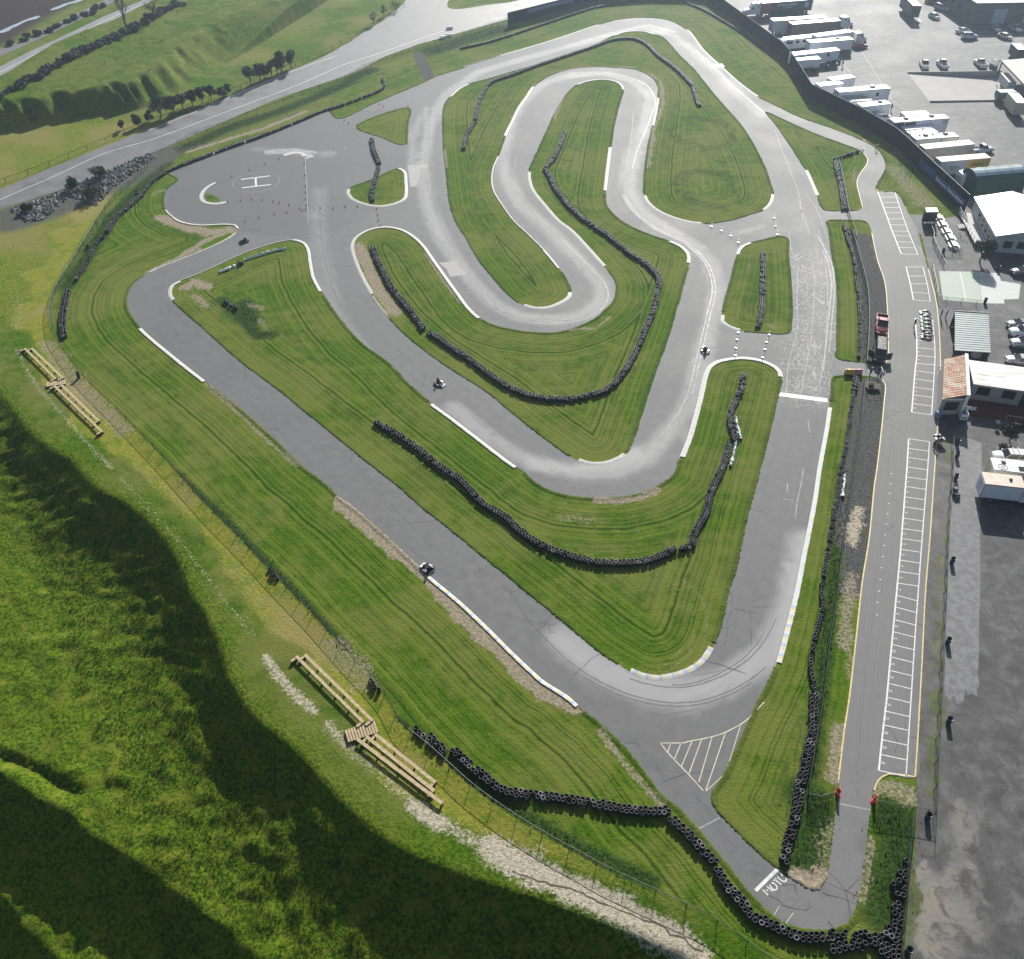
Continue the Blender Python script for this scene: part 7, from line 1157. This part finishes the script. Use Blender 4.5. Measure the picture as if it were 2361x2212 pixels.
# flat canopy building on the far right, info shelter, picnic tables
def flat_canopy():
    q = [W1('t:1606,288', 4.), W1('t:2500,205', 4.), W1('t:2650,700', 4.), W1('t:2030,730', 4.)]; c = sum(q, Vector()) / 4; c.z = 0; t = thing('flat_canopy', 'large flat grey canopy roof at the right edge beside the sunken ramp', 'canopy', c); mb = MB(); tp = [(p.x - c.x, p.y - c.y, 4.1) for p in q]; mb.add(tp + [(x, y, z - .3) for x, y, z in tp], [(0, 3, 2, 1), (4, 5, 6, 7), (0, 1, 5, 4), (1, 2, 6, 5), (2, 3, 7, 6), (3, 0, 4, 7)]); mb.build('roof', plain('canopy_roof', (.36, .36, .32), .7, var=.08), t); mb = MB(); a, b = Vector(tp[0]), Vector(tp[3]); mb.tube(a, b, .12, n=6); mb.build('edge_trim', M['dark_steel'], t)
    for x, y, z in tp: p = MB(); p.box(x * .95, y * .95, 1.95, .25, .25, 3.9); p.build('post', M['dark_steel'], t)
flat_canopy()
q = W('u:378,702 565,698 598,768 400,772', 2.6); c = sum(q, Vector()) / 4; t = thing('info_shelter', 'small white roofed shelter with dark board at the head of the picnic tables', 'shelter', (c.x, c.y, 0)); mb = MB(); tp = [(p.x - c.x, p.y - c.y, 2.6) for p in q]; mb.add(tp + [(x, y, z - .15) for x, y, z in tp], [(0, 3, 2, 1), (4, 5, 6, 7), (0, 1, 5, 4), (1, 2, 6, 5), (2, 3, 7, 6), (3, 0, 4, 7)]); mb.build('roof', M['roof_white'], t)
for x, y, z in tp: p = MB(); p.box(x * .9, y * .9, 1.2, .12, .12, 2.45); p.build('post', M['dark_steel'], t)
p = MB(); p.box(0, -.3, 1.2, 2.6, .12, 2.0); p.build('board', M['black_paint'], t)
def picnic(lab, p, rz):
    x, y = at(p); t = thing('picnic_table', lab, 'picnic table', (x, y, 0), rz, 'white picnic tables in a row'); mb = MB(); mb.box(0, 0, .76, 1.9, .85, .06); mb.build('tabletop', M['roof_white'], t)
    for s in (-1, 1): mb = MB(); mb.box(0, s * .78, .45, 1.9, .28, .05); mb.build('seat', M['roof_white'], t)
    for s in (-1, 1): mb = MB(); mb.tube((s * .65, -.75, 0), (s * .65, .3, .74), .04); mb.tube((s * .65, .75, 0), (s * .65, -.3, .74), .04); mb.tube((s * .65, -.8, .42), (s * .65, .8, .42), .035); mb.build('leg_frame', M['dark_steel'], t)
prz = head('u:600,860', 'u:790,1200')
for lab, p in (('white picnic table next to the info shelter, first of the row', 'u:590,895'), ('second white picnic table from the info shelter', 'u:652,1005'), ('white picnic table in the middle of the row', 'u:715,1118'), ('second last white picnic table of the row', 'v:515,110'), ('last white picnic table of the row beside the low fence', 'v:580,255')): picnic(lab, p, prz)
# ------------------------------------------------------------------ trees, shrubs, rocks, tall grass
def leaf_mat(name, a, b):
    t = NT(name); g = t.n.new('ShaderNodeObjectInfo'); n = t.noise(t.pos(), .8, 3); col = t.mix(t.ramp(t.math('ADD', n, t.math('MULTIPLY', t.math('SUBTRACT', t.attr('shade'), .5), .6)), .3, .7), a, b); t.fin(col, .7, spec=.25); return t.mat
LEAF = {'dark': leaf_mat('leaf_dark', (.022, .04, .02), (.07, .1, .05)), 'olive': leaf_mat('leaf_olive', (.05, .065, .035), (.13, .15, .085)), 'grey': leaf_mat('leaf_grey', (.06, .06, .05), (.13, .12, .1)), 'green': leaf_mat('leaf_green', (.02, .045, .012), (.07, .11, .03))}
def foliage(name, blobs, n, size, mat, parent, seed):
    r = np.random.default_rng(seed); w = np.array([b[3] ** 2 * b[4] for b in blobs]); k = r.choice(len(blobs), n, p=w / w.sum()); B = np.array(blobs)[k]; d = r.normal(size=(n, 3)); d /= np.linalg.norm(d, axis=1)[:, None]; rad = r.random(n) ** .4
    c = B[:, :3] + d * np.column_stack([B[:, 3], B[:, 3], B[:, 4]]) * rad[:, None]; c[:, 2] = np.maximum(c[:, 2], .05); u = r.normal(size=(n, 3)); u /= np.linalg.norm(u, axis=1)[:, None]; v = np.cross(u, r.normal(size=(n, 3))); v /= np.linalg.norm(v, axis=1)[:, None] + 1e-9; s = size * r.uniform(.6, 1.3, n)[:, None]
    V = np.stack([c - u * s, c + v * s * .55, c + u * s, c - v * s * .55], 1).reshape(-1, 3); F = np.arange(n * 4).reshape(n, 4); sh = np.repeat(r.random(n), 4)
    o = link(bpy.data.objects.new(name, npmesh(name, V, F, LEAF[mat], dict(shade=sh), False)), parent); return o
def tree(label, base, h, wd, mat, group=None, name='tree', n=1500, seed=0, bare=False, cat='tree'):
    q = Vector(base); t = thing(name, label, cat, q, rng.uniform(0, 6), group); r = random.Random(seed); mb = MB(); th = h * .28; mb.tube((0, 0, -.2), (.05 * h * r.uniform(-1, 1), 0, th), h * .035, h * .024, 7); blobs = []
    for k in range(r.randint(7, 9)):
        a = r.uniform(0, 6.28); l = wd * r.uniform(.12, .4); z = h * r.uniform(.38, .84); mb.tube((0, 0, th * r.uniform(.7, 1)), (l * math.cos(a), l * math.sin(a), z), h * .017, h * .006, 5)
        for j in range(3): a2 = a + r.uniform(-.9, .9); mb.tube((l * .6 * math.cos(a), l * .6 * math.sin(a), th + (z - th) * .6), (l * 1.3 * math.cos(a2), l * 1.3 * math.sin(a2), z * r.uniform(.85, 1.15)), h * .008, h * .003, 4)
        blobs.append((l * math.cos(a), l * math.sin(a), z, wd * r.uniform(.17, .3), h * r.uniform(.13, .22)))
    blobs.append((0, 0, h * .8, wd * .24, h * .17)); mb.build('trunk', M['bark_pale' if bare else 'bark'], t)
    foliage('crown', blobs, n, .16 if bare else .2, mat, t, seed); return t
def px_h(base, hpx):     # photo height in px -> metres for an upright thing at this base
    p = P(base)[0]; q = hit(*p); v = (p[1] - 1106) / FPX; depth = (CAMH - q.z) / (ST + v * CT); return q, hpx * depth / FPX / math.cos(TILT + math.atan(v))
for k, (b, hp, wp, mat, lab) in enumerate((('l:655,632', 250, 190, 'olive', 'forked olive tree first of the row of six beside the access road'), ('l:800,568', 240, 170, 'olive', 'rounded olive tree second of the row beside the access road'), ('l:865,548', 230, 160, 'dark', 'dark olive tree third of the row beside the access road'), ('l:968,495', 210, 150, 'olive', 'small olive tree squeezed in the middle of the row beside the access road'), ('l:1060,468', 230, 170, 'dark', 'dark bushy tree fifth of the row beside the access road'), ('l:1125,430', 280, 170, 'dark', 'tall dark tree near the right end of the row beside the access road'), ('l:1270,382', 250, 190, 'dark', 'broad dark tree at the right end of the row beside the access road'),
    ('1:925,675', 115, 115, 'dark', 'largest dark round tree below the hillside gully'), ('1:1000,655', 100, 100, 'dark', 'dark tree touching the largest one below the gully'), ('1:1050,625', 80, 70, 'olive', 'olive tree right of the dark pair below the gully'), ('1:1105,603', 80, 70, 'dark', 'dark tree in the loose group right of the gully'), ('1:1160,590', 85, 75, 'olive', 'olive tree in the middle of the loose group right of the gully'), ('1:1212,575', 80, 70, 'dark', 'dark tree at the right of the loose group beyond the gully'), ('1:1277,562', 60, 55, 'olive', 'small pale olive tree between the two tree groups'), ('1:1305,540', 55, 45, 'olive', 'smallest tree behind the pale one between the two groups'), ('1:862,698', 60, 50, 'dark', 'small dark tree left of the largest round tree'), ('1:793,727', 65, 55, 'olive', 'lone olive tree on the bright verge, second from the left'), ('1:706,742', 50, 45, 'olive', 'lone small olive tree leftmost on the bright verge'))):
    sc = .1509 if b[0] == 'l' else S; q, h = px_h(b, hp * sc); wm = wp * sc * (h / (hp * sc)) * .95; tree(lab, q, h, max(wm, 1.5), mat, 'olive trees along the access road', 'olive_tree', 1500, 100 + k)
for k, (b, hp, wp, lab) in enumerate((('1:725,155', 170, 110, 'tall bare tree left of the pair beside the far highway'), ('1:890,108', 150, 120, 'tall bare tree right of the pair beside the far highway'), ('2:205,140', 70, 60, 'bare shrubby tree at the road junction, nearest the tarmac'), ('2:262,95', 60, 40, 'thin bare tree behind the shrubby one at the road junction'), ('2:330,65', 55, 50, 'bare tree furthest up the slope at the road junction'))):
    q, h = px_h(b, hp * S); tree(lab, q, h, wp * S * h / (hp * S), 'grey', None, 'bare_tree', 260 if k > 1 else 420, 200 + k, True)
q, h = px_h('v:1105,560', 560 * .1162 * .72); tree('dark round tree casting its shadow on the pale court', q, 4.6, 4.0, 'dark', None, 'round_tree', 1900, 300); q, h = px_h('y:1340,400', 100); tree('small dark tree in the planter below the long white roof', q, 3.2, 3.0, 'dark', None, 'round_tree', 1300, 301)
def bush(label, base, h, wd, mat, seed, group=None, n=500, name='bush'):
    q = Vector(base); t = thing(name, label, 'bush', q, rng.uniform(0, 6), group); r = random.Random(seed); mb = MB(); bl = []
    for k in range(5): a = r.uniform(0, 6.28); l = wd * r.uniform(.1, .33); z = h * r.uniform(.3, .6); mb.tube((0, 0, -.1), (l * math.cos(a), l * math.sin(a), z), .05, .02, 4); bl.append((l * math.cos(a), l * math.sin(a), z, wd * r.uniform(.18, .3), h * r.uniform(.25, .38)))
    mb.build('stem', M['bark'], t); foliage('foliage', bl, n, .2, mat, t, seed); return t
for k, (p, wpx, hpx, lab) in enumerate((('1:418,1095', 90, 75, 'dark bush above the rubble at the lower edge of the access road'), ('1:525,1140', 110, 80, 'dark spreading bush lowest on the rubble slope'), ('1:575,1015', 120, 75, 'wide dark bush on the rubble beside the road edge'), ('1:165,1215', 60, 50, 'small grey bush at the left of the rubble'), ('4:505,105', 16, 22, 'small dark bush beside the curving tyre row at the upper left'))):
    q, h = px_h(p, hpx * S); bush(lab, (q.x, q.y, max(q.z, -.05)), h, wpx * S * 83 / FPX * 2.4, 'dark', 400 + k, n=900)
for lab, pts, n_ in (('grey green scrub bush in the hedge between the far highway and the hill', '1:0,585 120,500 250,420 350,355 460,305 580,255 700,205 800,140 950,60 1060,20', 60), ('dark scrub bush in the row beside the far railway', '1:0,265 120,235 230,195 330,150 480,90 620,30', 24)):
    far = 'railway' in lab; ww = [hit(*p) for p in P(pts)] if not far else [G(*p, 0) for p in P(pts)]; base = None
    for i, (x, y, a) in enumerate(walk(ww, sum((ww[j + 1] - ww[j]).length for j in range(len(ww) - 1)) / n_)):
        x += rng.uniform(-1.5, 1.5); y += rng.uniform(-1, 1); z = ground_z(x, y)
        if base is None: base = bush(lab, (x, y, z), 1.5, 3.2, 'grey' if not far else 'olive', 500 + far, 'scrub beside the far railway' if far else 'scrub along the far highway', 620, 'scrub_bush'); b0 = base
        else: c = copy_tree(b0); c.location = (x, y, z); c.rotation_euler = (0, 0, rng.uniform(0, 6)); k = rng.uniform(.6, 1.25); c.scale = (k, k, k * rng.uniform(.8, 1.1))
# rubble slope
rp = W('1:60,1205 350,1095 600,985 850,880 900,900 820,960 640,1080 560,1180 400,1130 250,1260 150,1270'); lo = A2(rp).min(0); hi = A2(rp).max(0); n = 5200; px_ = rng.uniform(lo[0], hi[0], n); py_ = rng.uniform(lo[1], hi[1], n); ok = inside(px_, py_, rp); px_, py_ = px_[ok], py_[ok]
ico = np.array([(0, 0, 1), (.9, 0, .3), (.28, .85, .3), (-.73, .53, .3), (-.73, -.53, .3), (.28, -.85, .3), (0, 0, -.6)]); icf = np.array([(0, 1, 2), (0, 2, 3), (0, 3, 4), (0, 4, 5), (0, 5, 1), (6, 2, 1), (6, 3, 2), (6, 4, 3), (6, 5, 4), (6, 1, 5)]); V = []; Fc = []
for i, (x, y) in enumerate(zip(px_, py_)): s = rng.uniform(.1, .42, 3) * rng.uniform(.6, 1.3); a = rng.uniform(0, 6); v = ico * s * rng.uniform(.75, 1.25, (7, 1)); V.append(np.column_stack([x + v[:, 0] * math.cos(a) - v[:, 1] * math.sin(a), y + v[:, 0] * math.sin(a) + v[:, 1] * math.cos(a), v[:, 2] + .05])); Fc.append(icf + 7 * i)
tag(link(bpy.data.objects.new('rubble', npmesh('rubble', np.vstack(V), np.vstack(Fc), M['rock'], smooth_=False))), 'grey broken rubble slope below the access road', 'rubble', kind='stuff')
# rough grass: blade clumps on the hillside, along fences and on the far hill
tg = NT('tall_grass'); pz = tg.pos(); sh_ = tg.attr('shade'); c_ = tg.mix(tg.ramp(sh_, 0, 1), (.022, .055, .004), (.105, .15, .014)); c_ = tg.mix(tg.ramp(tg.noise(pz, .35, 3), .5, .72), c_, (.13, .13, .035)); M['tall_grass'] = tg.fin(c_, .85, spec=.05)
def tufts(name, label, x, y, hh, seed):
    r = np.random.default_rng(seed); n = len(x); z = terrain(x, y); V = []; F = []; k = 5; h = hh * r.uniform(.5, 1.3, n); w = h * .22; allv = []
    for b in range(k):
        a = r.uniform(0, 6.28, n); dx, dy = np.cos(a), np.sin(a); off = r.uniform(0, .12, n); lean = r.uniform(.15, .7, n) * h; bx, by = x + dx * off, y + dy * off
        v0 = np.column_stack([bx - dy * w, by + dx * w, z - .03]); v1 = np.column_stack([bx + dy * w, by - dx * w, z - .03]); v2 = np.column_stack([bx + dx * lean, by + dy * lean, z + h * r.uniform(.7, 1.1, n)]); allv.append(np.stack([v0, v1, v2], 1))
    V = np.concatenate(allv).reshape(-1, 3); F = np.arange(len(V)).reshape(-1, 3); sh = np.repeat(r.random(len(V) // 3), 3); o = link(bpy.data.objects.new(name, npmesh(name, V, F, M['tall_grass'], dict(shade=sh), False))); return tag(o, label, 'grass', kind='stuff')
n = 210000; x = rng.uniform(-74, 24, n); y = rng.uniform(24, 118, n); dd = -seg_dist(x, y, C1P, False, True); ok = (dd > .3 + rng.uniform(-1.2, 1.5, n)) & (dd < 60); x, y = x[ok], y[ok]; cl = vnoise(x, y, 1.3, 71); ok = (cl > .35) & (np.abs(x) < 14 + y * .62); x, y = x[ok], y[ok]
tufts('hill_grass', 'long rough tussock grass covering the shaded hillside at the lower left', x, y, .12, 5)
xs2, ys2 = [], []
for s_, w_ in ROUGH_STRIPS:
    p = W(s_); L = sum((p[i + 1] - p[i]).length for i in range(len(p) - 1)); m = int(L * w_ * 9); wk = walk(p, max(.02, L / max(1, m)))
    for q in wk: o = rng.normal() * w_ * .55; xs2.append(q[0] - math.sin(q[2]) * o); ys2.append(q[1] + math.cos(q[2]) * o)
tufts('weed_strip', 'dark weedy grass left standing along the fences and road verges', np.array(xs2), np.array(ys2), .16, 6)
n = 26000; x = rng.uniform(-190, -25, n); y = rng.uniform(195, 345, n); d_ = seg_dist(x, y, GUP, False, True); h_ = seg_dist(x, y, HTP, False, True); ok = (d_ > 1) & (h_ < 1) & (vnoise(x, y, 2.2, 81) > .62); x, y = x[ok], y[ok]
tufts('hill_scrub', 'tufted grass texture of the far green hill', x, y, .2, 8)
# ------------------------------------------------------------------ air, light, camera
AZ, EL = R(14), R(26.6); dsun = Vector((math.sin(AZ) * math.cos(EL), math.cos(AZ) * math.cos(EL), math.sin(EL)))
hz = MB(); hz.box(0, 300, 32, 2300, 2600, 114); ho = hz.build('haze', None or M['glass']); ho.data.materials.clear(); hm = bpy.data.materials.new('haze_air'); hm.use_nodes = True; nt = hm.node_tree; nt.nodes.remove(next(n for n in nt.nodes if n.type == 'BSDF_PRINCIPLED')); pv = nt.nodes.new('ShaderNodeVolumePrincipled'); pv.inputs['Density'].default_value = HAZE; pv.inputs['Color'].default_value = (.62, .8, 1., 1); pv.inputs['Anisotropy'].default_value = .65; nt.links.new(pv.outputs[0], next(n for n in nt.nodes if n.type == 'OUTPUT_MATERIAL').inputs['Volume']); ho.data.materials.append(hm); tag(ho, 'thin pale haze filling the air', 'haze', kind='stuff')
sl = bpy.data.lights.new('sun', 'SUN'); sl.energy = SUN; sl.angle = R(.5); sl.color = (1., .97, .92); so = bpy.data.objects.new('sun', sl); COL.objects.link(so); so.rotation_euler = (-dsun).to_track_quat('-Z', 'Y').to_euler(); so.location = dsun * 400
wd = bpy.data.worlds.new('World'); SC.world = wd; wd.use_nodes = True; wn = wd.node_tree; bg = next(n for n in wn.nodes if n.type == 'BACKGROUND'); sky = wn.nodes.new('ShaderNodeTexSky'); sky.sky_type = 'NISHITA'; sky.sun_disc = False; sky.sun_elevation = EL; sky.sun_rotation = AZ; sky.dust_density = 2.; wn.links.new(sky.outputs[0], bg.inputs['Color']); bg.inputs['Strength'].default_value = SKY
cd = bpy.data.cameras.new('camera'); cd.sensor_width = 36; cd.lens = FPX * 36 / 2361; cd.clip_start = 1; cd.clip_end = 6000; co = bpy.data.objects.new('camera', cd); COL.objects.link(co); co.location = (0, 0, CAMH); co.rotation_euler = (R(90) - TILT, 0, 0); SC.camera = co
SC.view_settings.view_transform = 'Standard'; SC.view_settings.look = 'None'; SC.view_settings.gamma = 1; SC.view_settings.exposure = EXPO
SC.cycles.max_bounces = 5; SC.cycles.diffuse_bounces = 2; SC.cycles.glossy_bounces = 2; SC.cycles.transparent_max_bounces = 12; SC.cycles.volume_bounces = 0; SC.cycles.use_denoising = True
